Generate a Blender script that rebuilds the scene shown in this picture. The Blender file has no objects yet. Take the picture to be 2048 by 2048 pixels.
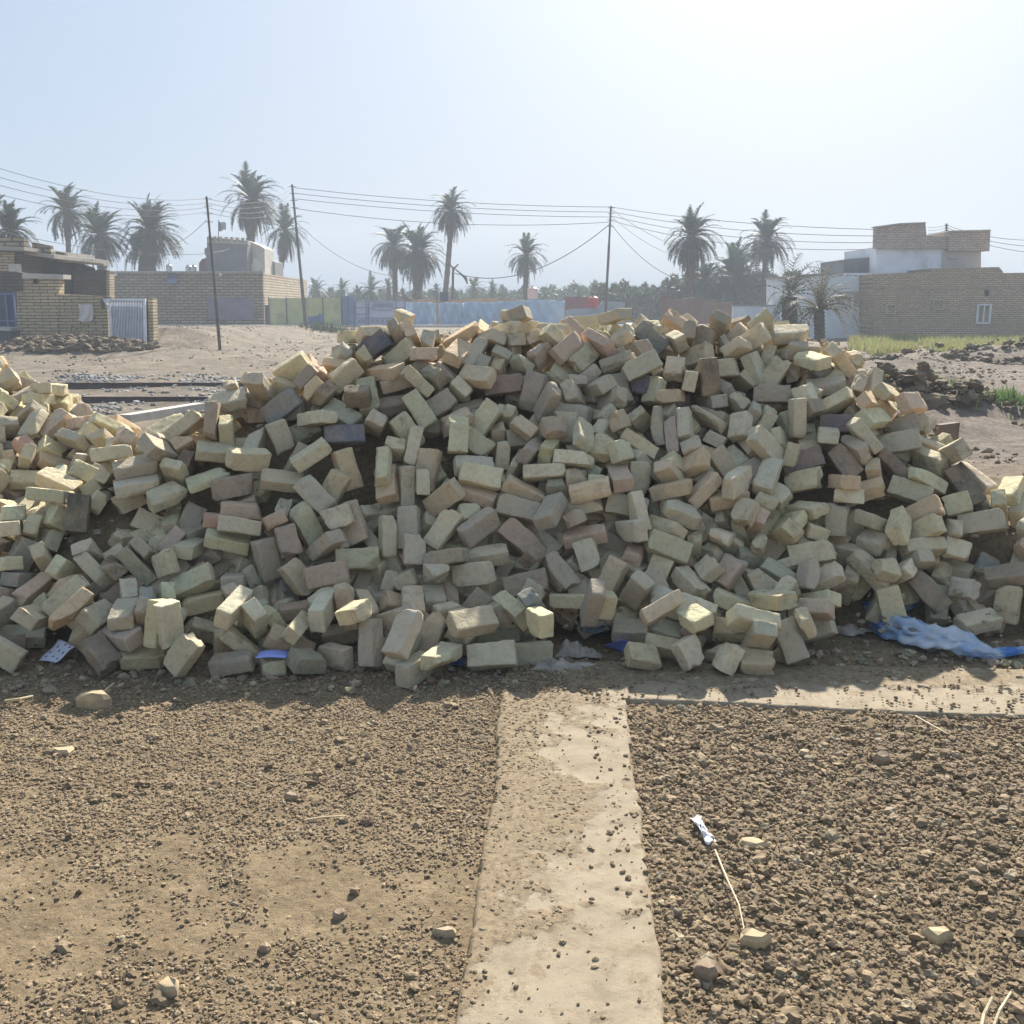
import bpy, math, random, base64, zlib
import numpy as np
from mathutils import Vector, Matrix

# ---------------------------------------------------------------- camera, light
S = bpy.context.scene
COL = S.collection
CH = 1.67; FP = 2048.0; PITCH = math.atan(412/2048)
CP, SP = math.cos(PITCH), math.sin(PITCH)
cam = bpy.data.cameras.new('camera'); camo = bpy.data.objects.new('camera', cam); COL.objects.link(camo)
cam.sensor_width = 36; cam.lens = 36; cam.clip_end = 3000; cam.clip_start = 0.05
camo.location = (0, 0, CH); camo.rotation_euler = (math.pi/2-PITCH, 0, 0)
S.camera = camo
SUN_EL = math.radians(37.0); SUN_AZ = math.radians(15.0)
w = bpy.data.worlds.new("World"); S.world = w; w.use_nodes = True
nt = w.node_tree
sky = nt.nodes.new('ShaderNodeTexSky'); sky.sky_type = 'NISHITA'; sky.sun_disc = False
sky.sun_elevation = SUN_EL; sky.sun_rotation = SUN_AZ
sky.air_density = 1.0; sky.dust_density = 5.0; sky.ozone_density = 1.5; sky.altitude = 0
bg = nt.nodes['Background']; bg.inputs[1].default_value = 0.15
gm = nt.nodes.new('ShaderNodeGamma'); gm.inputs[1].default_value = .05
nt.links.new(sky.outputs[0], gm.inputs[0]); hs = nt.nodes.new('ShaderNodeHueSaturation'); hs.inputs['Saturation'].default_value = 1.5
nt.links.new(gm.outputs[0], hs.inputs['Color']); tn = nt.nodes.new('ShaderNodeMix'); tn.data_type = 'RGBA'; tn.blend_type = 'MULTIPLY'
ad = nt.nodes.new('ShaderNodeMix'); ad.data_type = 'RGBA'; ad.blend_type = 'ADD'; ad.inputs[0].default_value = .030
nt.links.new(tn.outputs[2], ad.inputs[6]); nt.links.new(sky.outputs[0], ad.inputs[7])
tn.inputs[0].default_value = 1.0; tn.inputs[7].default_value = (.425, .555, .735, 1); nt.links.new(hs.outputs[0], tn.inputs[6]); nt.links.new(ad.outputs[2], bg.inputs[0])
sl = bpy.data.lights.new('sun', 'SUN'); slo = bpy.data.objects.new('sun', sl); COL.objects.link(slo)
sl.energy = 2.0; sl.angle = math.radians(0.6); sl.color = (1.0, .93, .82)
sd = Vector((math.sin(SUN_AZ)*math.cos(SUN_EL), math.cos(SUN_AZ)*math.cos(SUN_EL), math.sin(SUN_EL)))
slo.rotation_euler = sd.to_track_quat('Z', 'Y').to_euler(); slo.location = (10, 20, 30)
S.view_settings.view_transform = 'Standard'; S.view_settings.look = 'None'
S.view_settings.exposure = 2.45; S.view_settings.gamma = 1.0
try:
    S.cycles.volume_step_rate = 1.0; S.cycles.volume_bounces = 2; S.cycles.max_bounces = 6; S.cycles.transparent_max_bounces = 8
except Exception: pass

rnd = random.Random(11); rng = np.random.default_rng(11)
def ray(px, py):
    u = (px-1024)/FP; v = (1024-py)/FP
    return (u, CP+v*SP, v*CP-SP)
def at(px, py, Y):
    r = ray(px, py); t = Y/r[1]; return Vector((r[0]*t, Y, CH+r[2]*t))
def gr(px, py, z=0.0):
    r = ray(px, py); t = (z-CH)/r[2]; return Vector((r[0]*t, r[1]*t, z))
def proj(p):
    x, y, z = p[0], p[1], p[2]-CH
    d = y*CP-z*SP
    return 1024+FP*x/d, 1024-FP*(y*SP+z*CP)/d

# ---------------------------------------------------------------- materials
class NT:
    def __init__(s, name):
        s.m = bpy.data.materials.new(name); s.m.use_nodes = True; s.t = s.m.node_tree
        s.b = s.t.nodes['Principled BSDF']; s.b.inputs['Roughness'].default_value = .9
        s.b.inputs['Specular IOR Level'].default_value = .25
    def n(s, typ, **k):
        x = s.t.nodes.new(typ)
        for a, v in k.items(): setattr(x, a, v)
        return x
    def l(s, a, b): s.t.links.new(a, b)
    def coord(s, scale=(1, 1, 1), src='Object'):
        tc = s.n('ShaderNodeTexCoord'); mp = s.n('ShaderNodeMapping'); mp.inputs['Scale'].default_value = scale
        s.l(tc.outputs[src], mp.inputs[0]); return mp.outputs[0]
    def geo(s):
        g = s.n('ShaderNodeNewGeometry'); return g.outputs['Position']
    def noise(s, vec, scale, detail=4, rough=.6, dist=0):
        x = s.n('ShaderNodeTexNoise'); x.inputs['Scale'].default_value = scale; x.inputs['Detail'].default_value = detail
        x.inputs['Roughness'].default_value = rough; x.inputs['Distortion'].default_value = dist
        if vec is not None: s.l(vec, x.inputs['Vector'])
        return x.outputs['Fac']
    def ramp(s, fac, stops):
        r = s.n('ShaderNodeValToRGB'); e = r.color_ramp.elements
        while len(e) < len(stops): e.new(.5)
        for q, (p, c) in zip(e, stops):
            q.position = p; q.color = (*c, 1) if len(c) == 3 else c
        s.l(fac, r.inputs[0]); return r.outputs[0]
    def mix(s, fac, a, b, mode='MIX'):
        x = s.n('ShaderNodeMix', data_type='RGBA', blend_type=mode)
        for v, i in ((fac, 0), (a, 6), (b, 7)):
            if isinstance(v, (int, float)): x.inputs[i].default_value = v
            elif isinstance(v, tuple): x.inputs[i].default_value = (*v, 1)
            else: s.l(v, x.inputs[i])
        return x.outputs[2]
    def math(s, op, a, b=0.0, clamp=False):
        x = s.n('ShaderNodeMath', operation=op); x.use_clamp = clamp
        for i, v in enumerate((a, b)):
            if isinstance(v, (int, float)): x.inputs[i].default_value = v
            else: s.l(v, x.inputs[i])
        return x.outputs[0]
    def col(s, c):
        if isinstance(c, tuple): s.b.inputs['Base Color'].default_value = (*c, 1)
        else: s.l(c, s.b.inputs['Base Color'])
    def bump(s, h, strength=.3, dist=.01):
        b = s.n('ShaderNodeBump'); b.inputs['Strength'].default_value = strength; b.inputs['Distance'].default_value = dist
        s.l(h, b.inputs['Height']); s.l(b.outputs[0], s.b.inputs['Normal'])
BW = [(0, (0, 0, 0)), (1, (1, 1, 1))]
def plain(name, c, var=.25, scale=3.0, rough=.85, stain=None, metallic=0, bump=0.15, bd=.02):
    m = NT(name); v = m.coord()
    f = m.ramp(m.noise(v, scale, 6, .65), [(.3, (0, 0, 0)), (.7, (1, 1, 1))])
    d = tuple(max(0, x*(1-var)) for x in c); e = tuple(min(1, x*(1+var*.6)) for x in c)
    k = m.mix(f, d, e)
    if stain:
        f2 = m.ramp(m.noise(v, scale*.4, 7, .7, .6), [(.52, (0, 0, 0)), (.66, (1, 1, 1))])
        k = m.mix(m.math('MULTIPLY', f2, .75), k, stain)
    m.col(k); m.b.inputs['Roughness'].default_value = rough; m.b.inputs['Metallic'].default_value = metallic
    if bump: m.bump(m.noise(v, scale*5, 5, .6), bump, bd)
    return m.m
def brickwall(name, c1, c2, mortar, bw=.5, rh=.18, ms=.03, stain=(.2, .17, .14), stainamt=.5, axis='xz'):
    m = NT(name); tc = m.n('ShaderNodeTexCoord'); sp = m.n('ShaderNodeSeparateXYZ'); cb = m.n('ShaderNodeCombineXYZ')
    m.l(tc.outputs['Object'], sp.inputs[0])
    if axis == 'xz': m.l(sp.outputs[0], cb.inputs[0])
    else: m.l(sp.outputs[1], cb.inputs[0])
    m.l(sp.outputs[2], cb.inputs[1])
    b = m.n('ShaderNodeTexBrick'); m.l(cb.outputs[0], b.inputs['Vector'])
    b.inputs['Scale'].default_value = 1; b.inputs['Brick Width'].default_value = bw; b.inputs['Row Height'].default_value = rh
    b.inputs['Mortar Size'].default_value = ms; b.inputs['Mortar Smooth'].default_value = .3; b.inputs['Bias'].default_value = 0
    b.inputs['Color1'].default_value = (*c1, 1); b.inputs['Color2'].default_value = (*c2, 1); b.inputs['Mortar'].default_value = (*mortar, 1)
    n1 = m.ramp(m.noise(tc.outputs['Object'], .7, 6, .7), [(.42, (0, 0, 0)), (.66, (1, 1, 1))])
    k = m.mix(m.math('MULTIPLY', n1, stainamt), b.outputs['Color'], stain)
    n2 = m.noise(tc.outputs['Object'], 5.5, 5, .75)
    k = m.mix(.55, k, m.ramp(n2, [(.3, (.35, .35, .35)), (.7, (1.0, 1.0, 1.0))]), 'MULTIPLY')
    m.col(k); m.bump(m.math('SUBTRACT', 1.0, b.outputs['Fac']), .6, .03)
    return m.m

# ---------------------------------------------------------------- helpers
def tag(o, label=None, cat=None, group=None, kind=None):
    if label: o['label'] = label
    if cat: o['category'] = cat
    if group: o['group'] = group
    if kind: o['kind'] = kind
    return o
def empty(name, loc, label=None, cat=None, group=None, rz=0):
    o = bpy.data.objects.new(name, None); COL.objects.link(o); o.location = loc; o.rotation_euler = (0, 0, rz)
    o.empty_display_size = .2
    bpy.context.view_layer.update()
    return tag(o, label, cat, group)
class MB:
    def __init__(s): s.v = []; s.f = []; s.smooth = False
    def add(s, vs, fs):
        k = len(s.v); s.v += [tuple(q) for q in vs]; s.f += [tuple(i+k for i in f) for f in fs]; return s
    def box(s, x0, x1, y0, y1, z0, z1, jit=0):
        vs = [(x, y, z) for x in (x0, x1) for y in (y0, y1) for z in (z0, z1)]
        if jit: vs = [(a+rnd.uniform(-jit, jit), b+rnd.uniform(-jit, jit), c+rnd.uniform(-jit, jit)) for a, b, c in vs]
        return s.add(vs, [(0, 1, 3, 2), (4, 6, 7, 5), (0, 4, 5, 1), (2, 3, 7, 6), (0, 2, 6, 4), (1, 5, 7, 3)])
    def tube(s, pts, rad, n=6, cap=True):
        pts = [Vector(p) for p in pts]
        if not isinstance(rad, (list, tuple)): rad = [rad]*len(pts)
        vs = []; fs = []
        for i, p in enumerate(pts):
            d = (pts[min(i+1, len(pts)-1)]-pts[max(i-1, 0)]).normalized()
            a = d.cross(Vector((0, 0, 1)) if abs(d.z) < .9 else Vector((1, 0, 0))).normalized(); b = d.cross(a)
            for k in range(n):
                t = 2*math.pi*k/n; vs.append(p+(a*math.cos(t)+b*math.sin(t))*rad[i])
        for i in range(len(pts)-1):
            for k in range(n): fs.append((i*n+k, i*n+(k+1) % n, (i+1)*n+(k+1) % n, (i+1)*n+k))
        if cap: fs += [tuple(range(n)), tuple((len(pts)-1)*n+k for k in range(n))]
        return s.add(vs, fs)
    def prism(s, poly, y0, y1):
        """outline poly in (x,z), thick from y0 to y1"""
        n = len(poly); vs = [(x, y0, z) for x, z in poly]+[(x, y1, z) for x, z in poly]
        fs = [tuple(range(n)), tuple(range(2*n-1, n-1, -1))]+[(i, (i+1) % n, n+(i+1) % n, n+i) for i in range(n)]
        return s.add(vs, fs)
    def build(s, name, mat, parent=None, world=True, smooth=False):
        me = bpy.data.meshes.new(name); vs = s.v
        if parent is not None and world:
            mi = parent.matrix_world.inverted(); vs = [tuple(mi @ Vector(q)) for q in vs]
        me.from_pydata(vs, [], s.f); me.materials.append(mat); me.update()
        if smooth: me.shade_smooth()
        o = bpy.data.objects.new(name, me); COL.objects.link(o)
        if parent is not None: o.parent = parent
        return o
def npmesh(name, V, Fq, mat, smooth=True, cattr=None, lattr=None):
    """V (n,3), Fq (m,k) uniform faces; cattr per-vertex colour; lattr per-vertex vector"""
    me = bpy.data.meshes.new(name); n = len(V); m, k = Fq.shape
    me.vertices.add(n); me.vertices.foreach_set('co', np.ascontiguousarray(V, dtype=np.float32).ravel())
    me.loops.add(m*k); me.loops.foreach_set('vertex_index', Fq.astype(np.int32).ravel())
    me.polygons.add(m); me.polygons.foreach_set('loop_start', np.arange(0, m*k, k, dtype=np.int32))
    me.update(calc_edges=True); me.validate()
    me.polygons.foreach_set('use_smooth', np.full(len(me.polygons), smooth))
    if cattr is not None:
        a = me.attributes.new('bcol', 'FLOAT_COLOR', 'POINT'); a.data.foreach_set('color', np.ascontiguousarray(cattr, dtype=np.float32).ravel())
    if lattr is not None:
        a = me.attributes.new('bloc', 'FLOAT_VECTOR', 'POINT'); a.data.foreach_set('vector', np.ascontiguousarray(lattr, dtype=np.float32).ravel())
    me.materials.append(mat)
    o = bpy.data.objects.new(name, me); COL.objects.link(o); return o
_ph = np.random.default_rng(77)
_K = _ph.normal(size=(8, 48, 3)); _K /= np.linalg.norm(_K, axis=2, keepdims=True); _O = _ph.uniform(0, 6.28, (8, 48))
def snoise(x, y, z, freq, octv=4, sd=0):
    """cheap smooth noise, about -1..1, from sums of sines"""
    out = 0; amp = 1; tot = 0
    for o in range(octv):
        for j in range(7):
            q_ = (j+7*(sd % 6)) % 48; K = _K[(sd+o) % 8, q_]; out = out+amp*np.sin(freq*(.7+.09*j)*(K[0]*x+K[1]*y+K[2]*z)*6.28+_O[(sd+o) % 8, q_])
        tot += amp*2.6; freq *= 2.03; amp *= .55
    return out/tot

# ---------------------------------------------------------------- ground
STRIP_V = [gr(*p) for p in [(1003, 1392), (998, 1480), (993, 1570), (985, 1640), (962, 1740), (950, 1850), (925, 1990), (912, 2120), (1335, 2120), (1326, 2010), (1312, 1900), (1300, 1790), (1285, 1680), (1268, 1580), (1256, 1480), (1246, 1402)]]
STRIP_H = [gr(*p) for p in [(1180, 1330), (1020, 1340), (1003, 1393), (1246, 1403), (1400, 1408), (1700, 1425), (1900, 1432), (2100, 1438), (3100, 1462), (3100, 1362), (2050, 1345), (1800, 1340), (1500, 1335)]]
def inpoly(X, Y, poly):
    ins = np.zeros(X.shape, bool); n = len(poly)
    for i in range(n):
        x1, y1 = poly[i][0], poly[i][1]; x2, y2 = poly[(i+1) % n][0], poly[(i+1) % n][1]
        if y1 == y2: continue
        c = ((y1 > Y) != (y2 > Y)) & (X < (x2-x1)*(Y-y1)/(y2-y1)+x1); ins ^= c
    return ins
def polydist(X, Y, poly):
    d = np.full(X.shape, 1e9); n = len(poly)
    for i in range(n):
        a = np.array(poly[i][:2]); b = np.array(poly[(i+1) % n][:2]); ab = b-a
        t = np.clip(((X-a[0])*ab[0]+(Y-a[1])*ab[1])/(ab@ab), 0, 1)
        d = np.minimum(d, np.hypot(X-a[0]-t*ab[0], Y-a[1]-t*ab[1]))
    return d
def terrain(X, Y):
    t = np.clip((Y-44)/26, 0, 1); z = .27*t
    far = np.clip((Y-9)/6, 0, 1)
    z = z+far*(.06*snoise(X, Y, 0*X, .09, 4, 1)+.03*snoise(X, Y, 0*X, .5, 3, 2))*(Y < 69)
    # spoil mounds behind the heap on the right
    for (cx, cy, rx, ry, h) in [(6.2, 16.2, 1.15, .9, .52), (7.6, 15.4, .8, .6, .2), (5.2, 13.5, .9, .5, .22), (15.4, 31, 2.4, 1.0, .55), (11.4, 28.5, 1.6, .9, .4), (8.8, 22, 1.6, .7, .22), (6.4, 10.6, 1.0, .5, .10)]:
        z = z+h*np.exp(-((X-cx)/rx)**2-((Y-cy)/ry)**2)*(1+.5*snoise(X, Y, 0*X, 1.3, 3, 4))
    bx = np.clip((Y-40.2)/.7, 0, 1)*np.clip(-(X+10.6-.02*(Y-40))/2.2, 0, 1); z = z+bx*np.clip(.80-(Y-40.9)*.0245, 0, 1)*(Y < 70)*(1+.04*snoise(X, Y, 0*X, .8, 3, 1))
    # hump along the left track
    for (cx, cy, rx, ry, h) in [(-15.5, 36, 3.2, 1.3, .5), (-9, 30, 3, 1.5, .15)]:
        z = z+h*np.exp(-((X-cx)/rx)**2-((Y-cy)/ry)**2)
    near = np.clip((9-Y)/3, 0, 1)*np.clip((Y+3)/2, 0, 1)
    rough = .006*snoise(X, Y, 0*X, 1.2, 3, 0)+.006*snoise(X, Y, 0*X, 9, 4, 3)
    rough = rough*(1+.6*(X > .55))
    z = z+near*rough
    return z
def graded(lo, fine0, fine1, hi, step, g=1.12):
    c = list(np.arange(fine0, fine1+1e-6, step)); s = step; x = c[-1]
    while x < hi: s *= g; x += s; c.append(x)
    s = step; x = c[0]; pre = []
    while x > lo: s *= g; x -= s; pre.append(x)
    return np.array(pre[::-1]+c)
gx = graded(-150, -3.0, 3.0, 150, .016, 1.06); gy = graded(-14, 1.7, 5.3, 170, .016, 1.035)
X, Y = np.meshgrid(gx, gy); Z = terrain(X, Y)
instr = (inpoly(X, Y, STRIP_V) & (polydist(X, Y, STRIP_V) > .035)) | (inpoly(X, Y, STRIP_H) & (polydist(X, Y, STRIP_H) > .035)); Z = np.where(instr, Z-.03, Z)
def creepfield(X, Y):
    c = 1.25*np.exp(-((X+.10-.05*(Y-3))/.17)**2-((Y-3.4)/.8)**2)+1.0*np.exp(-((X+.22)/.13)**2-((Y-2.45)/.5)**2)+.8*np.exp(-((X-.05)/.3)**2-((Y-4.15)/.18)**2)+0.8*np.exp(-((X-.12)/.15)**2-((Y-3.2)/.3)**2)
    c = c+.85*np.clip((Y-4.22)/.25, 0, 1)*np.clip(1.25-.28*X, .3, 1)
    return c+.30*snoise(X, Y, 0*X, 2.2, 3, 5)+.25*snoise(X, Y, 0*X, 9, 3, 1)-.30
# soil creeps over the left edge of the strip
nx, ny = len(gx), len(gy)
ii = (np.arange(ny-1)[:, None]*nx+np.arange(nx-1)[None]).ravel()
GF = np.stack([ii, ii+1, ii+nx+1, ii+nx], 1)
m = NT('dry_soil'); p = m.geo()
big = m.noise(p, .55, 6, .6, .4); mid = m.noise(p, 4.5, 7, .7); fine = m.noise(p, 42, 6, .75)
k = m.ramp(mid, [(.30, (.165, .118, .069)), (.52, (.275, .205, .122)), (.72, (.38, .295, .185))])
k = m.mix(m.ramp(big, [(.35, (0, 0, 0)), (.65, (1, 1, 1))]), k, m.mix(.6, k, (.32, .243, .148)))
k = m.mix(.75, k, m.ramp(fine, [(.32, (.42, .40, .38)), (.62, (1, 1, 1))]), 'MULTIPLY')
# grey-violet broken ground on the waste land at the right, pale trodden soil at the left
sp = m.n('ShaderNodeSeparateXYZ'); m.l(p, sp.inputs[0])
farm = m.math('MULTIPLY', m.math('SUBTRACT', sp.outputs[1], 8.5), .35, True)
side = m.math('MULTIPLY', m.math('ADD', sp.outputs[0], 0.0), .25, True)
gfar = m.ramp(m.noise(p, 2.2, 9, .8, .8), [(.36, (.085, .066, .052)), (.5, (.165, .13, .102)), (.62, (.29, .235, .18))])
lfar = m.ramp(m.noise(p, .8, 10, .8, .8), [(.38, (.12, .098, .075)), (.52, (.22, .18, .135)), (.64, (.33, .265, .19))])
k = m.mix(farm, k, m.mix(side, lfar, gfar))
m.col(k); m.bump(m.math('ADD', m.noise(p, 30, 8, .8), m.math('MULTIPLY', m.noise(p, 3, 8, .85), m.math('ADD', 1.5, m.math('MULTIPLY', farm, 9.0)))), .8, .02)
SOIL = m.m
g = npmesh('ground', np.stack([X.ravel(), Y.ravel(), Z.ravel()], 1), GF, SOIL); tag(g, 'dry brown soil and trodden clay of the building plot', kind='structure')

# concrete strips (a T of old screed flush with the soil)
m = NT('screed'); p = m.geo(); da = m.n('ShaderNodeAttribute', attribute_name='bcol')
k = m.ramp(m.noise(p, 7, 8, .7, .3), [(.32, (.22, .18, .125)), (.5, (.29, .24, .17)), (.68, (.33, .28, .20))])
k = m.mix(m.ramp(m.noise(p, 5.5, 10, .8, .15), [(.52, (0, 0, 0)), (.60, (1, 1, 1))]), k, (.22, .165, .105))
k = m.mix(m.ramp(m.noise(p, 55, 6, .8), [(.60, (0, 0, 0)), (.68, (1, 1, 1))]), k, (.17, .12, .075))
soil_ = m.ramp(m.noise(p, 38, 6, .75), [(.35, (.14, .105, .066)), (.6, (.265, .205, .13))])
df = m.math('MULTIPLY', m.math('SUBTRACT', m.math('ADD', da.outputs['Fac'], m.math('ADD', m.math('MULTIPLY', m.noise(p, 9, 9, .75, .4), 1.3), m.math('MULTIPLY', m.noise(p, 55, 5, .8), .5))), 1.27), 5.0, True)
k = m.mix(df, k, soil_)
m.col(k); m.bump(m.math('ADD', m.math('MULTIPLY', m.noise(p, 25, 8, .75), .5), m.math('ADD', m.math('MULTIPLY', m.noise(p, 120, 5, .8), .5), m.math('MULTIPLY', df, .5))), .6, .009)
SCREED = m.m
def slab(name, poly, top, label):
    xs = [q[0] for q in poly]; ys = [q[1] for q in poly]
    sx = np.arange(min(xs)-.03, max(xs)+.03, .010); sy = np.arange(min(ys)-.03, max(ys)+.03, .010)
    A, B = np.meshgrid(sx, sy); ins = inpoly(A, B, poly); d = polydist(A, B, poly)
    sgn = np.where(ins, d, -d); edge = sgn+.004-.011*snoise(A, B, 0*A, 4, 5, 2); ins = edge > -.03
    z = top-.05*np.clip(-edge/.012+.25, 0, 1)+.0012*snoise(A, B, 0*A, 1.5, 3, 1)+.0006*snoise(A, B, 0*A, 20, 3, 6)
    cf = creepfield(A, B); dirt = np.clip(cf*1.3+.42, 0, 1); z = z+.004*dirt*(1+.6*snoise(A, B, 0*A, 28, 3, 3))
    n1, n2 = len(sx), len(sy); q = (np.arange(n2-1)[:, None]*n1+np.arange(n1-1)[None]); okq = ins[:-1, :-1] & ins[1:, :-1] & ins[:-1, 1:] & ins[1:, 1:]
    q = q[okq]; Fq = np.stack([q, q+1, q+n1+1, q+n1], 1)
    used = np.unique(Fq); mp = np.full(n1*n2, -1); mp[used] = np.arange(len(used))
    V = np.stack([A.ravel(), B.ravel(), z.ravel()], 1)[used]
    C = np.repeat(dirt.ravel()[used][:, None], 4, 1); o = npmesh(name, V, mp[Fq], SCREED, True, C); return tag(o, label, kind='structure')
slab('path', STRIP_V, .020, 'pale worn concrete strip running towards the brick heap')
slab('path', STRIP_H, .014, 'pale dusty concrete strip running right along the foot of the heap')

# ---------------------------------------------------------------- clods and gravel (countless)
def ico(sub=0):
    import bmesh
    b = bmesh.new(); bmesh.ops.create_icosphere(b, subdivisions=sub+1, radius=1)
    V = np.array([v.co[:] for v in b.verts]); Fc = np.array([[v.index for v in f.verts] for f in b.faces]); b.free(); return V, Fc
ICO0, ICO1 = ico(0), ico(1)
def scatter(name, pts, rad, cols, mat, base, label, flat=.7):
    V0, F0 = base; n = len(pts); nv = len(V0)
    q = rng.normal(size=(n, 3, 3)); Q, _ = np.linalg.qr(q)
    sc = rad[:, None]*rng.uniform(.6, 1.25, (n, 3)); V = V0[None]*(1+.28*rng.normal(size=(n, nv, 1)).clip(-1.6, 1.6)*.8)
    V = np.einsum('nij,nvj->nvi', Q, V*sc[:, None, :]); V[:, :, 2] *= flat; V += pts[:, None, :]
    C = np.concatenate([np.repeat(cols, nv, 0), np.ones((n*nv, 1))], 1)
    Fq = (F0[None]+np.arange(n)[:, None, None]*nv).reshape(-1, 3)
    return npmesh(name, V.reshape(-1, 3), Fq, mat, False, C)
m = NT('clod'); at_ = m.n('ShaderNodeAttribute', attribute_name='bcol'); p = m.geo()
m.col(m.mix(.6, at_.outputs['Color'], m.ramp(m.noise(p, 90, 5, .7), [(.3, (.5, .5, .5)), (.65, (1, 1, 1))]), 'MULTIPLY')); m.bump(m.noise(p, 220, 4, .7), .5, .004)
CLOD = m.m
def samples(n, x0, x1, y0, y1): return rng.uniform(x0, x1, n), rng.uniform(y0, y1, n)
def onstrip(x, y): return inpoly(x, y, STRIP_V) | inpoly(x, y, STRIP_H)
def clodcol(n, dark=1.0):
    a = rng.random((n, 1)); c = np.array([.20, .145, .09])*(1-a)+np.array([.36, .272, .172])*a
    g_ = rng.random((n, 1)) < .06; c = np.where(g_, np.array([.36, .30, .205]), c); return c*dark*rng.uniform(.8, 1.15, (n, 1))
def clodfield(name, n, x0, x1, y0, y1, r0, r1, thr, label, base, keep_strip=.12, dark=1.0, sd=5, powr=2.2):
    x, y = samples(n, x0, x1, y0, y1)
    d = snoise(x, y, 0*x, .8, 4, sd)*.5+.5+.25*snoise(x, y, 0*x, 5, 3, 2); k = rng.random(n) < np.clip((d-thr)*3.5+.35, .06, 1)
    st = onstrip(x, y); cl = np.exp(-((x-.02)/.2)**2-((y-3.3)/.6)**2)+np.exp(-((x+.1)/.2)**2-((y-2.6)/.5)**2)+np.exp(-((x-.1)/.4)**2-((y-4.1)/.25)**2)+.25*np.clip(snoise(x, y, 0*x, 2.5, 3, 4), 0, 1)
    k &= (~st) | (rng.random(n) < keep_strip*.25+np.clip(creepfield(x, y)*2.2+.1, 0, 1)*(r1 < .02))
    # bands of view only
    k &= np.abs(x) < .56*y+1.3
    x, y = x[k], y[k]; st = st[k]; r = r0+(r1-r0)*rng.random(len(x))**powr
    z = np.where(st, .021, terrain(x, y))+r*.22
    o = scatter(name, np.stack([x, y, z], 1), r, clodcol(len(x), dark), CLOD, base, label); return tag(o, label, kind='stuff')
clodfield('gravel', 175000, -4.2, .25, 1.75, 5.0, .0022, .0085, .12, 'fine crumbs and small stones strewn over the soil left of the strip', ICO0)
clodfield('soil_clods', 1700, -3.2, .3, 1.75, 4.9, .010, .022, .45, 'small earth clods on the soil left of the strip', ICO1, .1)
clodfield('soil_clods', 110000, .3, 4.3, 1.75, 4.3, .0025, .011, .02, 'thick layer of crumbled clods right of the strip', ICO0, .25, .92)
clodfield('soil_clods', 7200, .42, 4.2, 1.75, 4.15, .009, .021, .3, 'walnut-sized earth clods right of the strip', ICO1, .03, .95, powr=1.8)
clodfield('gravel', 9000, -4.2, 4.4, 3.9, 5.0, .003, .010, .4, 'crumbs of brick and soil along the foot of the heap', ICO0, .5)
def farfield(name, n, x0, x1, y0, y1, r0, r1, label, cols=None, powr=3):
    x, y = samples(n, x0, x1, y0, y1); k = snoise(x, y, 0*x, .35, 4, 2)+.6*rng.random(n) > .25; x, y = x[k], y[k]
    r = r0+(r1-r0)*rng.random(len(x))**powr; c = clodcol(len(x), .75) if cols is None else cols(len(x))
    return tag(scatter(name, np.stack([x, y, terrain(x, y)+r*.2], 1), r, c, CLOD, ICO0, label), label, kind='stuff')
farfield('rubble', 22000, 2.6, 20, 8.0, 36, .010, .060, 'dark clods and rubble on the waste land behind the heap')
farfield('rubble_chips', 1700, 3.0, 19, 9, 34, .015, .05, 'pale broken chips littering the waste land at the right', lambda n: rng.uniform(.4, .75, (n, 1))*np.array([1, .96, .9]))
farfield('track_ballast', 9000, -14, 0, 15.5, 25, .02, .06, 'grey crushed stone ballast around the rails', lambda n: rng.uniform(.16, .5, (n, 1))*np.array([1, .97, .94]), 1.2)
farfield('soil_crumbs', 7000, -26, 2, 24, 66, .012, .06, 'grey-brown clods and litter on the trodden ground and bank behind the rails', None, 2.5)
# spoil heap lumps
def lumps(cx, cy, rx, ry, n, r0, r1, name, label, dark=.6):
    a = rng.uniform(0, 6.28, n); q = np.sqrt(rng.random(n)); x = cx+rx*q*np.cos(a); y = cy+ry*q*np.sin(a)
    r = r0+(r1-r0)*rng.random(n)**2; tag(scatter(name, np.stack([x, y, terrain(x, y)+r*.3], 1), r, clodcol(n, dark), CLOD, ICO1, label), label, kind='stuff')
lumps(6.2, 16.1, 1.3, .9, 420, .03, .15, 'spoil_lumps', 'heap of dark lumpy spoil between the brick heap and the green weeds', .62)
lumps(13.5, 30, 4.2, 1.6, 420, .04, .16, 'spoil_lumps', 'low dark spoil lumps in front of the yellow-green grass', .55)
lumps(-15.3, 35.7, 3.0, 1.3, 420, .05, .22, 'spoil_lumps', 'grey earth and rubbish heaped before the yellow brick wall', .6)


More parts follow.
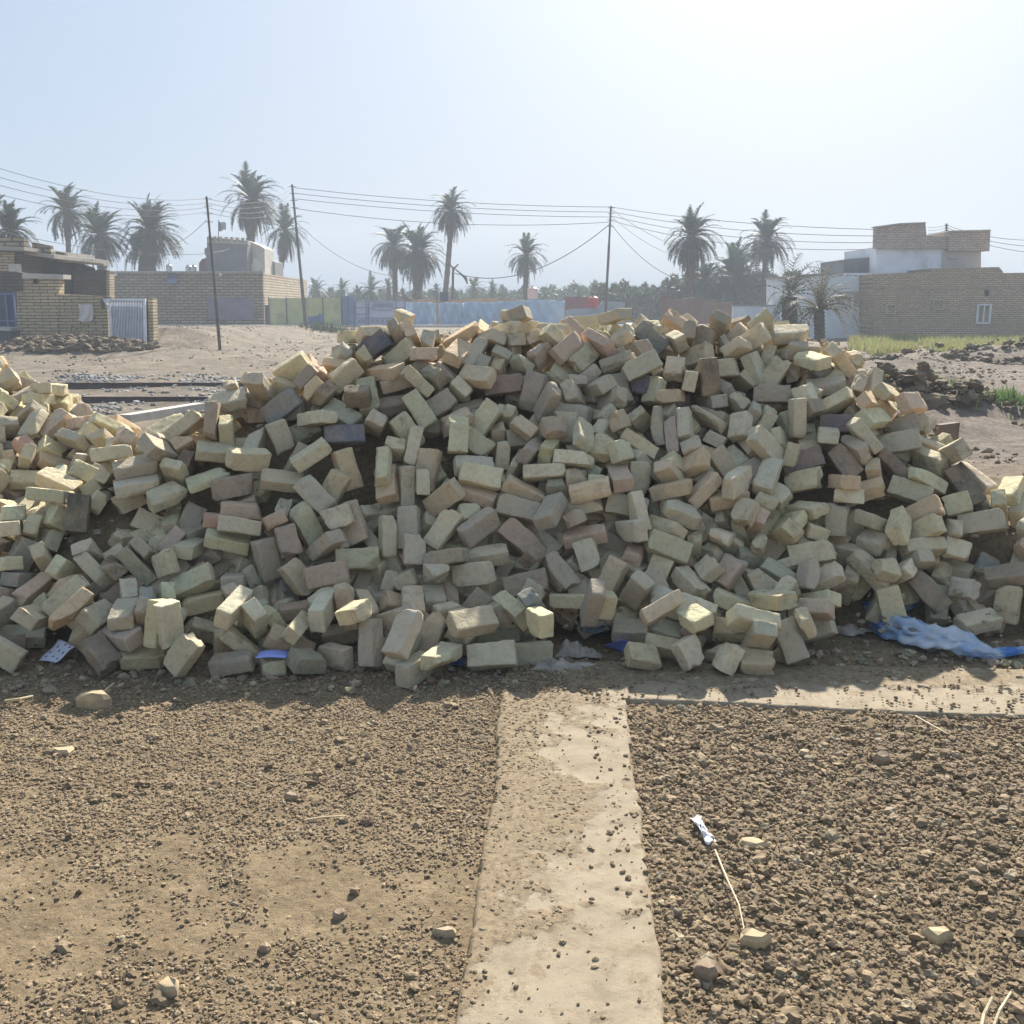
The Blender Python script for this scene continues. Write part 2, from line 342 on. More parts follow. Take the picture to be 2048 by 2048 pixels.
# ---------------------------------------------------------------- bricks
PAL = {k_: tuple(.72*min(.74, t_*q_)+.28*sum(v_)/3*g_ for t_, g_, q_ in zip((1.72, 1.61, 1.44), (1.68, 1.62, 1.42), v_)) for k_, v_ in {'yellow': (.46, .405, .24), 'beige': (.47, .41, .285), 'tan': (.40, .32, .205), 'greytan': (.345, .31, .235), 'olive': (.375, .345, .22), 'oliveband': (.38, .345, .215),
 'olivegrey': (.335, .32, .24), 'orange': (.47, .315, .18), 'orangebright': (.50, .35, .205), 'peach': (.45, .31, .215), 'pinkbrown': (.36, .26, .20), 'pinkred': (.38, .225, .17),
 'brown': (.26, .20, .145), 'darkbrown': (.15, .115, .085), 'black': (.075, .068, .06), 'navy': (.075, .085, .13), 'purple': (.15, .105, .115), 'purplebrown': (.22, .155, .13),
 'slate': (.16, .175, .175), 'darkolive': (.22, .21, .15), 'yellowgrey': (.40, .37, .26), 'greybrown': (.27, .235, .19), 'redbrown': (.28, .18, .135), 'paleredend': (.42, .39, .29), 'greyspeck': (.30, .28, .23)}.items()}
WORD = {'yellow': 'pale yellow', 'beige': 'beige', 'tan': 'tan', 'greytan': 'greyish tan', 'olive': 'olive', 'oliveband': 'dark-banded olive', 'olivegrey': 'olive-grey', 'orange': 'orange-tan',
 'orangebright': 'bright orange-tan', 'peach': 'peach', 'pinkbrown': 'pinkish brown', 'pinkred': 'pinkish red', 'brown': 'brown', 'darkbrown': 'dark brown', 'black': 'blackened', 'navy': 'navy-blue',
 'purple': 'dark purple', 'purplebrown': 'purplish brown', 'slate': 'slate-grey', 'darkolive': 'dark olive', 'yellowgrey': 'yellowish grey', 'greybrown': 'grey-brown', 'redbrown': 'reddish brown',
 'paleredend': 'red-ended beige', 'greyspeck': 'speckled grey'}
RK = ['yellow']*10+['beige']*7+['yellowgrey']*12+['olive']*9+['olivegrey']*8+['tan']*7+['greytan']*9+['orange']*3+['peach']*2+['pinkbrown']*2+['brown']*2+['greybrown']*4+['darkolive']*2+['slate']+['oliveband']*5+['darkbrown']
HK = ['beige', 'tan', 'orange', 'tan', 'greytan', 'olive', 'oliveband', 'brown', 'greybrown', 'tan', 'olive', 'greyspeck', 'olive', 'yellowgrey', 'pinkbrown', 'orange', 'greytan', 'tan', 'orange', 'greytan', 'peach', 'orange', 'olive', 'olivegrey', 'navy', 'tan', 'greybrown', 'yellow', 'tan', 'darkbrown', 'purplebrown', 'greybrown', 'greybrown', 'navy', 'yellow', 'olivegrey', 'greytan', 'yellow', 'pinkbrown', 'brown', 'oliveband', 'yellow', 'greybrown', 'beige', 'darkbrown', 'yellow', 'olive', 'oliveband', 'orange', 'darkolive', 'beige', 'redbrown', 'tan', 'darkolive', 'olive', 'pinkred', 'peach', 'yellow', 'greybrown', 'black', 'olivegrey', 'paleredend', 'yellowgrey', 'yellow', 'tan', 'tan', 'olive', 'olivegrey', 'slate', 'greytan', 'orangebright', 'tan', 'yellowgrey', 'greybrown', 'darkbrown', 'yellow', 'yellowgrey', 'greytan', 'beige', 'greytan', 'greytan', 'yellowgrey', 'beige', 'pinkbrown', 'beige', 'yellow', 'oliveband', 'purple', 'purple', 'olivegrey', 'olive', 'orange', 'brown', 'orange', 'yellow', 'black', 'olivegrey', 'olive', 'brown', 'olivegrey', 'yellowgrey', 'olive', 'yellowgrey', 'tan', 'peach', 'greybrown', 'tan', 'brown', 'beige', 'olive', 'olivegrey', 'pinkred', 'peach', 'yellow', 'slate', 'navy', 'olive']
# each brick: x, y, z in mm, x, y, z of its unit quaternion times 300, length in mm; the ones that show largest come first
raw = np.array([
-90,4506,87,141,-27,-6,230,-387,4680,139,130,-110,142,230,-567,4928,204,50,59,32,230,-827,4852,83,34,-41,-27,211,-658,4566,130,120,-128,171,230,-74,4842,81,-21,-8,4,230,
294,4951,218,-30,1,-9,221,76,5006,291,150,-47,7,230,237,5046,338,118,95,-87,230,500,5031,313,122,-139,81,230,-792,5099,396,159,12,20,230,-541,5228,533,103,-132,167,230,
-352,5217,527,111,-108,90,230,-647,5191,499,17,-204,63,211,-832,5244,559,78,-170,184,230,-669,5422,733,44,-104,196,230,-566,5410,724,11,-205,47,221,-459,5496,797,115,-138,139,230,
-892,5486,799,109,150,-99,230,-204,5519,810,93,25,23,230,-195,5381,683,42,46,-24,230,62,5404,695,13,71,-18,230,-214,5654,926,158,71,-55,230,-583,5686,981,161,125,-67,211,
-928,5662,965,145,12,21,230,-310,5768,1034,57,-61,27,230,-425,5845,1111,167,-53,59,230,-156,5790,1043,152,-103,93,230,-650,5972,1238,17,-38,21,230,-639,5846,1119,65,-21,24,230,
-50,5999,1218,184,-13,13,230,119,5971,1180,127,-146,109,230,354,5846,1065,177,10,-21,230,750,6052,1229,120,107,-169,192,832,6003,1189,48,-150,105,173,691,5475,743,126,147,-151,211,
609,5349,626,168,27,-14,230,369,5339,626,-4,-38,-3,230,380,5201,496,39,-26,-2,230,36,5200,491,144,54,-91,211,-123,5112,411,37,-19,11,211,-214,5291,589,97,29,50,144,
-188,4925,192,161,-115,66,211,-2419,4849,66,63,14,38,211,-1880,4469,105,49,98,-76,192,-1717,4563,65,55,15,50,221,-1486,4422,124,140,-112,71,192,-1507,4835,99,23,67,46,240,
-1535,4940,214,-7,-22,50,230,-1281,4481,62,9,-29,-3,202,-1097,4498,44,1,4,62,125,-1040,4913,183,10,-11,35,230,-1080,5022,316,110,133,-45,211,-939,4473,73,26,47,95,163,
-1076,5232,551,120,149,-66,230,-1497,5235,564,-20,23,38,230,-1416,5286,617,-5,20,35,230,-1470,5157,480,35,42,27,230,-1254,5090,403,115,183,-74,230,-2263,5234,609,130,-89,195,211,
-2009,5410,827,60,-19,62,230,-1979,5330,733,30,-13,57,230,-1830,5310,685,66,-8,125,211,-1624,5407,762,9,-43,50,230,-1233,5425,749,76,32,21,230,-962,5373,695,160,-112,103,230,
-1602,5524,889,54,28,35,230,-1277,5630,957,141,156,-81,192,-1303,5794,1113,184,-80,44,230,-1592,5790,1144,80,-14,47,230,1109,4864,89,168,-14,-34,230,1129,4481,65,55,6,-14,163,
818,4499,102,114,120,-99,144,1306,4596,127,129,72,-165,211,2146,5105,224,158,49,-128,230,1933,5035,178,164,106,-150,182,2378,5016,88,43,-19,27,211,2346,5126,229,127,-64,-93,134,
2353,5274,404,131,25,-30,134,2520,5371,532,148,-62,-29,230,1906,5262,447,69,-16,-133,144,1556,5174,412,154,-50,-9,230,1610,5081,308,73,-104,-47,192,1116,5079,348,77,-114,81,192,
902,5016,289,23,84,-112,192,1122,4948,204,-10,52,-45,230,1859,5147,330,57,98,-89,240,1609,5614,829,166,-61,3,230,1857,5834,1006,167,-32,-33,192,2193,5774,911,169,-60,-17,240,
2178,5522,674,153,2,-73,230,1918,5492,679,37,-61,-30,230,1848,5632,817,151,56,-137,211,1161,5396,656,20,-26,2,221,1597,5514,736,156,-69,-28,211,2481,5538,702,149,57,-155,250,
1733,5345,557,96,-164,121,182,1572,6155,1284,137,-114,89,192,1530,6008,1165,177,-26,-26,230,1852,6067,1205,50,-28,-38,230,1455,6167,1295,76,147,-74,211,1261,6169,1304,184,-11,4,192,
1440,5825,1016,1,-153,-3,192,1158,5559,809,126,102,-102,211,1062,6617,1552,102,77,-53,230,1186,6375,1465,108,-175,102,192,2545,5063,169,71,-169,100,192,2587,5161,297,59,-50,-50,230,
756,4845,96,53,11,-75,211,610,4525,78,70,34,18,163,588,4845,96,56,-16,-41,192,-3111,6557,746,59,126,-29,230,-2944,6520,667,45,81,63,211,-3038,6353,597,77,19,35,211,
848,6377,1477,183,66,-81,230,-823,6184,1430,176,-90,27,230,-665,6143,1379,174,-101,32,211,-491,4432,216,39,-114,134,225,-1568,4477,243,65,203,-56,225,-186,4576,226,-273,-79,28,225,
-171,5183,549,-9,226,-168,225,-1603,4995,305,54,119,-268,225,798,5098,462,150,44,-32,225,-2053,4582,280,118,-70,-249,225,-318,4427,111,0,0,-247,225,-1410,5424,865,229,90,42,225,
-923,4962,352,-233,-12,-38,225,-1481,5353,732,86,-202,-195,225,-165,5377,784,42,-162,249,225,-193,4973,353,187,-89,-43,225,1260,4788,273,269,-131,24,225,-1296,4584,293,-133,211,-109,225,
706,4636,275,73,-83,-277,225,896,5252,602,55,61,-1,225,-708,5430,827,48,-102,187,225,618,4880,294,163,-196,2,225,1119,4556,240,44,-273,112,225,-899,4663,250,164,130,156,225,
199,5206,626,-10,-85,154,225,33,5295,620,20,-153,255,225,-293,5577,983,-183,169,134,225,411,5301,719,-39,-28,296,225,1375,5440,771,75,71,-243,225,751,6011,1323,158,-38,56,225,
-436,4409,58,-181,-110,110,225,-1209,4622,224,160,-192,-6,225,-359,5325,676,-188,-22,-113,225,2030,5250,536,-35,150,-201,225,853,4553,249,163,246,52,140,-1030,5293,694,156,61,-93,225,
1143,5973,1268,-146,-168,-146,225,-959,5103,464,89,271,-28,225,1143,4531,159,-94,-69,-192,225,988,4480,88,19,-150,43,140,-517,5731,1099,-216,116,83,225,1197,5371,753,-66,197,-186,225,
-729,4551,282,-294,40,-37,140,1383,5548,920,-19,-246,-125,225,-1957,4658,230,81,79,181,225,1213,5242,605,-120,254,30,160,-1083,5461,883,30,-78,46,225,126,4534,240,-107,-183,183,140,
-1746,5005,403,-157,-164,-181,140,-2469,5508,724,-19,-290,-42,225,-826,4563,58,-58,-204,204,160,-1819,4623,254,-192,-230,-13,225,388,4737,269,-185,-58,225,225,1025,5405,705,-32,277,5,225,
-197,5935,1271,-32,-110,263,225,-1814,4561,165,-285,82,-13,225,-2367,4507,112,200,71,-56,225,1611,5772,1048,-18,210,-9,225,204,5819,1135,97,-169,-24,225,-1139,5083,498,-208,118,136,160,
386,5083,424,152,84,-159,160,615,5151,535,169,-140,-98,225,-971,5930,1271,23,230,-159,225,-903,5175,600,-28,231,187,160,-1400,5138,562,-47,25,41,225,-1421,5785,1224,-47,65,190,225,
2367,5740,809,-136,110,-130,225,1503,5035,327,-69,234,-24,160,-2411,4952,259,117,-101,-226,225,-873,5758,1174,-9,-264,143,160,329,5479,858,12,65,290,225,-331,5030,423,-48,-23,-61,225,
-2158,4783,294,275,38,109,225,330,6145,1430,7,159,-220,225,2175,5298,503,122,-129,-43,225,390,5580,979,-184,-206,29,225,-501,5102,448,142,-98,186,160,-2287,4694,214,-197,-206,86,225,
851,5359,714,293,-50,40,225,2307,5901,1123,-253,-82,49,225,-1902,5033,378,-124,-40,-269,225,174,5457,789,-65,-8,-2,225,2268,5542,731,286,34,-70,225,977,5506,823,66,253,90,225,
-1646,5605,1049,-50,213,-32,225,-2084,4963,369,-95,96,-59,225,2163,5249,422,282,14,14,225,1766,6079,1354,-166,-248,-33,225,654,5233,611,-10,-220,85,225,-1010,4579,190,211,175,92,225,
-1889,5411,923,56,108,153,225,1277,5715,1007,31,-140,128,160,232,5618,1013,104,11,45,140,1688,6309,1502,77,-7,-2,225,6,4728,239,233,-119,-92,225,580,5403,768,-204,-217,-35,225,
-1798,5617,1015,-10,278,-49,225,1006,5063,359,-270,-12,-113,120,-1087,5691,1055,-31,-18,-105,225,1952,5651,963,-124,-6,-273,225,411,6152,1353,7,159,-220,225,-2439,5321,687,-19,-297,35,225,
1580,5374,599,26,-37,-149,225,-1807,5440,782,-52,106,191,225,2192,5378,583,-248,33,-109,225,-381,4991,347,285,0,-7,140,1438,5259,489,-194,-188,128,225,-1051,4625,104,-80,46,-285,225,
-1272,5979,1311,-165,-52,-64,225,1910,5634,890,213,-155,-107,225,962,5691,1024,180,33,209,225,2053,5805,1046,-258,-103,43,225,2410,5440,618,-75,-152,247,140,-2261,5035,341,48,-171,-148,225,
2586,5626,735,73,-51,249,225,-2166,5486,891,-11,-23,-90,225,80,4613,58,212,16,16,225,855,5448,764,-75,-106,-236,225,1380,4613,210,-161,19,-252,120,521,6200,1450,-97,-250,96,225,
-1274,4604,107,-27,112,65,225,-544,5567,915,233,51,181,225,1859,5908,1121,81,271,-71,225,-1665,5153,442,7,15,202,225,67,5688,999,-28,-269,83,160,1907,5079,353,-61,97,-275,140,
586,5497,901,147,-69,231,120,-2852,6594,824,55,112,265,225,818,5719,1009,24,181,-45,225,-962,5815,1062,98,34,-88,225,-1901,5339,523,149,27,-52,225,-319,6092,1399,-180,227,80,225,
-488,4835,242,16,48,-192,225,2763,5586,665,263,131,61,225,1340,6197,1419,-58,73,255,160,1111,5810,1040,-27,71,-129,225,-3142,6701,911,106,10,-219,225,-541,5850,1255,13,-278,20,225,
956,6065,1304,-142,228,76,140,1956,6163,1354,-268,-57,114,225,2457,5647,871,-198,-163,139,225,633,6408,1605,-25,12,264,225,703,5642,917,-43,85,-10,225,2119,5670,795,-25,-270,57,225,
1738,6233,1405,-3,-179,-240,225,-730,5980,1294,97,281,31,225,1901,5295,554,-52,0,-279,225,-763,5724,1024,1,98,211,225,1302,5234,449,-43,227,-109,140,634,6120,1337,285,-15,47,225,
-3034,6772,902,79,100,-252,225,800,5218,535,-74,46,-131,225,158,6123,1392,127,-134,-236,140,737,4633,78,-34,-269,123,225,577,5913,1137,138,-124,-104,225,-803,4777,244,233,15,-189,225,
-1072,5819,1170,26,-118,-109,160,-2557,5171,381,-120,-159,-30,225,-2382,5307,556,-221,-28,145,160,897,5667,948,215,-102,-181,225,-1738,5379,519,45,156,-187,225,1123,6288,1371,155,-112,-65,225,
-2167,5114,409,186,201,-36,225,-449,5909,1266,65,111,258,140,107,5581,888,92,-105,-225,225,507,5973,1212,-70,-45,241,225,2265,5878,989,28,223,157,160,1778,5420,743,-9,25,213,225,
1797,5389,673,9,28,297,160,-2485,5003,318,-35,-18,-219,225,104,5038,432,91,-75,-248,120,-304,6274,1489,-77,-37,283,225,1092,5195,491,-41,16,-247,225,1472,4761,234,11,90,268,160,
-2390,5095,379,-216,-118,171,225,356,5926,1168,112,-223,-109,225,-2379,5618,758,120,79,-2,140,-1629,4534,232,216,-20,197,225,623,5128,412,-180,237,38,140,594,5702,1041,125,-227,-134,120,
491,5574,906,79,-61,174,160,-505,6026,1395,291,70,1,160,729,5821,1037,153,-203,159,160,-1990,4978,391,214,-165,-64,225,1389,5146,292,266,-11,-90,225,776,4778,255,5,-99,270,225,
-2481,5310,445,-80,-130,245,225,1012,6321,1452,113,110,194,225,-1179,5817,964,-264,-77,-28,160,-1159,5859,1282,274,-9,120,160,-1574,5623,962,-212,23,-201,225,674,6306,1496,-271,5,-118,140,
-534,5050,309,210,204,33,225,909,5873,1161,160,-252,34,225,-2486,4715,204,-135,-133,108,225,1528,5554,868,-176,67,233,140,-478,5373,747,206,-4,-212,140,-2607,5260,610,-12,-10,-169,160,
-1797,5562,928,269,40,89,120,-1809,5373,543,-133,-197,108,225,1444,6270,1468,195,-107,13,225,2176,5955,1166,-71,78,-266,160,-2424,5781,357,-107,64,269,225,-223,6114,1379,-70,-151,66,225,
2124,5236,334,166,228,-70,225,2021,5856,1144,-83,103,-243,225,-1422,5599,908,172,-82,-215,225,-298,5922,1194,-89,106,4,120,-397,4979,241,26,-21,228,225,-2987,6596,753,-264,-62,112,160,
-1880,5108,431,176,-202,-25,225,-3046,6376,745,-124,-104,233,225,1288,6444,1537,-132,-1,-222,225,-2521,5253,530,-131,-116,228,160,-2690,6780,888,112,-255,105,225,-1221,5157,588,165,241,24,225,
1398,5449,690,-254,122,16,225,1679,5886,1174,-171,-140,-201,120,-137,6243,1468,-1,66,257,225,1481,5343,531,145,238,63,225,-648,5584,895,178,219,-87,160,1177,6020,1117,187,233,-1,225,
1533,6379,1565,-140,-80,-77,160,-52,5629,859,201,-6,-222,160,-2211,5569,773,-109,-94,199,225,-2099,5548,947,-119,-1,-122,140,1321,5943,1119,-134,26,-225,120,-1723,4631,226,-219,45,-188,225,
55,6089,1331,-145,-249,73,120,-870,6069,1380,264,-14,-138,160,-1945,5766,989,81,-38,94,225,-2593,5163,548,166,249,-12,225,-3270,7087,1037,-28,4,177,225,1761,5679,963,5,10,183,225,
454,4772,252,-6,228,19,120,-824,5877,1162,86,-99,210,225,-2042,5273,450,69,-126,-197,225,2353,5377,468,-184,-65,196,225,-1868,4815,293,166,133,207,120,2013,5173,297,-249,126,-109,225,
-2577,5012,390,88,284,-31,225,96,4664,293,-145,2,-254,120,-2051,5398,648,6,195,-211,160,2652,5461,583,-165,97,-229,225,278,6250,1458,45,-273,70,225,200,5567,883,-103,207,-139,140,
245,5430,653,183,174,-105,225,-70,4735,208,213,-152,-74,120,325,5185,596,-191,221,-63,120,1261,4968,262,160,15,252,225,162,5278,442,256,-41,-98,225,1599,5333,501,-204,-214,35,225,
-1771,5196,459,132,-51,-256,160,351,5425,704,157,-168,145,225,-2217,5379,640,134,16,-256,120,-89,5815,911,59,-202,-20,225,2540,5320,299,130,48,-71,120,1541,4990,208,137,256,-73,225,
47,6361,1612,-51,-24,188,225,1373,4934,267,-172,177,-169,225,728,5040,312,88,113,-227,225,1766,5207,223,-186,-23,210,225,-3618,7293,1142,-265,-74,-57,225,-2627,6597,788,215,163,-63,225,
-1943,4896,262,16,98,-232,225,-26,6292,1525,-12,-26,-139,225,-1135,5838,1206,116,-35,-273,140,1402,6233,1216,24,119,193,225,2922,5822,304,-61,125,-37,225,1689,5887,1064,159,241,-25,225,
-3356,6678,907,253,95,25,225,-509,4553,101,55,-83,157,225,-1780,5530,815,-168,-65,218,160,-678,6225,1484,34,156,89,225,2169,6196,1193,-81,234,-49,225,1347,5359,632,-20,-273,100,120,
-1718,4880,237,47,222,123,225,358,6008,1240,14,-57,-286,140,990,5578,905,-20,-85,-228,160,-602,6263,1484,-150,55,-223,225,2360,5342,285,12,-31,280,225,-1374,5166,272,50,163,188,225,
-1413,5040,297,193,229,-11,225,1761,5338,369,-168,62,-67,225,-896,4884,264,12,9,-292,225,-716,4852,206,-159,144,-88,225,2055,6328,1329,-181,75,-164,225,722,4947,301,123,72,-160,160,
2011,5596,729,-173,81,-231,225,1308,5353,528,-162,-39,211,225,2797,5531,568,-184,-135,54,225,-824,6282,1489,269,72,28,225,-1613,5238,377,-85,-61,279,225,2910,6054,218,12,-86,-169,225,
1154,5757,929,-236,-173,53,225,-1153,4722,195,71,126,232,120,1088,6410,1504,-168,-108,172,225,79,4904,225,156,-116,104,225,1431,6358,1459,218,44,-120,225,1034,5989,1241,173,157,118,225,
-3246,6871,947,-52,130,252,225,-551,4665,226,-62,7,273,160,792,6203,1392,-240,137,96,160,76,5755,935,7,141,-264,225,-1498,5943,1058,25,21,-161,160,-2287,5598,673,200,200,42,225,
-1035,6188,1364,-116,-91,251,225,1234,5658,833,49,-90,251,140,-1327,5938,1198,-32,-173,-237,140,-1360,4664,83,-108,-183,-108,160,638,6061,1181,97,73,-179,225,-27,5895,1043,-118,-36,-229,160,
-21,6288,1453,-26,12,264,225,1359,5879,1021,18,-152,-56,225,1525,5777,904,-226,-71,134,225,-3253,7099,1110,9,-27,-294,140,1549,6279,1329,-54,-186,-25,225,545,5295,407,6,-144,244,225,
-66,5202,300,24,-152,-9,225,-1700,5319,478,-146,261,20,225,-1471,5230,336,99,234,150,225,1293,5104,255,-137,113,-64,225,-80,6131,1255,102,203,24,225,2420,5860,855,76,131,258,225,
-704,5186,272,204,130,-159,225,-3209,7273,1002,12,-65,293,160,1044,5212,389,82,138,206,160,1167,5449,515,-159,116,-221,225,-1750,4753,282,-79,-214,106,140,-504,6168,1448,89,212,77,140,
-318,4828,186,221,58,61,140,-2202,4970,286,225,155,67,225,32,5615,804,-111,-124,140,225,307,6109,1231,-264,15,105,225,2013,5982,1216,-174,164,-168,160,451,6610,1545,-23,-157,254,225,
-2986,7173,895,-242,17,139,225,1363,5295,394,13,-114,255,160,-1598,5891,1204,91,-236,-28,140,-774,5165,267,155,-59,-232,225,-389,6018,1279,-272,46,117,160,592,4973,103,-280,37,53,160,
-3441,6986,1008,-140,-239,115,225,-1014,6106,1306,-119,28,-17,225,2319,5309,222,-12,-208,-140,225,588,5816,1011,141,116,-38,225,-1331,5005,188,-85,-137,253,225,-621,5207,326,201,92,-132,225,
-481,5371,483,46,251,52,225,-1375,5495,674,-199,197,64,120,532,5762,932,-205,7,164,225,-69,6165,1367,175,199,-135,120,-2849,6811,906,-38,-28,150,225,-764,5417,556,-115,-33,137,225,
-649,5455,592,35,84,-281,225,-675,6374,1531,-197,-66,-173,225,-609,5126,229,113,184,65,225,-1972,6164,532,-37,266,-95,225,-951,6366,1483,-7,2,71,225,1164,5119,243,-83,158,-83,225,
-309,5066,236,-82,179,-88,225,-19,5309,426,-61,220,-194,225,1852,5440,467,-218,63,137,225,389,6441,1502,-91,-258,-85,225,-1213,5357,580,35,-204,-52,140,-1169,5124,219,232,-150,-114,225,
964,5293,397,57,197,43,225,242,6388,1504,-266,89,-30,225,1719,6294,1298,-65,165,-197,225,-3210,7258,1091,12,-11,300,120,2824,5969,340,-154,-24,-241,120,461,6181,1273,-72,-65,209,225,
-3188,6192,589,-128,-141,9,225,-2730,6690,817,-139,118,-237,225,2087,5244,207,-224,136,146,225,966,5328,502,64,4,-199,225,1585,5922,980,-92,171,-9,160,-211,4630,180,148,-243,-95,225,
868,5533,815,146,-22,-222,120,-70,5138,236,-228,-68,100,225,-1936,5309,475,131,-10,92,225,-1518,5200,290,-120,-117,38,225,2518,7022,338,-231,-87,169,225,-2641,6940,855,235,153,-37,225,
1149,5914,1025,-225,119,-56,225,-3135,6425,523,62,6,190,225,-441,5918,1024,91,-83,169,225,-1161,5544,823,-147,-127,-87,225,1679,5718,878,-294,22,7,140,-1753,5094,296,-73,263,-60,225,
-2702,5185,488,-43,70,0,225,298,5753,1027,-5,-165,250,140,1273,5262,344,62,-237,173,225,1122,5315,408,224,-141,39,225,-2342,4929,208,-72,-101,46,120,2390,6059,1000,135,49,-75,225,
1021,4669,39,0,0,119,225,-1885,5257,421,-205,73,-124,225,2724,5182,383,-79,136,-63,225,899,4866,209,60,108,270,225,-3228,6604,677,96,163,139,225,-2243,5679,586,-90,33,283,225,
383,5146,223,177,-210,70,225,-1356,7380,448,42,-131,-205,225,1257,6049,1174,-257,-82,131,120,-1162,5001,146,-153,-139,22,160,-2446,4669,58,206,51,51,225,668,5657,842,247,-135,-61,225,
-179,6057,1319,-156,-60,215,120,-1154,7918,261,9,-70,-272,225,-1360,4836,270,213,-117,-97,140,1320,5588,773,98,-29,87,140,98,6325,1474,-53,-16,261,160,1726,5415,445,213,-35,-108,225,
-1392,7098,592,113,-103,-258,225,-1006,7323,713,-106,-85,154,160,-2480,5706,373,133,-113,49,160,-744,5372,488,257,49,94,225,2002,5885,1000,-13,-232,125,225,-1431,5391,612,-176,-41,-8,140,
443,5448,560,101,50,71,225,308,5230,336,66,-76,-219,225,-257,5966,1059,-148,-59,43,225,63,6086,1137,-12,108,-280,225,-2044,5154,395,175,210,1,120,-2773,6479,687,-253,-13,-159,140,
1464,5258,323,173,-234,73,225,-1302,5871,1076,13,211,210,225,259,5057,137,-266,16,97,225,-1860,6122,666,-79,251,-94,225,900,5835,1049,185,38,156,120,1336,6383,1407,-107,99,-244,225,
-1072,7403,624,42,-176,-198,120,2617,5594,606,113,19,104,120,-914,5189,476,186,-106,-36,140,2550,5959,818,172,120,-89,225,1325,5721,935,-197,175,-17,225,-3247,6432,619,-204,197,86,225,
2580,6787,296,-92,145,-93,225,2743,5209,493,-113,110,-127,225,-753,5312,441,-92,111,-82,225,2347,5975,1006,26,141,-256,160,525,5381,480,-183,-111,17,225,1713,5205,212,191,-198,110,225,
1415,6619,1540,-60,-63,256,225,-495,6141,1309,11,14,170,225,1382,5415,495,-141,210,158,225,-50,6291,1376,-16,-24,-94,225,442,6081,1121,21,-34,-120,225,2235,5865,820,-149,237,107,120,
-1578,6085,1035,115,232,-37,140,1861,6228,1300,-185,209,-60,225,-2549,5488,545,-180,-229,19,225,-1519,6704,741,215,62,96,225,-425,5596,745,-233,157,52,140,649,5138,336,138,-263,-38,225,
2373,5230,134,56,103,-130,225,954,6474,1389,55,-72,286,160,900,4747,166,-259,92,-119,160,45,5218,328,40,104,273,225,2217,6063,1084,95,47,158,225,814,6512,1548,-63,-120,187,140,
420,5559,794,287,-47,-67,160,1051,4978,70,73,-63,119,225,-2212,5923,498,-247,115,-123,225,-547,8140,435,55,-129,-189,225,1319,4678,39,1,2,-76,120,-1242,5119,193,107,-18,-207,225,
-297,5347,461,-6,-81,185,225,-1298,4851,166,-23,237,-166,225,-2144,5672,894,119,-6,-4,225,-2342,6032,414,83,-128,243,225,17,6665,1603,157,-255,16,225,191,5381,480,-116,-269,-67,225,
978,5865,992,-35,-77,238,225,74,6636,1515,-83,-184,209,225,1036,5133,211,-229,-54,-56,225,1529,6085,1091,91,-269,-91,225,2349,7489,452,-69,151,22,225,-2288,5473,613,-56,-64,70,225,
-2598,4934,277,286,-76,-24,225,-1645,5876,1065,71,-49,107,225,870,5421,605,-74,152,-223,225,-1642,7120,349,143,-253,-68,225,-3360,6576,851,64,-227,-175,160,974,4982,70,-44,257,-54,225,
851,5618,732,54,-144,244,225,-3638,7373,1115,-271,-49,-46,225,898,6571,1501,-215,11,-205,140,2001,5348,398,215,85,177,225,-495,6387,1445,-22,-70,-196,225,561,5433,536,-247,-12,157,225,
-2108,5027,251,-69,-102,55,225,-201,6467,1504,-86,-125,167,225,-491,5440,573,-271,14,115,225,2979,5965,199,-85,-15,226,225,-1510,5992,1143,30,13,-89,225,2509,5273,199,-171,203,-47,225,
1597,5273,396,22,-231,182,225,893,5246,400,129,2,253,225,-2810,6331,575,-205,18,-210,225,2571,6703,445,-51,-135,-184,225,-1174,4719,58,-110,-181,181,140,-1592,6170,934,252,90,77,120,
515,5185,302,-190,196,89,225,-220,4711,83,-186,101,186,160,1054,5432,530,66,-282,-25,225,-2375,5920,529,-207,0,162,225,-1145,5977,1265,75,-90,19,160,-725,5134,216,10,83,-89,225,
-3471,7257,1039,-152,250,1,225,2938,5808,426,114,10,153,225,-1059,5219,333,-147,197,28,225,-261,5109,191,84,288,-10,225,1827,6209,1169,55,-102,265,225,-2168,7307,238,-40,-281,96,225,
156,6226,1349,-117,251,62,225,1704,5856,921,181,-111,-196,160,1809,5847,872,-233,160,79,225,1636,5874,903,-115,68,231,225,-3028,5964,485,47,-93,-185,225,-3572,7558,1115,-7,-294,39,225,
805,5462,586,168,3,199,225,-191,6149,1206,-209,-166,-36,120,-945,5234,357,266,-77,71,225,320,5143,208,-25,-72,-180,225,-2628,5821,255,-68,-290,19,225,-495,7798,720,238,54,134,225,
1927,6238,1264,92,-62,-205,225,-1480,5696,884,25,-276,-114,140,410,5672,862,-1,131,270,225,280,5726,940,-41,44,220,140,-3464,6751,994,-284,24,0,225,-1525,4991,70,-132,163,186,225,
-2137,7119,346,177,202,-73,120,-3616,7719,1095,66,-263,74,225,311,5292,391,-134,-100,-64,225,1068,5892,932,-277,66,33,120,1828,6292,1254,-27,-273,-63,225,1250,5400,471,160,-81,239,225,
2800,6167,228,-206,-159,143,225,-2926,6083,474,146,-96,-208,160,-1751,5650,887,-211,-167,-75,160,-2528,6669,802,-112,-225,72,225,-1607,6795,584,-156,23,232,225,466,5471,707,-41,58,200,225,
534,6507,1481,-20,-103,-144,120,-1683,4812,159,-122,-46,-129,225,-2477,5448,604,-185,152,-49,225,-3857,7645,1238,94,-267,-99,225,2367,7711,302,-145,58,-181,160,-1939,5612,916,-103,-40,197,225,
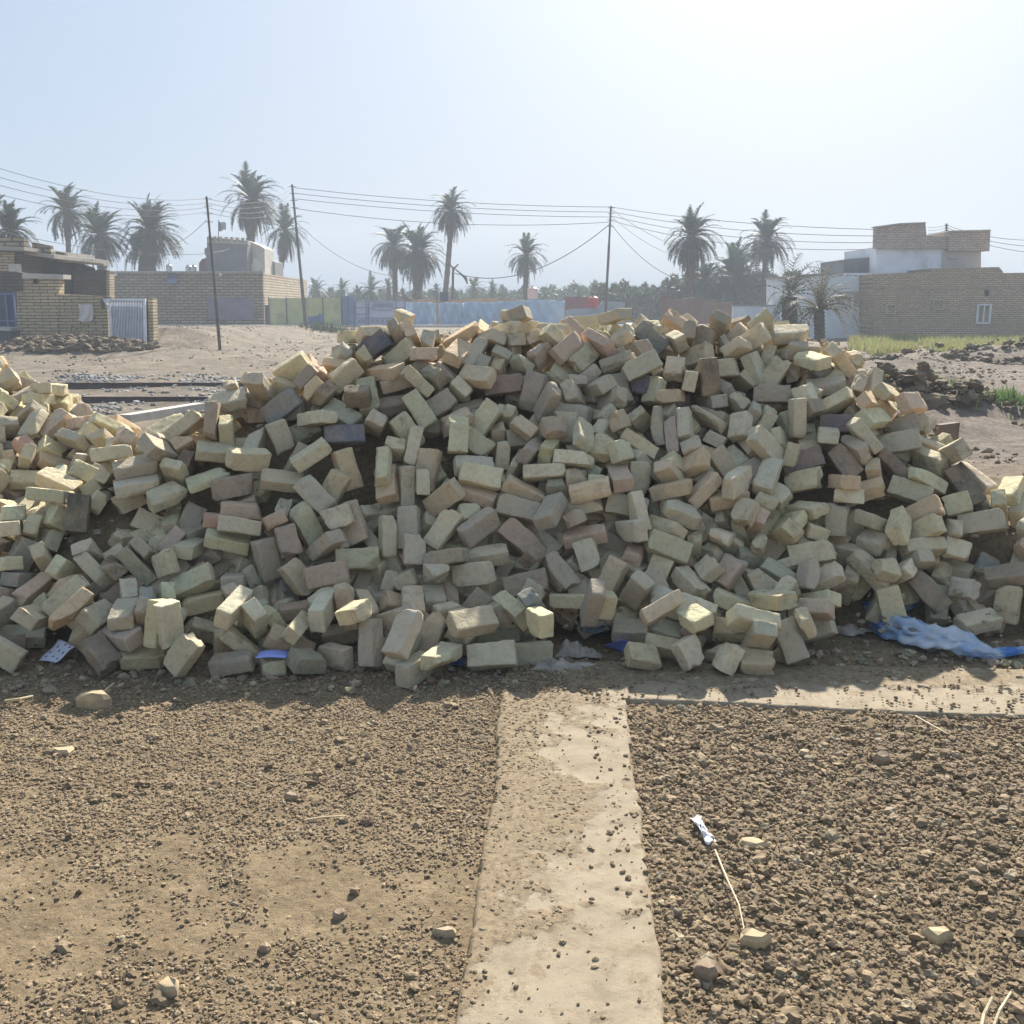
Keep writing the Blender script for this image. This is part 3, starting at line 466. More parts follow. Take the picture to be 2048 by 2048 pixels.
-1002,4989,70,141,-115,238,225,-1572,6993,461,-120,67,266,225,825,5748,849,-9,-294,-9,120,-1368,5249,380,238,-20,-181,225,-1629,5138,313,130,232,54,120,1262,4757,120,224,-59,184,225,
1472,5321,384,-201,52,102,225,77,7607,891,223,152,21,225,646,5020,177,65,78,282,225,-32,6497,1524,2,27,-134,225,-3403,7810,956,247,-2,0,225,-1493,5261,388,294,-27,53,225,
1012,5591,761,138,239,106,225,-1257,7801,292,138,-160,-3,225,-254,4775,115,186,-101,186,225,-2453,5536,457,76,-94,-185,225,257,5548,688,294,-17,-22,225,692,6496,1503,30,40,168,225,
-1586,5114,216,-167,-85,63,225,-2887,6678,659,133,225,-146,225,-1250,8082,187,-135,-233,36,160,743,5251,425,40,-12,226,225,259,5334,447,153,255,-41,225,-781,6827,1095,-105,45,266,225,
1749,6006,1093,-169,31,200,225,1132,6112,1257,-182,-130,193,160,1056,5518,602,-249,81,-120,225,-3259,7088,965,-26,12,243,225,-1255,4781,187,-103,206,-192,225,-530,5237,323,-24,159,78,225,
2165,5947,905,36,98,-236,225,-3388,7052,952,-49,-116,187,225,-342,6032,1157,297,37,-12,225,-157,5322,439,64,191,-192,225,-1516,4962,70,154,62,-17,225,782,5919,960,88,0,-114,140,
2458,7613,331,185,-12,81,225,-2616,5694,322,38,-204,71,140,-2691,5673,203,155,208,5,225,-1664,5958,984,-240,174,2,225,1059,5391,478,-154,244,-3,225,-1263,7348,607,46,-77,74,225,
-1015,6319,1401,-296,42,-6,140,1142,7039,1517,119,242,-126,225,2705,5304,345,-23,227,-107,225,950,6066,1082,54,59,-269,225,-1162,8166,196,147,-33,-122,225,-1174,7576,536,-3,-289,-77,225,
2363,7833,279,-107,-225,-139,225,-1671,7153,289,69,27,147,225,-629,7614,722,-142,-68,48,160,-3554,7134,1048,-232,129,-24,120,1796,5983,989,8,4,263,225,-1304,5171,249,-186,55,82,225,
2235,5181,138,-210,-178,-67,225,-2006,5503,762,-254,28,29,225,616,6245,1365,-40,41,293,160,-2823,6026,384,24,181,3,225,-532,7863,613,99,-103,-38,120,464,5279,378,117,-274,-31,225,
-1264,4896,72,63,11,-54,225,-1918,6323,543,-182,67,-199,120,-775,6646,1202,-121,5,248,225,2339,8008,180,-61,136,-9,225,-1410,5598,771,88,81,-191,160,124,5874,962,-238,-127,-50,225,
-3307,6706,741,-2,111,278,225,-819,7226,819,-128,-33,158,120,-357,5435,672,20,-167,-54,160,343,5407,508,174,48,-15,225,107,5608,755,153,218,85,140,2004,6500,1361,100,-247,-83,225,
-2702,6647,685,-103,41,173,225,-1213,6134,1300,109,-13,-184,225,-847,5164,262,-130,-122,90,225,1014,5695,872,0,-150,247,225,-200,5137,231,155,43,-182,225,161,5267,370,76,-92,-149,225,
-997,4981,70,-148,-93,-219,225,-885,7126,882,44,250,82,225,2355,7909,226,252,-12,-150,225,1191,5340,426,56,-75,234,120,2125,6329,1219,9,115,-265,160,830,5150,244,71,-50,226,225,
2491,6695,598,218,-99,-136,120,877,6176,1271,76,128,113,225,-346,6213,1338,193,-210,-82,225,-3264,6338,674,-11,-263,123,225,1389,7404,1071,72,-187,-223,225,-910,6705,1150,-188,174,-156,225,
63,4970,70,-22,-244,22,225,-2437,5910,389,-278,-103,41,160,-99,7408,1075,25,-101,149,225,-3388,6525,747,50,-231,-179,225,41,6275,1282,62,-69,127,160,-1534,7370,309,171,-107,59,120,
2012,6175,1182,193,189,128,225,2507,7278,278,184,212,11,225,-3052,6283,445,42,78,-283,225,1647,6509,1498,225,-186,62,225,-1209,5939,1110,-139,-93,-172,120,-498,6319,1370,17,-65,-52,225,
-1210,5224,455,233,-114,-95,225,2777,5857,642,154,236,-93,120,-313,5478,610,81,189,-94,225,2371,5678,678,39,95,-282,225,622,5598,778,-66,-233,-163,225,-892,7367,683,-91,-48,55,120,
1077,6911,1504,-32,36,295,225,1222,6531,1400,-40,6,165,225,-2895,6746,803,203,-48,16,225,-1103,7518,594,94,-126,-241,140,-481,5153,259,-169,142,-146,225,985,4973,70,88,98,55,225,
1349,6083,1099,-126,154,224,120,-438,5297,417,125,-69,-202,225,448,5190,292,-181,-235,-44,225,-13,5209,282,31,-91,273,225,13,5558,688,40,58,-64,225,527,5943,1019,11,-283,97,225,
-1500,6872,620,-135,-14,209,120,1749,7268,1081,-13,-45,-296,225,2217,5330,330,43,119,271,120,1476,4950,140,249,135,-32,225,1687,5458,508,26,173,-205,225,545,5445,595,298,-4,-31,225,
670,6083,1096,97,-61,128,140,248,6336,1331,21,73,-283,225,-1327,7281,629,-54,-72,284,225,-1175,8223,102,82,-286,-26,225,-1644,6421,806,244,120,19,225,-494,4766,134,-87,283,46,225,
2457,5137,70,19,-28,280,225,-3198,6800,774,278,36,11,225,-830,4964,70,62,-7,216,225,1284,7167,1137,219,192,-55,225,1080,6272,1224,-169,233,43,140,1956,5706,774,261,-58,-7,160,
-1483,5960,1244,32,55,266,160,-3398,6779,833,18,-24,-271,225,538,5069,144,-116,194,157,225,-651,7783,612,-195,188,38,120,1414,5505,609,150,-83,-234,225,-1604,6442,918,-277,-9,104,225,
2585,6540,483,215,-184,96,225,-3103,6676,753,-48,-290,-54,140,-1350,7659,267,91,-117,-255,225,-639,5015,191,140,-176,182,140,-903,5071,154,-49,-95,164,225,67,6431,1401,33,-57,260,225,
1743,7931,689,-90,59,224,225,-517,8386,350,249,-164,-6,225,-1195,7705,398,90,-268,-99,140,-1806,5903,1004,52,45,262,225,1092,5053,116,-124,-180,171,225,-2130,6070,443,267,103,51,140,
-803,6333,1302,24,1,-242,225,-456,8137,492,-147,-249,47,160,1848,5252,243,45,216,-173,225,-12,8190,583,-127,145,-115,225,-85,5487,602,-40,289,44,225,857,5239,334,194,85,75,225,
1443,7122,1170,-99,7,-139,160,2155,8258,288,-90,97,-49,225,-2374,5579,563,-99,-118,-26,160,-3837,7543,1196,-104,-62,65,225,1179,7210,1139,-180,-72,169,225,-1980,4975,233,-113,263,89,160,
707,5792,903,96,-57,-178,140,-425,6747,1371,28,215,112,225,1465,7536,940,22,-11,-112,225,-610,8604,218,-17,251,-163,225,604,6419,1440,-78,84,-232,225,210,5138,236,-7,202,-172,225,
661,6332,1353,-236,-24,-57,225,-717,6389,1388,39,-27,294,225,-274,5157,231,174,-139,-192,225,1453,6327,1300,6,-14,172,160,1640,6480,1429,-30,-62,-181,225,1027,7526,932,-84,84,242,140,
-1036,7726,411,234,168,-20,225,-3046,7002,900,-22,54,-126,160,2122,5411,412,-210,-172,-37,225,-2578,6329,634,-26,123,207,120,1931,7209,1128,50,-253,98,225,-1206,5221,344,251,-1,-142,225,
2295,8189,156,-130,12,-246,225,994,6170,1272,-16,90,147,140,2434,7440,310,-144,78,-170,225,-3152,6089,521,142,27,240,120,-1042,4999,70,-7,289,50,225,-2455,4960,70,-166,-178,-139,225,
-35,5433,536,294,48,17,225,2603,6478,415,-165,66,-201,225,-1586,7776,127,270,-104,-80,225,-2745,6534,569,-143,202,16,225,-1023,5377,509,-282,-8,-87,225,31,8333,469,-146,149,-178,225,
1225,5932,1003,-209,145,-38,140,-899,7287,844,-137,-20,263,225,-604,7929,538,50,-96,-247,225,1677,6367,1383,49,290,16,225,-703,7676,701,-159,6,171,225,-1426,6546,894,-155,214,-131,120,
88,6094,1235,-11,10,-52,160,480,6354,1386,-32,111,-244,225,825,4960,123,-148,35,201,120,-948,6399,1347,21,-20,117,225,1187,5480,565,-40,-42,-294,225,1482,5500,566,-28,167,14,225,
-1439,6392,973,-132,48,259,160,-955,6395,1253,-175,-109,79,225,-1044,6049,1240,-29,-277,-110,140,846,6290,1326,172,-112,22,120,531,6942,1303,-107,-17,-22,225,-2594,5807,368,-163,-146,-121,160,
-2698,5136,417,-8,82,129,120,51,5410,524,253,85,-124,225,1945,6078,1056,-63,72,191,225,256,7636,852,-3,-136,-244,225,2435,7656,175,113,-235,2,160,-1301,6978,781,-15,122,187,225,
-2667,5520,441,-12,101,225,225,596,6735,1470,225,142,138,225,2435,5146,70,-155,-243,-75,225,694,5111,237,-289,44,19,225,-1106,5954,1110,-72,-161,91,225,510,6207,1219,-87,270,-31,225,
-717,7321,920,164,205,98,225,2066,8802,78,28,-206,-193,140,-1132,6533,1131,264,-75,76,225,2548,6300,690,-192,-143,165,160,-3430,8058,834,66,10,-283,225,443,5037,89,-14,-82,1,225,
468,5699,771,50,85,-252,225,-974,6824,1013,242,149,-8,225,-1770,6358,679,252,110,104,225,1592,7364,1012,240,-156,77,160,-2239,7172,356,134,161,95,225,2764,6226,436,-77,-40,45,225,
1527,6438,1386,213,-88,190,140,-2559,5974,239,-248,-2,53,225,240,5723,852,-55,-13,-230,120,-1828,6547,627,248,-91,88,225,-1326,7240,698,61,-66,17,160,-249,7278,1068,-120,-18,217,225,
-2504,5875,502,-164,113,-89,225,-3358,7225,1033,214,-124,-161,120,-2496,4976,184,11,58,-247,225,986,5147,275,58,88,-263,160,2855,6326,114,-33,107,-12,225,-1520,7560,211,-11,34,-275,160,
-641,5586,772,35,-13,297,225,279,5974,1102,96,136,-36,225,-3246,6482,564,-229,-168,-30,225,2654,7080,245,-77,178,-87,120,-922,7511,711,-114,-28,230,120,2546,6422,632,165,66,239,225,
2558,6787,522,134,-114,-227,140,-3217,7544,885,-262,130,21,225,-1995,5173,308,-122,-37,234,225,-2969,6815,713,-107,186,147,225,581,5163,256,56,65,-274,225,664,5320,429,31,156,23,225,
-1530,4938,70,215,176,57,225,2440,5156,70,-76,-192,151,225,574,5567,706,279,-22,-91,160,-866,5874,1004,125,-16,64,225,2659,6066,568,200,-140,173,120,213,6131,1169,191,-74,-202,225,
-1765,6899,345,50,113,-248,225,-1826,7265,121,-121,10,-7,225,-1822,7446,40,-1,-2,-180,225,-709,8397,157,-123,10,202,225,-2331,5020,169,82,134,-217,225,-2299,5782,576,-66,182,217,225,
-1213,6777,975,-90,273,62,225,2387,7293,559,160,-174,168,225,969,7654,994,51,-66,-197,225,-145,7797,741,-266,5,52,140,2763,5934,453,239,-92,-107,225,-627,4763,39,0,0,278,160,
190,5537,649,-2,205,-137,225,-2536,5895,317,48,-188,229,225,2947,6204,112,3,221,-165,120,1383,6711,1403,9,-82,-252,140,286,8752,185,25,252,-159,160,-378,4916,105,201,-78,-158,225,
1632,5746,793,112,3,22,225,-1335,6142,1159,283,50,82,225,-1135,7270,741,-243,-151,37,225,1205,8987,98,158,-84,-157,225,99,4749,186,156,-69,-129,225,-1745,6021,886,-129,240,-110,225,
-1392,6864,741,-126,262,-61,160,1929,7009,1232,113,-269,45,225,107,8749,161,260,136,-29,225,-1825,7198,194,80,1,-4,225,1694,7578,918,-7,288,80,225,143,8261,486,51,71,-160,140,
-2638,5342,425,104,-103,-126,120,1417,5714,842,165,9,-104,160,-3805,7416,1223,-34,-203,-209,225,-2756,5356,503,127,-58,53,225,-3767,7880,1099,273,28,-90,140,-2681,5880,187,-17,29,-26,225,
-2021,6337,505,-201,-217,-30,160,-1496,7240,405,-117,-80,122,140,1224,8105,550,-37,-108,-273,225,-68,8411,377,-76,75,278,160,-2789,5488,402,280,69,-63,225,-190,5895,1023,-147,121,180,120,
771,6454,1391,-20,249,-154,160,1746,8077,605,59,120,-266,160,-2720,6358,620,54,-58,237,140,2494,6917,474,226,-91,-146,225,-1175,7421,752,-48,-220,-140,225,1913,5158,133,104,-122,-217,225,
355,5223,305,-111,-91,-128,225,1100,7097,1216,5,-156,245,120,2552,7180,170,79,126,194,225,1708,7436,1005,134,181,-139,140,-1350,7934,130,259,-103,109,225,-419,8082,557,69,39,265,225,
-4277,8828,572,-65,1,156,120,-926,6024,1166,-81,102,186,140,2865,5656,499,6,12,-177,225,-1850,6072,921,-58,-155,-196,120,-535,6624,1414,-242,-170,-3,225,916,6829,1454,63,-266,110,225,
-653,7356,876,88,254,34,120,-3005,6900,779,-57,-141,-256,225,-1803,7042,247,-73,126,185,225,1186,7419,1013,-43,69,196,225,-766,7932,416,266,-81,95,140,1942,5959,955,-238,-132,-30,140,
307,6204,1279,-77,-103,-269,160,-759,6951,1093,-131,-22,-61,160,-699,7024,1030,-58,138,257,225,951,6951,1312,150,111,77,225,1097,7383,1097,-125,-110,139,225,2592,7256,215,-144,41,-214,160,
-1627,7478,230,181,-67,-155,225,-3306,8130,734,-20,-160,-158,225,-2566,6021,400,-52,-17,55,225,-2409,6646,780,-208,178,70,120,2608,7405,249,79,131,202,225,-901,5045,76,247,-99,108,225,
-1924,5671,801,94,-40,-273,225,1280,5696,771,63,-81,227,225,-1655,6577,648,-196,177,-127,225,-560,6961,1136,275,-55,96,120,-982,7045,875,-42,-70,-125,225,-542,7230,999,-207,14,-136,225,
-171,7952,678,224,-193,43,225,1969,8155,536,18,-271,116,225,-1496,6504,965,-129,-53,176,225,-617,6853,1216,-152,-87,-18,160,1221,7449,1090,220,178,-94,225,-1478,7749,231,158,-49,165,225,
-1325,6032,1149,17,176,-223,140,-721,6740,1261,-73,19,-108,225,-1421,6125,1191,-79,-31,254,225,875,6739,1426,-104,109,-259,160,-3550,8094,849,-195,30,152,160,-285,5309,426,-33,285,-27,225,
-324,5229,331,-137,138,-145,225,-2639,5139,231,123,-35,-111,225,-2669,5345,297,-7,-81,34,225,2572,5738,721,-262,116,67,225,-947,5949,1116,-178,-66,220,140,539,6099,1113,-130,241,117,225,
-1975,7135,259,-102,68,-117,225,-1464,7277,529,-181,-215,76,160,-3105,7210,875,101,89,226,225,-3407,7691,999,-233,35,100,225,-409,7880,623,-63,97,240,225,-1846,4709,98,-128,247,-65,225,
2955,6231,287,-69,281,-42,225,-2527,6163,429,36,162,-207,225,1262,6782,1421,284,-68,48,225,2684,7211,133,-124,40,-240,225,-1480,7452,348,-159,23,-157,225,-374,8597,304,-265,34,-61,225,
-1501,6267,1045,104,-96,-193,225,-3035,6156,450,-7,-290,54,120,2603,6147,602,-225,-84,174,120,1353,6863,1395,-156,7,-76,225,1261,6784,1504,28,-58,-285,225,2696,5265,206,-254,-51,-56,225,
-649,4986,70,232,51,-155,225,-2582,4997,107,102,19,-93,225,-2006,4979,133,36,-136,264,225,-1641,5045,182,52,-137,245,225,-2645,5492,313,-63,-58,226,160,-1950,6104,682,19,-142,-137,160,
-2377,6138,324,295,-39,-2,225,-1732,6666,544,-1,124,144,140,-332,6566,1405,-56,-48,-91,225,-1819,6733,374,-122,15,-214,120,-140,6982,1225,-71,-28,-17,225,2620,6886,166,-226,-93,169,225,
840,7400,1033,25,196,-224,160,-3189,7371,919,70,110,245,120,2527,7402,158,-67,-246,78,225,-1164,7949,347,46,220,156,225,1749,8737,171,17,117,274,225,2209,8649,72,24,73,288,225,
-2419,4584,63,161,-138,161,120,1317,4933,128,25,-66,-215,225,-2465,6019,301,46,-288,61,225,-2391,6152,417,-81,181,-219,140,1895,6501,1342,-12,54,-219,225,-2007,6972,409,-125,192,162,120,
-437,6959,1225,224,-176,-10,225,1136,7268,1238,245,-44,167,225,1690,7540,979,29,78,-287,225,1668,8026,684,180,-213,104,140,1560,7949,647,-51,63,122,120,-1076,4749,73,212,11,-212,140,
1505,7004,1294,214,119,-89,225,-1856,5806,929,99,23,-126,225,-1381,7478,572,262,2,-47,225,-3486,6778,923,-284,-18,-14,225,-2102,4767,220,186,-99,68,160,-633,7088,1093,236,-109,93,160,
1989,6093,1078,-107,-210,30,225,-3420,4739,39,0,0,299,225,-3217,4819,39,0,0,-48,160,-2890,4794,39,0,0,-113,225,-2691,4842,39,0,0,1,225,-2048,4816,54,14,14,-167,225,
-1880,4867,56,-7,54,-293,225,1477,4835,110,24,245,141,225,-3307,5118,48,3,-12,105,225,-3264,4946,81,-97,-9,-97,120,-2992,4931,80,151,241,-30,120,-2807,4953,80,-2,-170,248,225,
-2210,4960,135,-36,-277,104,140,2729,5039,46,-2,-22,298,120,3108,5050,109,109,-44,89,225,-3377,5212,39,0,-1,96,225,-3248,5246,129,92,108,262,225,-2991,5229,176,-29,293,-6,225,
-2814,5027,148,293,32,-7,160,3209,5156,248,-198,189,-77,225,3475,5223,52,-35,0,-298,120,3705,5104,58,187,-100,-100,225,-3177,5380,113,85,52,-160,225,-3080,5355,202,3,-267,13,225,
3011,5089,161,144,134,-224,160,3280,5540,97,-90,-27,-285,160,3483,5399,100,-207,-191,16,225,3642,5292,39,0,0,-63,160,-4118,5412,39,0,0,147,140,-3950,5444,39,0,0,15,140,
-3707,5416,40,-1,-2,230,225,-3525,5517,69,-86,64,225,120,-3440,5396,89,-112,237,-143,225,-3142,5596,46,8,-12,152,160,-3061,5491,115,76,186,221,225,-2939,5599,135,-115,-172,142,225,
3153,5583,173,47,119,207,225,3288,5656,78,-1,123,1,140,3411,5562,62,-172,147,-128,160,-4239,5563,47,7,-6,286,225,-3779,5576,56,14,-25,40,160,-3203,5688,136,4,-31,253,225,
-3030,5693,68,25,24,-125,225,-2826,5679,106,107,-186,-166,225,273,5619,772,280,-83,-54,225,3046,5610,353,39,-250,128,225,3185,5850,77,-263,132,0,225,-4110,5714,184,-8,109,-136,225,
-3835,5634,123,-130,267,-37,225,-3677,5730,188,32,-115,-199,160,-3541,5709,171,114,31,272,140,-2947,5788,120,-223,177,-88,120,-2802,5863,112,84,18,-37,120,-2097,5886,623,-145,-25,-191,160,
-2040,5980,663,21,-28,-275,140,1006,5800,867,41,276,109,120,3098,5986,102,-139,202,-170,225,3233,5988,39,0,0,-71,120,-4189,5928,235,29,-86,-284,225,-3989,5751,196,-38,-68,212,225,
-3789,5800,229,-18,187,207,225,-3517,5875,240,-75,-4,-199,120,-3334,5909,275,187,223,30,140,-3092,5958,256,-136,-46,262,140,3065,6136,66,-5,38,41,225,-4022,5983,300,154,1,-128,120,
-3740,5949,260,160,-111,-216,120,-2567,6071,268,-54,-245,-134,225,-2139,6219,415,-284,-69,-52,160,2693,6364,284,-61,151,11,225,3068,6262,39,17,-300,0,140,-3828,5936,310,55,-117,-145,225,
-3679,6073,368,101,-15,-249,225,-2871,6202,387,-141,-205,151,225,-2441,6398,462,-156,-14,-11,225,-1609,6604,830,87,-126,36,225,-165,6229,1299,276,41,-14,225,725,6237,1278,137,204,-12,140,
2637,6267,542,79,118,-125,225,2809,6446,90,75,66,282,120,2941,6455,63,53,-67,-223,160,3071,6378,64,-63,-70,213,120,-3891,6338,510,-90,194,-101,225,-3469,6177,424,146,24,140,225,
-2615,6410,488,120,178,162,225,-2203,6443,558,-29,107,-256,225,-1810,6513,524,62,-78,-282,160,2533,6547,570,63,167,136,160,3036,6766,39,0,0,-256,225,2963,6595,68,-173,207,-101,120,
-4298,6411,566,-108,247,-110,225,-3928,6482,604,96,64,37,225,-3750,6421,582,-6,34,158,225,-2833,6560,535,156,33,182,140,-2471,6690,611,-276,-46,-42,225,-1927,6757,459,-99,96,-27,160,
-1754,6763,440,-145,-128,-3,120,-1107,7049,830,39,205,164,140,346,6705,1451,-98,30,282,225,1597,6848,1354,246,147,-40,160,2459,6831,615,-169,33,-225,225,2452,7112,440,14,170,64,225,
2822,6890,221,10,-21,252,225,2841,6877,58,-208,44,-44,225,2892,6737,39,0,0,177,120,-4281,6569,619,-67,279,-40,225,-4102,6624,652,-105,226,-99,225,-3747,6518,646,-30,47,89,225,
-2884,6795,679,110,269,-28,120,-2653,6620,597,122,-75,1,225,-2493,6868,618,203,177,-50,120,-2376,6965,537,-51,18,149,140,-1949,7069,376,44,-208,212,225,-1585,7185,452,-107,-102,141,225,
-497,7286,1067,-43,-233,170,225,198,7079,1218,95,131,74,225,662,7167,1192,-61,89,267,225,981,7124,1207,164,145,26,225,1693,7039,1228,-67,-45,-132,225,3284,6635,39,0,0,265,225,
-786,7549,660,182,-197,134,225,126,7331,1118,-113,-69,216,225,232,7312,1139,-192,189,-102,225,728,7304,1127,194,-229,-5,160,2760,7537,174,236,144,68,140,2866,7049,126,14,-187,228,225,
3440,7213,58,211,18,18,225,-4236,6947,884,38,-91,85,225,-2606,7306,376,247,-119,-29,225,-2436,7395,311,-82,271,-93,225,-1985,7316,181,-211,-77,169,160,-1680,7328,180,-34,-119,-151,225,
-1231,7421,527,-102,-97,40,140,-901,7601,577,187,158,-173,160,-609,7505,790,-103,-40,76,120,238,7436,1031,19,23,-268,225,462,7526,953,15,-298,-16,120,1050,7463,1033,-28,56,-257,140,
2606,7651,218,-26,-286,87,225,2803,7435,111,0,0,164,140,2949,7190,61,-135,257,-67,225,3551,7824,39,-56,295,0,225,-4006,7199,1003,102,21,-111,225,-2844,7521,471,-218,153,-134,120,
-2787,7428,466,41,-143,-156,225,-2632,7592,284,-9,16,286,225,-2300,7459,185,-11,-92,281,140,-1918,7425,91,162,238,64,120,-1585,7562,142,58,16,141,120,-1367,7583,342,107,-20,133,225,
-1259,7578,449,22,-144,-258,225,-1070,7888,501,130,-54,-181,225,-520,7617,802,-254,-116,102,140,-57,7640,877,-92,243,-137,225,425,7697,902,-228,156,-102,225,763,7680,871,-150,135,107,120,
877,7626,936,-211,196,-64,225,1406,7694,866,210,214,13,225,1523,7699,852,-19,17,-209,225,3761,6945,39,0,0,299,225,2960,7920,39,0,0,-128,225,-4268,7342,1084,-9,-38,80,225,
-3094,7813,687,-132,-28,-240,225,-3076,7669,689,27,18,105,160,-2752,7647,360,209,155,46,225,-2572,7685,155,-38,65,132,225,-2460,7651,146,10,5,-266,140,-2357,7583,114,206,172,-83,160,
-2010,7684,67,203,-182,-84,140,-1969,7554,47,-17,4,-190,120,-1626,7625,63,-76,-35,113,140,-979,7958,422,201,203,-93,225,-406,7728,754,-237,-90,107,120,33,7767,778,119,-133,-62,160,
529,7648,867,-62,-47,-165,120,631,7718,857,-150,-24,-224,120,983,7686,915,-87,275,-30,225,1138,7672,872,34,-97,-254,225,1289,7651,857,197,-194,82,225,1687,7807,791,-281,11,-10,225,
2240,7791,552,-193,72,-6,225,2275,7783,412,234,-108,-108,140,2632,7593,162,-42,79,196,160,2598,7579,68,-262,44,-23,120,-3223,7804,755,209,-142,161,120,-3035,7894,531,-71,221,-165,140,
-2985,7881,408,113,135,218,225,-2694,7751,162,-73,95,93,225,-2477,7773,70,-245,72,-48,225,-2318,7772,91,208,-43,-192,140,-2119,7783,39,82,-289,0,225,-1867,7767,58,190,-93,-93,225,
-1648,7793,39,0,0,-1,140,-1646,7934,87,134,-51,-38,225,-1409,7849,197,-108,-104,217,225,-835,7778,501,-150,-85,172,160,-55,7985,676,-63,-13,224,225,169,7959,697,-50,193,-128,140,
1084,7992,739,-6,22,299,225,1078,7815,761,-33,93,254,225,1301,7809,767,16,281,104,225,1479,7872,714,130,127,53,140,2573,8083,210,276,-4,-1,225,2643,7734,39,-143,-264,0,225,
-3629,8311,807,-115,250,-100,160,-3346,7952,826,40,-293,-51,140,-3049,8107,318,47,140,157,140,-2914,8237,241,34,-93,250,225,-2719,8100,197,-206,-209,-62,225,-2747,7954,107,-102,53,4,225,
-2523,7929,46,8,2,300,225,-2167,7900,39,0,0,262,140,-1504,7996,91,204,-57,-195,140,-1024,8079,252,46,63,273,160,-690,8037,425,-6,-135,-57,160,-138,8095,559,15,50,279,160,
46,8016,621,-61,-55,23,140,525,8002,659,18,-148,-237,225,1626,8222,533,7,-41,130,225,2208,8046,373,107,108,243,225,2511,7943,66,-2,-113,278,140,-3655,8444,761,41,33,94,225,
-3136,8290,350,-62,-262,-13,225,-2991,8185,203,-67,124,-35,225,-2884,8283,135,140,256,36,120,-2703,8159,111,2,-1,7,225,-2468,8095,39,0,0,-296,225,-1557,8148,63,-210,-28,-211,120,
-1381,8122,94,65,40,-280,225,-356,8283,416,-43,-24,242,225,-161,8206,488,0,272,102,225,157,8195,528,-282,-54,15,225,443,8156,557,-134,135,-197,140,691,8155,553,-192,-59,179,225,
799,8321,546,-236,161,-90,225,1049,8162,584,103,-59,177,120,1530,8329,481,68,47,288,140,1769,8201,516,188,-217,85,225,2125,8174,404,-163,22,185,160,2351,8105,255,121,78,263,225,
2813,8224,39,0,0,233,225,-3581,8496,653,-230,174,28,160,-3091,8452,252,201,212,52,225,-3010,8371,183,-27,-58,250,225,-2817,8290,68,-112,108,-178,160,-2689,8245,39,0,0,178,225,
-1351,8226,39,0,0,-79,225,-835,8259,173,255,-120,104,225,-679,8289,306,6,290,-75,225,-146,8388,441,-231,173,-62,225,160,8351,437,53,-31,235,140,441,8283,513,-184,-3,-22,225,
898,8246,498,213,192,-44,225,1265,8249,484,-100,19,71,160,1462,8306,440,-79,-24,-275,225,1692,8371,411,215,193,-20,225,-3746,8651,641,240,-74,-58,225,-3175,8551,199,-153,-219,82,120,
-2992,8436,103,82,139,225,225,-2796,8450,62,58,283,79,225,-1271,8375,39,0,0,-63,225,-1082,8382,47,-8,14,298,120,-876,8421,78,-79,-24,-5,225,-644,8449,280,24,68,-131,225,
40,8544,341,-276,65,6,225,224,8451,367,11,93,281,120,426,8438,373,250,-115,36,225,605,8520,344,-164,-6,51,225,1046,8563,370,219,-102,-90,225,1417,8464,371,66,22,245,160,
2078,8507,201,79,97,270,225,2181,8336,211,87,92,268,225,2334,8428,66,-189,157,-110,160,2434,8467,58,-152,-148,148,160,-3269,8789,148,-91,85,-181,120,-3147,8739,118,-20,-180,116,160,
-2994,8630,64,168,-119,-116,160,-2832,8634,39,49,-296,0,225,-1072,8495,39,29,299,0,120,-914,8607,39,0,0,-133,225,-761,8624,93,-96,-280,-49,225,-640,8526,206,245,46,-18,225,
-434,8801,172,73,279,-77,225,97,8602,278,-17,134,268,225,259,8704,258,134,257,76,225,619,8709,293,-226,197,14,225,1127,8635,290,-212,206,50,160,1580,8807,197,215,191,-67,225,
2220,8471,107,-90,5,-232,225,-3480,9054,265,118,59,188,225,-3280,8969,92,-185,-127,-34,120,-3206,8919,171,-230,5,63,225,-2886,8856,85,-26,56,21,225,-754,8735,39,0,0,-300,225,
-554,8848,78,65,54,264,160,-364,8746,107,-120,2,45,225,-93,8722,182,156,-106,-34,225,456,8829,188,73,-86,-223,160,630,8812,184,-130,-226,65,140,1266,8756,183,108,-237,-51,225,
1465,8854,171,37,19,-213,225,-3453,9086,140,40,94,248,225,-3288,9186,117,121,174,56,225,-3198,8879,69,35,83,257,140,-3047,8880,39,0,0,-143,225,-744,8889,39,0,0,-1,225,
-521,8977,39,286,-91,0,160,-407,8922,65,-99,161,-200,160,-68,8900,106,120,-236,-81,225,70,8995,76,-214,-154,93,225,234,9009,69,78,-239,-155,225,786,8951,75,-50,-13,-288,225,
1078,8970,64,-45,46,205,140,1281,9043,44,-7,5,245,160,1415,8911,95,60,-20,18,225,1616,8963,61,156,251,-32,140,2149,8984,40,282,102,-1,225,2226,8828,42,6,5,188,225,
-3239,4370,39,0,0,239,225,-3158,4724,130,162,137,137,225,-3000,4663,123,49,-286,-16,225,-2752,4644,135,-27,-16,-220,225,-2610,4683,111,0,0,172,225,-1551,4622,67,115,120,181,225,
-486,4853,58,-2,212,-212,160,-3571,4942,39,0,0,288,225,-3234,5037,98,273,79,-50,160,-2734,4886,168,10,87,-242,225,-2640,4812,193,-25,-157,-49,225,-1941,4866,141,35,-44,245,120,
-3363,5338,58,201,68,68,225,-3352,5147,119,0,-12,155,140,-3149,5102,147,126,-47,-49,140,-2892,5217,309,-16,216,207,225,-2724,5262,386,-74,-224,-135,140,3316,5191,147,-102,13,-282,225,
3811,5193,83,-210,-27,-127,120,-4025,5072,39,97,284,0,160,-3586,5236,67,181,-171,-115,225,-3388,5338,181,-160,222,-95,120,-3216,5366,195,-275,-63,-35,140,-3144,5211,223,0,1,-1,160,
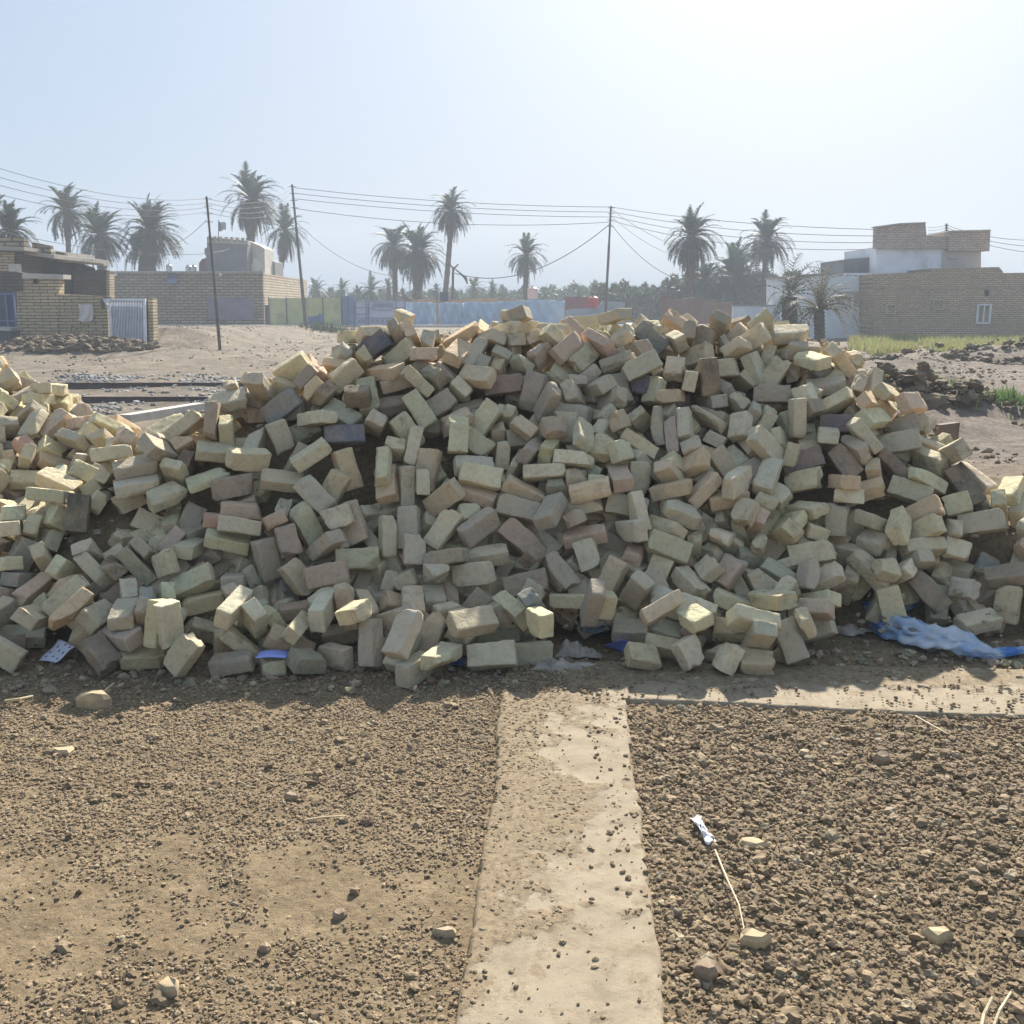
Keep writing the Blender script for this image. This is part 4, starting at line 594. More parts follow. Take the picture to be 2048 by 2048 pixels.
-2882,5315,306,203,-79,-43,120,-2749,5326,360,135,127,-74,120,2797,5244,291,78,116,-196,140,3517,5062,235,100,-115,-165,225,3735,5351,140,40,-129,-255,225,3847,5364,39,0,0,105,120,
-4269,5258,39,-291,73,0,225,-4014,5226,101,115,-151,-117,225,-3931,5339,91,-232,177,46,225,-3788,5315,117,-161,-190,126,225,-3670,5323,135,-1,-57,-11,140,-3344,5548,112,0,294,49,225,
-2993,5345,227,-122,23,-265,225,-2844,5484,266,-3,47,-287,225,-2565,5522,424,158,-10,-254,140,3091,5386,325,50,-276,30,225,3408,5304,154,-140,-52,256,225,3624,5724,58,204,58,58,225,
-4031,5548,105,49,-42,83,160,-3838,5466,134,-79,-210,-138,120,-3631,5574,126,105,43,-176,120,-3346,5652,169,83,273,-69,225,-3163,5639,203,9,-29,222,160,-3039,5620,127,33,9,17,120,
-2893,5525,206,43,3,65,225,-2860,5665,241,42,3,75,225,-2216,5755,717,-22,126,-35,140,-2095,5619,787,-16,28,10,120,3027,5695,392,-23,166,190,225,3157,5695,220,97,88,262,225,
3348,6076,39,291,-72,0,225,3420,5811,58,41,-208,-208,225,-4436,5549,164,-10,-88,-268,225,-4166,5608,162,-199,142,-35,160,-3824,5644,218,100,164,166,225,-3326,5698,258,-224,-108,137,160,
-3214,5757,284,11,-13,-230,225,-3067,5792,167,17,30,-199,225,-2829,5871,228,-111,-157,95,225,-2221,5940,607,-81,-57,172,225,-2046,5763,780,-69,87,188,225,2910,5987,348,-169,47,-169,225,
3221,6145,133,-15,49,88,140,3263,6239,39,-152,-259,0,120,-4497,5794,142,31,-91,273,225,-4262,5674,203,-117,112,252,160,-3907,5742,276,42,-65,-205,225,-3565,5771,320,-226,-105,-40,225,
-3395,5794,307,67,98,-256,225,-3225,5878,352,7,-15,-183,140,-3004,6058,276,158,-6,-252,140,-2713,5952,343,-168,98,-175,225,-2080,6017,560,-16,-53,-41,225,-1951,6163,789,84,-247,-100,225,
-1852,6212,856,143,-43,-157,225,2695,5964,654,23,-14,64,160,3084,6186,132,98,-281,-3,225,-4577,5627,74,-21,-186,232,225,-4309,5928,289,280,-48,75,225,-3653,5900,337,165,22,159,225,
-3499,6001,311,-230,-155,-104,160,-3345,5951,377,-140,-79,20,225,-3127,6057,396,286,-38,-69,225,-2897,6000,325,-87,-230,3,140,-2627,6217,418,171,-26,102,225,-2206,6164,456,-110,270,33,225,
-1810,6315,747,-81,-90,158,160,-1676,6264,901,-90,-62,95,225,-416,6136,1228,-300,-8,7,225,2095,6033,1042,-200,216,54,225,2755,6006,591,-274,-118,-18,225,2842,6302,295,39,-256,-146,225,
2946,6359,173,-92,-246,-119,225,3225,6324,91,-179,-9,106,160,-4230,6266,451,10,158,-255,225,-3986,6019,385,-104,-6,-280,225,-3763,6094,402,-47,-91,206,225,-3320,6266,513,-29,289,31,140,
-3309,6116,470,-271,108,-35,160,-2876,6298,556,-204,-27,-218,225,-2783,6218,428,158,244,8,225,-2442,6280,423,141,106,-83,225,-2197,6352,588,107,33,94,225,-1896,6434,639,47,270,6,225,
-1622,6880,624,-148,34,218,225,-1565,6787,764,-107,274,28,225,-1487,6675,868,-41,-186,231,225,2666,6659,343,18,-102,-267,140,2723,6519,186,-133,-238,-93,140,2973,6485,165,279,71,77,225,
3146,6454,103,100,92,240,225,-4177,6322,560,288,36,41,225,-3910,6124,401,-39,96,-63,225,-3711,6147,483,-169,-210,81,160,-3549,6284,491,-218,-146,30,225,-2843,6421,440,54,-55,169,140,
-2597,6485,574,86,-283,13,225,-2433,6516,612,-86,145,-231,225,-2025,6833,524,-84,37,-238,225,-1763,6833,542,-113,51,-76,120,-1068,6897,974,-168,25,206,160,-979,6962,1022,-61,-65,-164,225,
-684,7174,1008,-173,-223,-28,140,-267,6340,1392,73,57,255,225,227,6547,1468,63,-88,-276,225,2862,6742,296,-39,291,-60,225,2643,6605,253,50,191,127,140,2872,6602,99,-198,-75,-110,160,
-4184,6181,547,230,-45,101,225,-3823,6082,525,237,-160,-80,225,-3410,6321,559,223,184,46,225,-2292,6736,671,15,211,-203,160,-2346,6829,597,-79,285,-33,140,-2178,6838,597,-194,-211,18,225,
-1834,6785,491,-219,144,-144,225,-1707,6946,496,89,-49,189,225,-1439,7046,692,-12,-118,253,225,-1275,7080,811,130,216,46,225,-878,6999,1013,-140,205,-80,140,-251,7050,1253,33,-85,-276,120,
123,7164,1257,-109,7,50,120,337,6978,1350,-208,139,-67,225,496,6750,1474,131,177,105,225,1040,6999,1409,-195,-120,-125,120,1212,6976,1366,-38,-18,113,160,1613,6663,1413,276,18,44,225,
1842,6933,1343,41,-13,-233,225,2446,7308,415,-235,172,-1,225,2730,6815,86,142,-16,-112,160,3143,6596,39,-104,-282,0,225,-4434,6445,545,111,-247,-62,160,-4036,6515,693,55,-264,131,120,
-3866,6584,730,-156,-140,73,160,-3652,6613,671,295,-9,-34,120,-3474,6625,686,-96,198,-105,225,-2768,6768,745,262,138,34,225,-2556,6776,645,54,102,-275,225,-2510,6958,617,-118,-60,-37,225,
-2351,7024,594,287,-69,23,120,-2151,7030,519,-58,71,48,225,-1901,7157,421,-39,-128,-257,225,-1835,6939,389,107,-105,-251,225,-1708,7210,407,-18,-66,-232,225,-1480,7126,589,-99,-116,-9,225,
-1209,7655,635,82,-60,-41,225,-416,7364,1002,-149,-68,-168,225,39,7068,1312,44,224,147,225,220,7481,1137,205,-6,54,120,1251,7137,1280,-245,-156,38,225,1310,7019,1276,107,-177,-187,160,
1437,6912,1323,-161,-13,-62,225,2687,7028,159,164,218,-88,140,2720,7018,47,-13,-299,24,225,3764,6690,58,198,-76,-76,160,-4259,6598,716,9,-86,-99,225,-4384,6449,659,125,-68,-206,225,
-3915,6666,731,-138,182,-174,225,-3667,6655,740,-29,47,95,225,-2910,7040,762,-166,-216,119,225,-2739,7250,711,-84,92,-86,225,-2669,7073,653,-213,99,-180,225,-2320,7173,368,-101,-177,70,140,
-2081,7341,339,-5,-4,168,225,-1899,7294,226,-88,-104,-210,225,-1789,7301,257,187,-213,87,225,-1623,7413,353,84,-86,-209,140,-1523,7634,376,160,6,-254,225,-1622,7855,243,-17,-37,-295,160,
-761,7405,790,-63,284,-72,225,-244,7515,1009,38,-98,-48,225,352,7460,1139,-12,137,-30,160,605,7409,1095,189,210,-91,225,902,7298,1116,4,127,270,225,1267,7278,1185,-41,59,80,160,
2624,7811,189,-27,269,-87,225,2625,7200,68,104,103,185,225,2817,7178,86,285,56,53,225,-4022,6837,848,146,54,-155,140,-3839,6833,888,-11,14,-276,225,-2895,7290,672,7,-128,-166,140,
-2791,7272,646,-121,27,-219,225,-2668,7257,477,76,164,-18,120,-2315,7350,365,-140,167,202,160,-2119,7475,202,233,165,-64,225,-1872,7493,198,243,-73,-142,225,-1759,7521,192,162,-96,-92,225,
-1419,7490,420,-142,1,233,140,-1179,7769,589,-50,85,-145,225,-344,7590,836,53,283,-76,225,-75,7528,992,239,99,-44,160,52,7518,1038,0,-71,-258,225,232,7902,781,-97,34,102,160,
463,7504,1024,16,29,16,120,688,7619,946,-20,-78,269,225,1437,7483,1006,-295,-8,-38,140,2713,7947,159,114,-188,186,140,2815,7660,68,127,48,94,225,2589,8171,83,12,212,-12,160,
2764,7410,39,151,-259,0,225,-3801,7043,923,207,83,115,225,-3708,7169,1035,280,-15,-105,225,-2877,7400,570,-184,82,-214,140,-2630,7505,497,-227,161,-107,225,-2627,7424,400,-92,-75,-272,225,
-2431,7543,319,30,-92,-261,225,-2294,7557,281,-241,140,-101,225,-2222,7553,118,-83,11,282,120,-1958,7567,146,52,-91,-221,225,-1729,7553,95,146,228,116,225,-1639,7677,266,276,-97,-61,225,
-1395,7695,313,-122,-84,69,225,-1246,7917,364,-161,-128,218,225,-1230,7746,504,23,23,-180,225,-1138,7855,517,-207,165,-65,225,-891,7938,477,168,-230,15,225,-265,7951,668,-200,65,-192,225,
-297,7740,770,-182,-125,196,225,222,7559,984,30,-22,196,225,240,7729,852,-56,119,270,120,349,7759,924,-108,-49,237,225,706,7927,822,-155,1,-183,225,1116,7829,880,32,165,145,225,
1280,7740,909,-157,48,-230,225,1662,7763,846,95,41,-146,120,2534,7962,265,269,-103,-86,225,2300,7668,473,110,-155,210,225,2934,7778,39,-123,-273,0,120,2675,7487,58,-130,167,-167,160,
-4415,7252,1045,57,68,255,225,-3995,7303,1107,70,44,264,225,-3145,7708,805,-266,-126,-40,160,-3081,7613,776,-120,201,-158,225,-2853,7702,537,18,290,-61,160,-2878,7711,383,7,13,-121,160,
-2645,7599,356,260,149,-6,225,-2442,7680,250,-148,256,25,225,-2306,7674,146,101,97,265,120,-2111,7647,105,97,-3,-277,225,-1950,7817,174,204,-214,-50,225,-1727,7744,139,-144,-224,-137,225,
-1430,7900,292,-47,290,-18,225,-1320,8224,253,-159,40,188,225,-1230,8068,387,95,259,-70,225,-705,8037,559,188,-196,-15,225,1,7953,778,58,-292,39,225,312,8185,573,86,32,-1,140,
678,7815,850,193,-172,-14,160,816,7805,855,259,-88,124,120,1012,7762,836,99,-1,-282,120,1196,8238,612,-110,-67,-131,225,2561,8284,112,97,-161,-233,140,2706,7785,135,-191,149,-172,225,
2798,7991,58,-133,-165,165,225,2545,7517,127,153,73,237,225,-3125,7973,592,245,103,-138,225,-2971,8040,505,63,181,161,225,-2995,7777,549,-61,155,112,225,-2585,7779,314,-54,-240,-168,225,
-2665,7818,190,-117,-25,-195,225,-2349,7870,198,-10,-25,-240,225,-2235,7819,133,-160,52,-151,120,-2088,7828,111,-291,-72,0,160,-1842,7917,127,210,12,-200,225,-1725,7908,176,127,-1,241,225,
-1486,7819,138,-67,126,-16,160,-1607,8277,111,-35,-68,290,225,-1145,8079,304,-263,10,-123,225,-959,8194,350,-75,-22,-276,225,-804,8213,487,107,66,220,225,-907,8229,419,-239,95,-25,160,
-393,8083,625,56,55,227,225,-80,8062,758,176,4,44,140,79,8166,654,62,-38,291,225,257,8107,668,-141,37,42,225,548,7998,754,78,44,160,225,562,7923,810,86,28,204,140,
897,7824,797,-110,48,-210,225,1041,8092,665,285,10,35,160,1319,8440,423,243,-123,73,120,1529,7981,742,-110,-17,-118,225,2302,8031,391,246,-90,-102,225,2482,7742,104,100,13,-136,225,
-4516,8140,1010,66,202,170,120,-3441,8284,740,-268,107,-13,120,-3441,8089,753,-31,-59,255,225,-3258,8028,636,-150,-68,-196,160,-3083,8056,451,153,77,209,160,-2964,8068,281,4,-114,-166,140,
-2756,7900,220,-94,-44,38,225,-2600,8014,118,131,236,-124,225,-2432,7952,114,14,12,242,225,-2333,7966,65,163,231,82,225,-2050,8063,39,225,198,0,225,-1641,8107,39,0,0,-183,225,
-1445,8061,213,37,250,116,225,-957,8210,261,-78,2,-237,225,-889,8303,403,-236,-102,-126,140,-745,8218,542,7,109,-25,225,-322,8141,527,203,-121,-62,225,-332,8366,524,142,224,94,225,
20,8410,548,263,-141,12,225,171,8519,456,77,133,79,225,541,8129,631,-149,-1,135,225,718,8362,638,-62,60,186,225,797,8090,665,-29,-114,-249,225,1313,8286,561,-100,-57,-168,225,
1385,8097,577,-107,133,-232,160,1405,8060,677,87,-254,-91,225,1813,8616,403,183,-225,72,160,2152,8543,249,-259,109,-35,225,2539,8006,159,109,85,31,225,2540,7876,101,111,-19,39,225,
-3372,8374,613,52,133,241,140,-3256,8282,555,-81,-89,-255,225,-3086,8234,384,-248,-105,98,225,-2845,8291,277,107,132,231,225,-2877,8056,157,-114,-9,216,225,-2542,8177,152,-181,154,-139,120,
-2373,8320,39,-67,-292,0,225,-1520,8319,39,179,-241,0,120,-1413,8188,197,78,-11,-151,225,-1075,8301,242,183,-228,-33,225,-993,8245,153,-150,110,234,120,-849,8360,332,-132,227,114,225,
-599,8251,444,59,-115,-202,225,-248,8366,482,61,182,-186,140,637,8254,509,-181,-70,186,140,678,8306,591,-74,-45,-167,225,986,8295,616,269,101,-59,225,1281,8142,606,-95,63,115,225,
1608,8464,506,-77,27,214,225,1790,8382,468,-65,-120,-205,225,2081,8238,427,-8,260,-118,160,2328,8324,191,119,98,249,225,2682,8178,58,-130,168,-168,225,2443,8098,90,-268,87,8,225,
-4254,8718,744,-63,89,246,225,-3633,8786,541,268,81,-91,225,-3361,8578,517,255,-81,-74,225,-3230,8507,408,-37,-30,275,225,-3158,8442,324,-185,24,-104,225,-2915,8464,168,-242,152,-90,225,
-2766,8322,141,55,142,136,140,-2564,8345,79,197,-176,-82,225,-1407,8312,111,0,0,-241,225,-1123,8266,170,37,-4,272,120,-941,8367,170,132,-77,82,225,-705,8306,395,-192,229,-20,225,
-664,8917,167,-105,78,165,225,-437,8472,394,283,72,-61,225,340,8543,382,-142,59,136,225,302,8377,471,108,-224,165,225,522,8362,499,-72,-159,-230,160,633,8438,476,-127,234,-6,225,
886,8469,466,37,115,265,225,1016,8328,478,132,183,72,225,1150,8422,492,-110,82,45,225,1581,8630,341,110,185,82,225,1666,8443,450,204,204,-23,225,1944,8549,327,-182,90,-182,225,
2372,8492,200,-290,-34,-25,225,2674,8396,39,0,0,135,225,2445,8257,63,-34,-65,248,225,-4549,8639,709,39,29,51,225,-3469,8561,487,-232,141,-124,225,-3267,8621,312,-161,80,-107,120,
-3062,8607,154,-25,-91,221,140,-2768,8588,180,-105,261,-18,225,-2690,8522,94,-105,-49,-196,160,-1268,8384,111,0,0,-216,225,-1151,8461,133,-125,153,-179,225,-974,8543,114,-2,4,105,225,
-923,8544,209,172,-84,-100,225,-420,8636,178,34,111,-277,140,-271,8622,276,144,-31,-146,225,78,8505,407,51,-82,212,225,242,8642,327,137,108,213,225,307,8899,237,-120,-41,245,225,
711,8466,395,-34,56,-291,140,854,8653,309,-51,65,249,120,1152,8569,389,-34,208,103,160,1240,8671,369,-76,15,-173,225,1494,8651,363,-170,-27,211,225,1706,8559,318,115,-22,224,160,
1828,8592,335,-70,33,195,225,2330,8624,157,-46,-296,-2,225,2525,8468,73,209,38,-209,140,-3589,9192,244,-215,55,-189,225,-3368,8978,248,-74,-160,-222,225,-2758,9015,183,-139,-266,0,225,
-2816,8692,165,-100,275,-36,225,-2875,8760,58,-212,-12,12,225,-1298,8548,58,46,-207,-207,225,-1116,8650,90,-87,-244,152,225,-805,8563,169,48,26,89,140,-578,8676,82,-92,-1,182,140,
-490,8990,145,-200,72,200,140,-269,8715,226,-196,164,12,225,55,8774,288,79,201,193,225,256,9140,58,203,63,63,225,403,8820,240,-236,147,-107,225,793,8779,233,-127,228,-123,225,
923,8871,181,58,11,181,225,1326,8733,282,-74,204,200,120,1433,8807,230,39,15,-193,120,1705,8702,294,110,-73,-237,225,1845,8782,204,109,253,-117,225,2142,8650,192,59,-70,200,225,
2445,8664,58,-183,-108,108,225,-3694,9384,139,-96,-6,-172,225,-3451,9218,168,-136,-240,115,225,-3252,9055,236,45,-250,149,225,-3008,9132,151,216,192,74,225,-3047,8898,130,-122,174,-174,225,
-727,8703,139,228,-70,-69,120,-691,8779,184,244,118,-119,225,-247,8895,70,-214,37,-62,225,-203,8876,197,-89,256,-121,225,103,8919,175,-74,1,165,225,222,8858,180,-108,111,96,140,
534,9090,43,-3,4,118,225,750,8849,172,-235,162,92,160,848,8881,128,87,3,238,120,1092,8854,143,-171,45,15,225,1341,8918,227,-191,-83,162,225,1886,9087,106,26,-277,10,225,
2209,8794,134,13,45,22,225,2320,8985,85,-56,-40,-238,225,-3867,9510,157,54,-281,33,225,-3573,9096,224,65,257,-135,120,-3320,9561,39,0,0,299,120,-3099,9091,90,-90,84,-239,225,
-2853,9113,39,0,0,-153,160,-663,9108,39,-187,234,0,225,-515,9176,39,0,0,-226,225,-325,9169,58,-24,-211,211,225,-165,9016,39,282,102,0,140,-27,8884,171,187,-188,-112,225,
-71,9281,39,0,0,-116,225,384,9024,129,90,-283,42,160,618,9107,113,-1,5,235,225,962,9011,80,-62,15,-222,225,779,9099,65,2,-36,21,225,1276,9112,112,-6,-6,-135,225,
1376,9125,40,294,58,3,120,1566,9091,74,-91,-10,79,225,1762,9058,87,-35,-55,-231,225,1949,8862,93,-31,74,86,225,2083,9101,39,295,57,0,160,-3433,4840,93,-45,-57,-253,225,
-3287,4724,167,24,286,-7,225,-2886,4702,148,-66,29,-242,160,-2656,4660,216,161,-91,-103,225,-2583,4494,58,-32,-210,210,225,-1907,4732,135,64,-93,-187,120,-3457,5031,85,-49,-59,286,225,
-3264,4839,172,26,-108,-10,225,-3028,4772,187,-15,-164,-223,225,-2800,4962,269,7,74,192,225,-2744,5042,300,-73,-16,-267,225,-3507,5151,153,-45,-198,-144,160,-3365,5148,190,-264,141,-6,225,
-3124,4945,131,-18,-212,138,225,-3015,5088,205,98,34,281,225,-2792,5125,385,70,44,289,225,-922,5065,276,-192,-149,161,140,2748,5145,172,-70,-227,61,140,2928,5044,214,253,-108,80,225,
3605,5075,185,-207,-217,13,225,3532,5195,112,-6,35,-44,160,-3308,5265,274,78,-26,90,140,-3154,5253,319,-250,141,-43,225,-2932,5316,396,-11,-18,-127,160,3407,5417,176,-123,-56,264,225,
3563,5381,131,-259,-110,50,225,3863,5634,39,300,13,0,225,-4274,5364,58,51,205,206,225,-3980,4934,89,60,-48,227,225,-3904,5190,113,-110,-155,89,225,-3756,5167,65,23,-180,-237,225,
-3450,5472,173,256,65,90,225,-3250,5452,235,-79,118,262,225,-3047,5459,312,28,108,250,225,-2833,5415,348,-53,-255,-150,160,-2414,5679,685,-52,212,-174,225,3202,5524,298,156,110,-58,225,
3472,5640,248,-144,236,-114,225,3470,5588,182,40,-110,-254,225,3541,5550,107,-151,68,57,120,-4361,5503,120,47,282,-81,120,-4214,5432,159,88,92,-225,140,-3952,5319,200,-113,244,94,160,
-3714,5512,171,254,13,102,140,-3510,5546,179,-210,169,-131,160,-3208,5576,273,-59,-54,289,120,-3054,5641,226,-108,-181,153,225,-2886,5576,315,-39,236,-179,225,3308,5856,211,257,-91,61,225,
3418,5709,87,85,-216,183,120,-4486,5510,58,-210,33,-33,120,-4048,5418,162,-33,216,-46,140,-3934,5550,203,4,-3,148,120,-3575,5642,252,-115,-214,-166,140,-3441,5665,273,72,-142,194,160,
-3232,5673,370,-36,-44,261,160,-3072,5791,266,192,-136,153,120,-2944,5819,228,-118,-29,225,225,-2263,5974,683,-83,100,-216,225,-1914,5937,808,-130,105,205,225,3093,5951,250,-2,-66,246,225,
3227,5769,140,34,-27,4,225,3265,6008,120,-71,-288,44,120,-4446,5877,206,136,-182,-2,120,-4080,5566,244,-164,217,-101,225,-3834,5741,379,-111,198,-192,120,-3801,5635,332,250,137,-95,140,
-3406,5785,404,108,5,-126,225,-3218,5849,445,-145,-169,159,160,-2989,5894,296,106,-44,269,120,-2941,5865,366,90,-112,262,225,-2081,6122,656,112,-59,217,160,-1953,5830,841,-19,-166,-229,225,
2753,5784,574,-220,-140,147,225,2773,6179,354,120,73,100,140,3034,6215,217,-35,17,-224,225,3157,6011,206,144,257,56,225,-4160,6123,418,69,154,-237,225,-3913,5836,381,103,251,-80,225,
-3538,5930,373,-1,163,-163,160,-3404,5967,451,168,-192,156,225,-3131,5941,419,108,69,-164,225,-2717,6081,418,14,281,-65,120,-2469,6181,575,-205,-189,37,140,-2309,6128,515,-8,-7,-130,225,
-1765,6278,928,199,195,27,225,-1571,6554,1001,-139,257,-49,140,2826,6065,510,92,280,-6,225,2773,6322,409,-16,146,-259,225,2808,6389,292,-86,-254,-102,140,3355,6453,120,-248,-37,-163,225,
-3991,6294,473,175,-203,70,120,-3926,5871,450,201,-182,122,225,-3677,5932,442,93,-34,-229,225,-3450,6023,471,151,-206,158,160,-2629,6208,539,8,-95,212,225,-2413,6332,585,64,-74,283,225,
-2224,6224,605,-177,-215,-26,140,-2064,6279,593,-268,113,62,225,-1784,6448,853,-97,202,142,225,-1717,6548,765,-216,139,-40,120,-1645,6572,894,-153,207,14,160,-1506,6919,718,98,-126,-247,160,
-1397,6747,865,-229,48,24,160,-1332,6684,1001,-245,139,-72,225,-739,6569,1363,-168,60,-105,225,2692,6364,497,-258,-41,20,225,2709,6459,350,164,-193,-10,225,2853,6507,263,-94,-222,-140,225,
3327,6633,111,0,0,266,160,-4044,6182,535,-221,168,-40,225,-3852,6052,455,-176,-226,46,140,-3546,6178,504,142,30,144,120,-3499,6088,524,-82,-10,97,225,-2315,6514,659,-39,-129,153,225,
-2194,6524,681,5,52,-210,160,-2020,6705,633,165,-72,-183,225,-1923,6715,610,171,245,-29,225,-1764,6739,658,0,43,167,225,-1519,7016,636,141,-222,20,120,-1482,7054,782,-39,-112,271,225,
-1398,7117,834,-141,46,-8,160,-857,6707,1233,-211,-174,119,225,-674,7566,834,129,-36,52,120,-108,6522,1444,122,-144,-186,225,-119,6989,1336,-240,142,-108,160,1348,6580,1478,-17,-254,117,225,
2782,6621,163,-123,229,145,225,3512,6639,39,0,0,201,225,-3972,6349,618,-174,-172,-45,140,-3846,6322,678,180,55,-167,225,-3679,6307,533,-18,136,-216,140,-2216,6652,687,110,219,-147,160,
-2143,6747,631,218,-186,-87,140,-1884,6983,464,-160,-47,233,140,-1661,7145,539,199,209,-78,225,-1394,7176,763,23,86,-260,140,-1244,7270,841,77,-162,-237,225,-1020,7306,893,36,-18,296,160,
-773,7256,960,209,159,121,225,-554,7396,978,132,-58,-183,120,-634,7250,1116,129,-94,-52,225,13,6940,1332,97,81,-267,120,430,7039,1330,24,264,119,225,567,7089,1238,135,249,59,120,
768,7057,1299,-45,2,-275,225,797,6917,1370,-99,-76,-247,225,999,7085,1378,10,255,158,120,1178,6946,1439,-39,-18,116,225,1641,7025,1324,221,183,-49,225,1781,6813,1389,123,270,30,225,
2794,7153,245,-123,263,-53,140,3035,6965,266,-58,-215,-51,225,2796,6712,122,17,187,-224,225,3026,7012,39,-169,248,0,225,-4549,6236,456,58,-54,247,225,-4396,6175,496,97,-62,-158,225,
-3941,6210,577,92,-271,-39,120,-3569,6616,819,85,215,190,225,-2908,6863,830,72,-49,286,225,-2589,6898,730,106,113,147,225,-2470,6719,730,86,-49,64,225,-2486,7009,541,-230,-148,-111,120,
-2114,7089,582,-240,16,84,225,-1497,7429,565,-143,-53,-190,225,-1484,7224,676,-122,-78,-189,140,-805,7548,779,-42,-97,-235,120,-429,7477,948,185,170,-142,225,-345,7259,1129,-161,-39,-175,120,
30,7246,1179,235,-157,68,160,421,7185,1220,0,-90,-235,225,609,7484,1128,-40,93,221,225,1069,7443,1184,-166,10,245,225,1182,7134,1360,237,100,103,225,1407,7437,1181,48,3,-283,225,
1448,7176,1223,-95,-30,-219,160,2807,7345,285,-226,184,-72,225,3382,7524,39,-292,-71,0,140,3010,7551,39,0,0,-73,225,3177,7003,82,-55,-91,198,225,-4004,6693,765,154,-249,-16,225,
-3877,6740,809,-14,35,10,140,-3554,6726,794,150,130,75,120,-3170,6854,866,-89,-53,103,140,-2772,7054,684,53,-114,-168,140,-2508,7191,562,24,-287,62,225,-2383,7202,433,164,-120,-200,225,
-2175,7362,345,20,-220,-86,140,-2098,7168,481,-69,284,-32,225,-2036,7217,393,-105,166,-185,140,-1320,7732,477,-198,-86,206,140,-822,8039,575,-137,205,-127,225,-161,7337,1110,-30,-79,246,225,
-16,7357,1133,123,30,81,140,424,7457,1161,-107,86,-212,225,503,7392,1108,-232,79,-170,160,2910,8248,92,120,-265,-16,225,3022,7395,58,-212,-15,15,225,-4503,6662,668,-95,-157,107,225,
-4186,6774,796,96,119,-242,225,-3704,6889,945,40,52,275,225,-3523,6885,905,-213,-189,-77,225,-2884,7633,609,-213,143,72,225,-2683,7260,577,51,-44,-121,120,-2461,7354,438,-137,239,105,120,
-2165,7489,415,243,36,72,120,-2012,7515,336,141,-4,-118,225,-1960,7398,234,-100,-9,-23,225,-4454,7082,906,-279,79,20,225,-4086,7069,1008,111,-136,-242,225,-3829,7100,1017,-195,198,-104,225,
-3605,7082,1069,3,-140,204,140,-2996,7549,596,50,-257,57,225,-2541,7462,442,40,-164,-138,160,-2369,7479,415,-9,-2,-300,225,-2193,7571,330,-143,102,-75,225,-2170,7615,215,-73,287,-40,225,
-1716,7682,192,-1,-138,242,225,-4169,7133,1004,-85,158,-225,160,-3972,7263,1181,-81,17,-271,225,-3856,7168,1094,-133,240,-74,225,-3081,7415,780,-137,15,-246,225,-2762,7635,491,-3,-60,-55,225,
-2215,8024,265,39,118,29,225,-2229,7719,224,-20,-101,82,160,-2188,7715,156,116,-15,-264,120,-1939,7755,233,-267,-127,21,225,-4075,7447,1164,-276,-75,-76,225,-3202,8158,612,-184,128,-199,225,
-3259,7863,789,222,-122,160,120,-2823,7831,422,181,-169,66,225,-2338,8120,268,137,-221,85,140,-2402,8024,261,295,-51,-15,225,-2084,8103,194,-227,-72,-175,225,-2139,7944,146,-70,41,248,225,
-1878,8044,58,49,207,206,225,-3404,8949,433,228,54,-52,225,-3232,8489,566,-211,-150,145,225,-3278,7969,737,8,70,-284,160,-2920,8043,230,175,215,9,160,-2545,8069,257,138,168,69,120,
-2375,8054,181,-15,14,-42,225,-2231,8082,79,160,20,-242,120,-3573,8614,557,-143,107,-161,225,-2996,8262,406,107,83,146,225,-2269,8707,53,-28,34,-229,225,-2624,8182,209,132,130,168,225,
-2384,8183,154,37,280,97,225,-2370,8232,103,28,281,96,225,-3890,8687,711,51,-142,-161,225,-3352,8758,437,-15,115,124,225,-3381,8468,477,-240,142,-101,225,-3023,8689,283,219,194,42,120,
-2653,8428,190,119,105,253,120,-2421,8595,81,126,-117,180,140,-2468,8668,67,26,-248,-166,225,-4023,8841,641,100,149,199,225,-3336,8739,332,-15,116,125,225,-3139,8888,298,199,64,195,225,
-3148,8685,256,77,86,62,160,-2965,8606,214,-114,100,-201,225,-2616,8586,131,-10,74,278,225,-3709,8865,505,97,-271,69,225,-3236,8918,292,-63,-30,-216,120,-2991,8951,244,-283,62,-3,225,
-2957,8768,194,-71,234,174,225,-2570,8750,39,-54,295,0,225,-4019,8953,528,47,272,-117,160,-3395,9264,198,-34,112,148,160,-3161,9235,159,121,49,-82,140,-3091,9337,58,61,-203,-203,225,
-2858,8927,138,-115,-270,49,225,-3658,9792,63,41,-208,41,120,-3406,9310,69,-271,57,-20,225,-3321,9461,93,-261,-129,-42,225,-3193,9100,86,-36,116,-139,120,-2730,9115,58,93,191,191,225,
-3846,4910,39,0,0,216,120,-3808,4746,58,152,-148,-148,120,-2746,4666,226,96,216,158,225,-2035,4682,140,100,52,-278,160,-3518,4978,148,38,28,-293,225,-3447,4846,205,45,-22,-47,225,
-2987,4874,237,98,238,-149,225,-2849,4853,179,-155,-23,226,160,-1827,4896,193,-230,-70,-180,140,-3656,5200,181,286,-20,13,140,-3304,5123,267,298,33,-5,140,-2979,4945,257,-153,16,-6,225,
-2885,5110,237,-32,-166,16,120,3692,5237,203,55,76,-90,225,3807,5523,81,64,82,-213,140,-3077,5319,387,-220,125,-97,225,-2839,5211,466,-31,76,49,120,3381,5691,231,97,-151,-225,225,
3682,5601,58,-10,212,-212,140,-4362,5218,124,132,44,-163,225,-4158,5127,68,-67,135,-233,225,-3885,5064,138,58,69,-190,225,-3789,5331,246,283,42,-82,225,-3472,5325,244,121,79,-261,140,
2243,5380,378,-35,-272,114,120,3378,5227,274,239,-130,-31,225,3216,5745,255,-145,64,-139,225,3443,5801,149,300,3,0,120,3786,5886,89,-73,23,276,225,-4455,5340,79,179,218,-75,140,
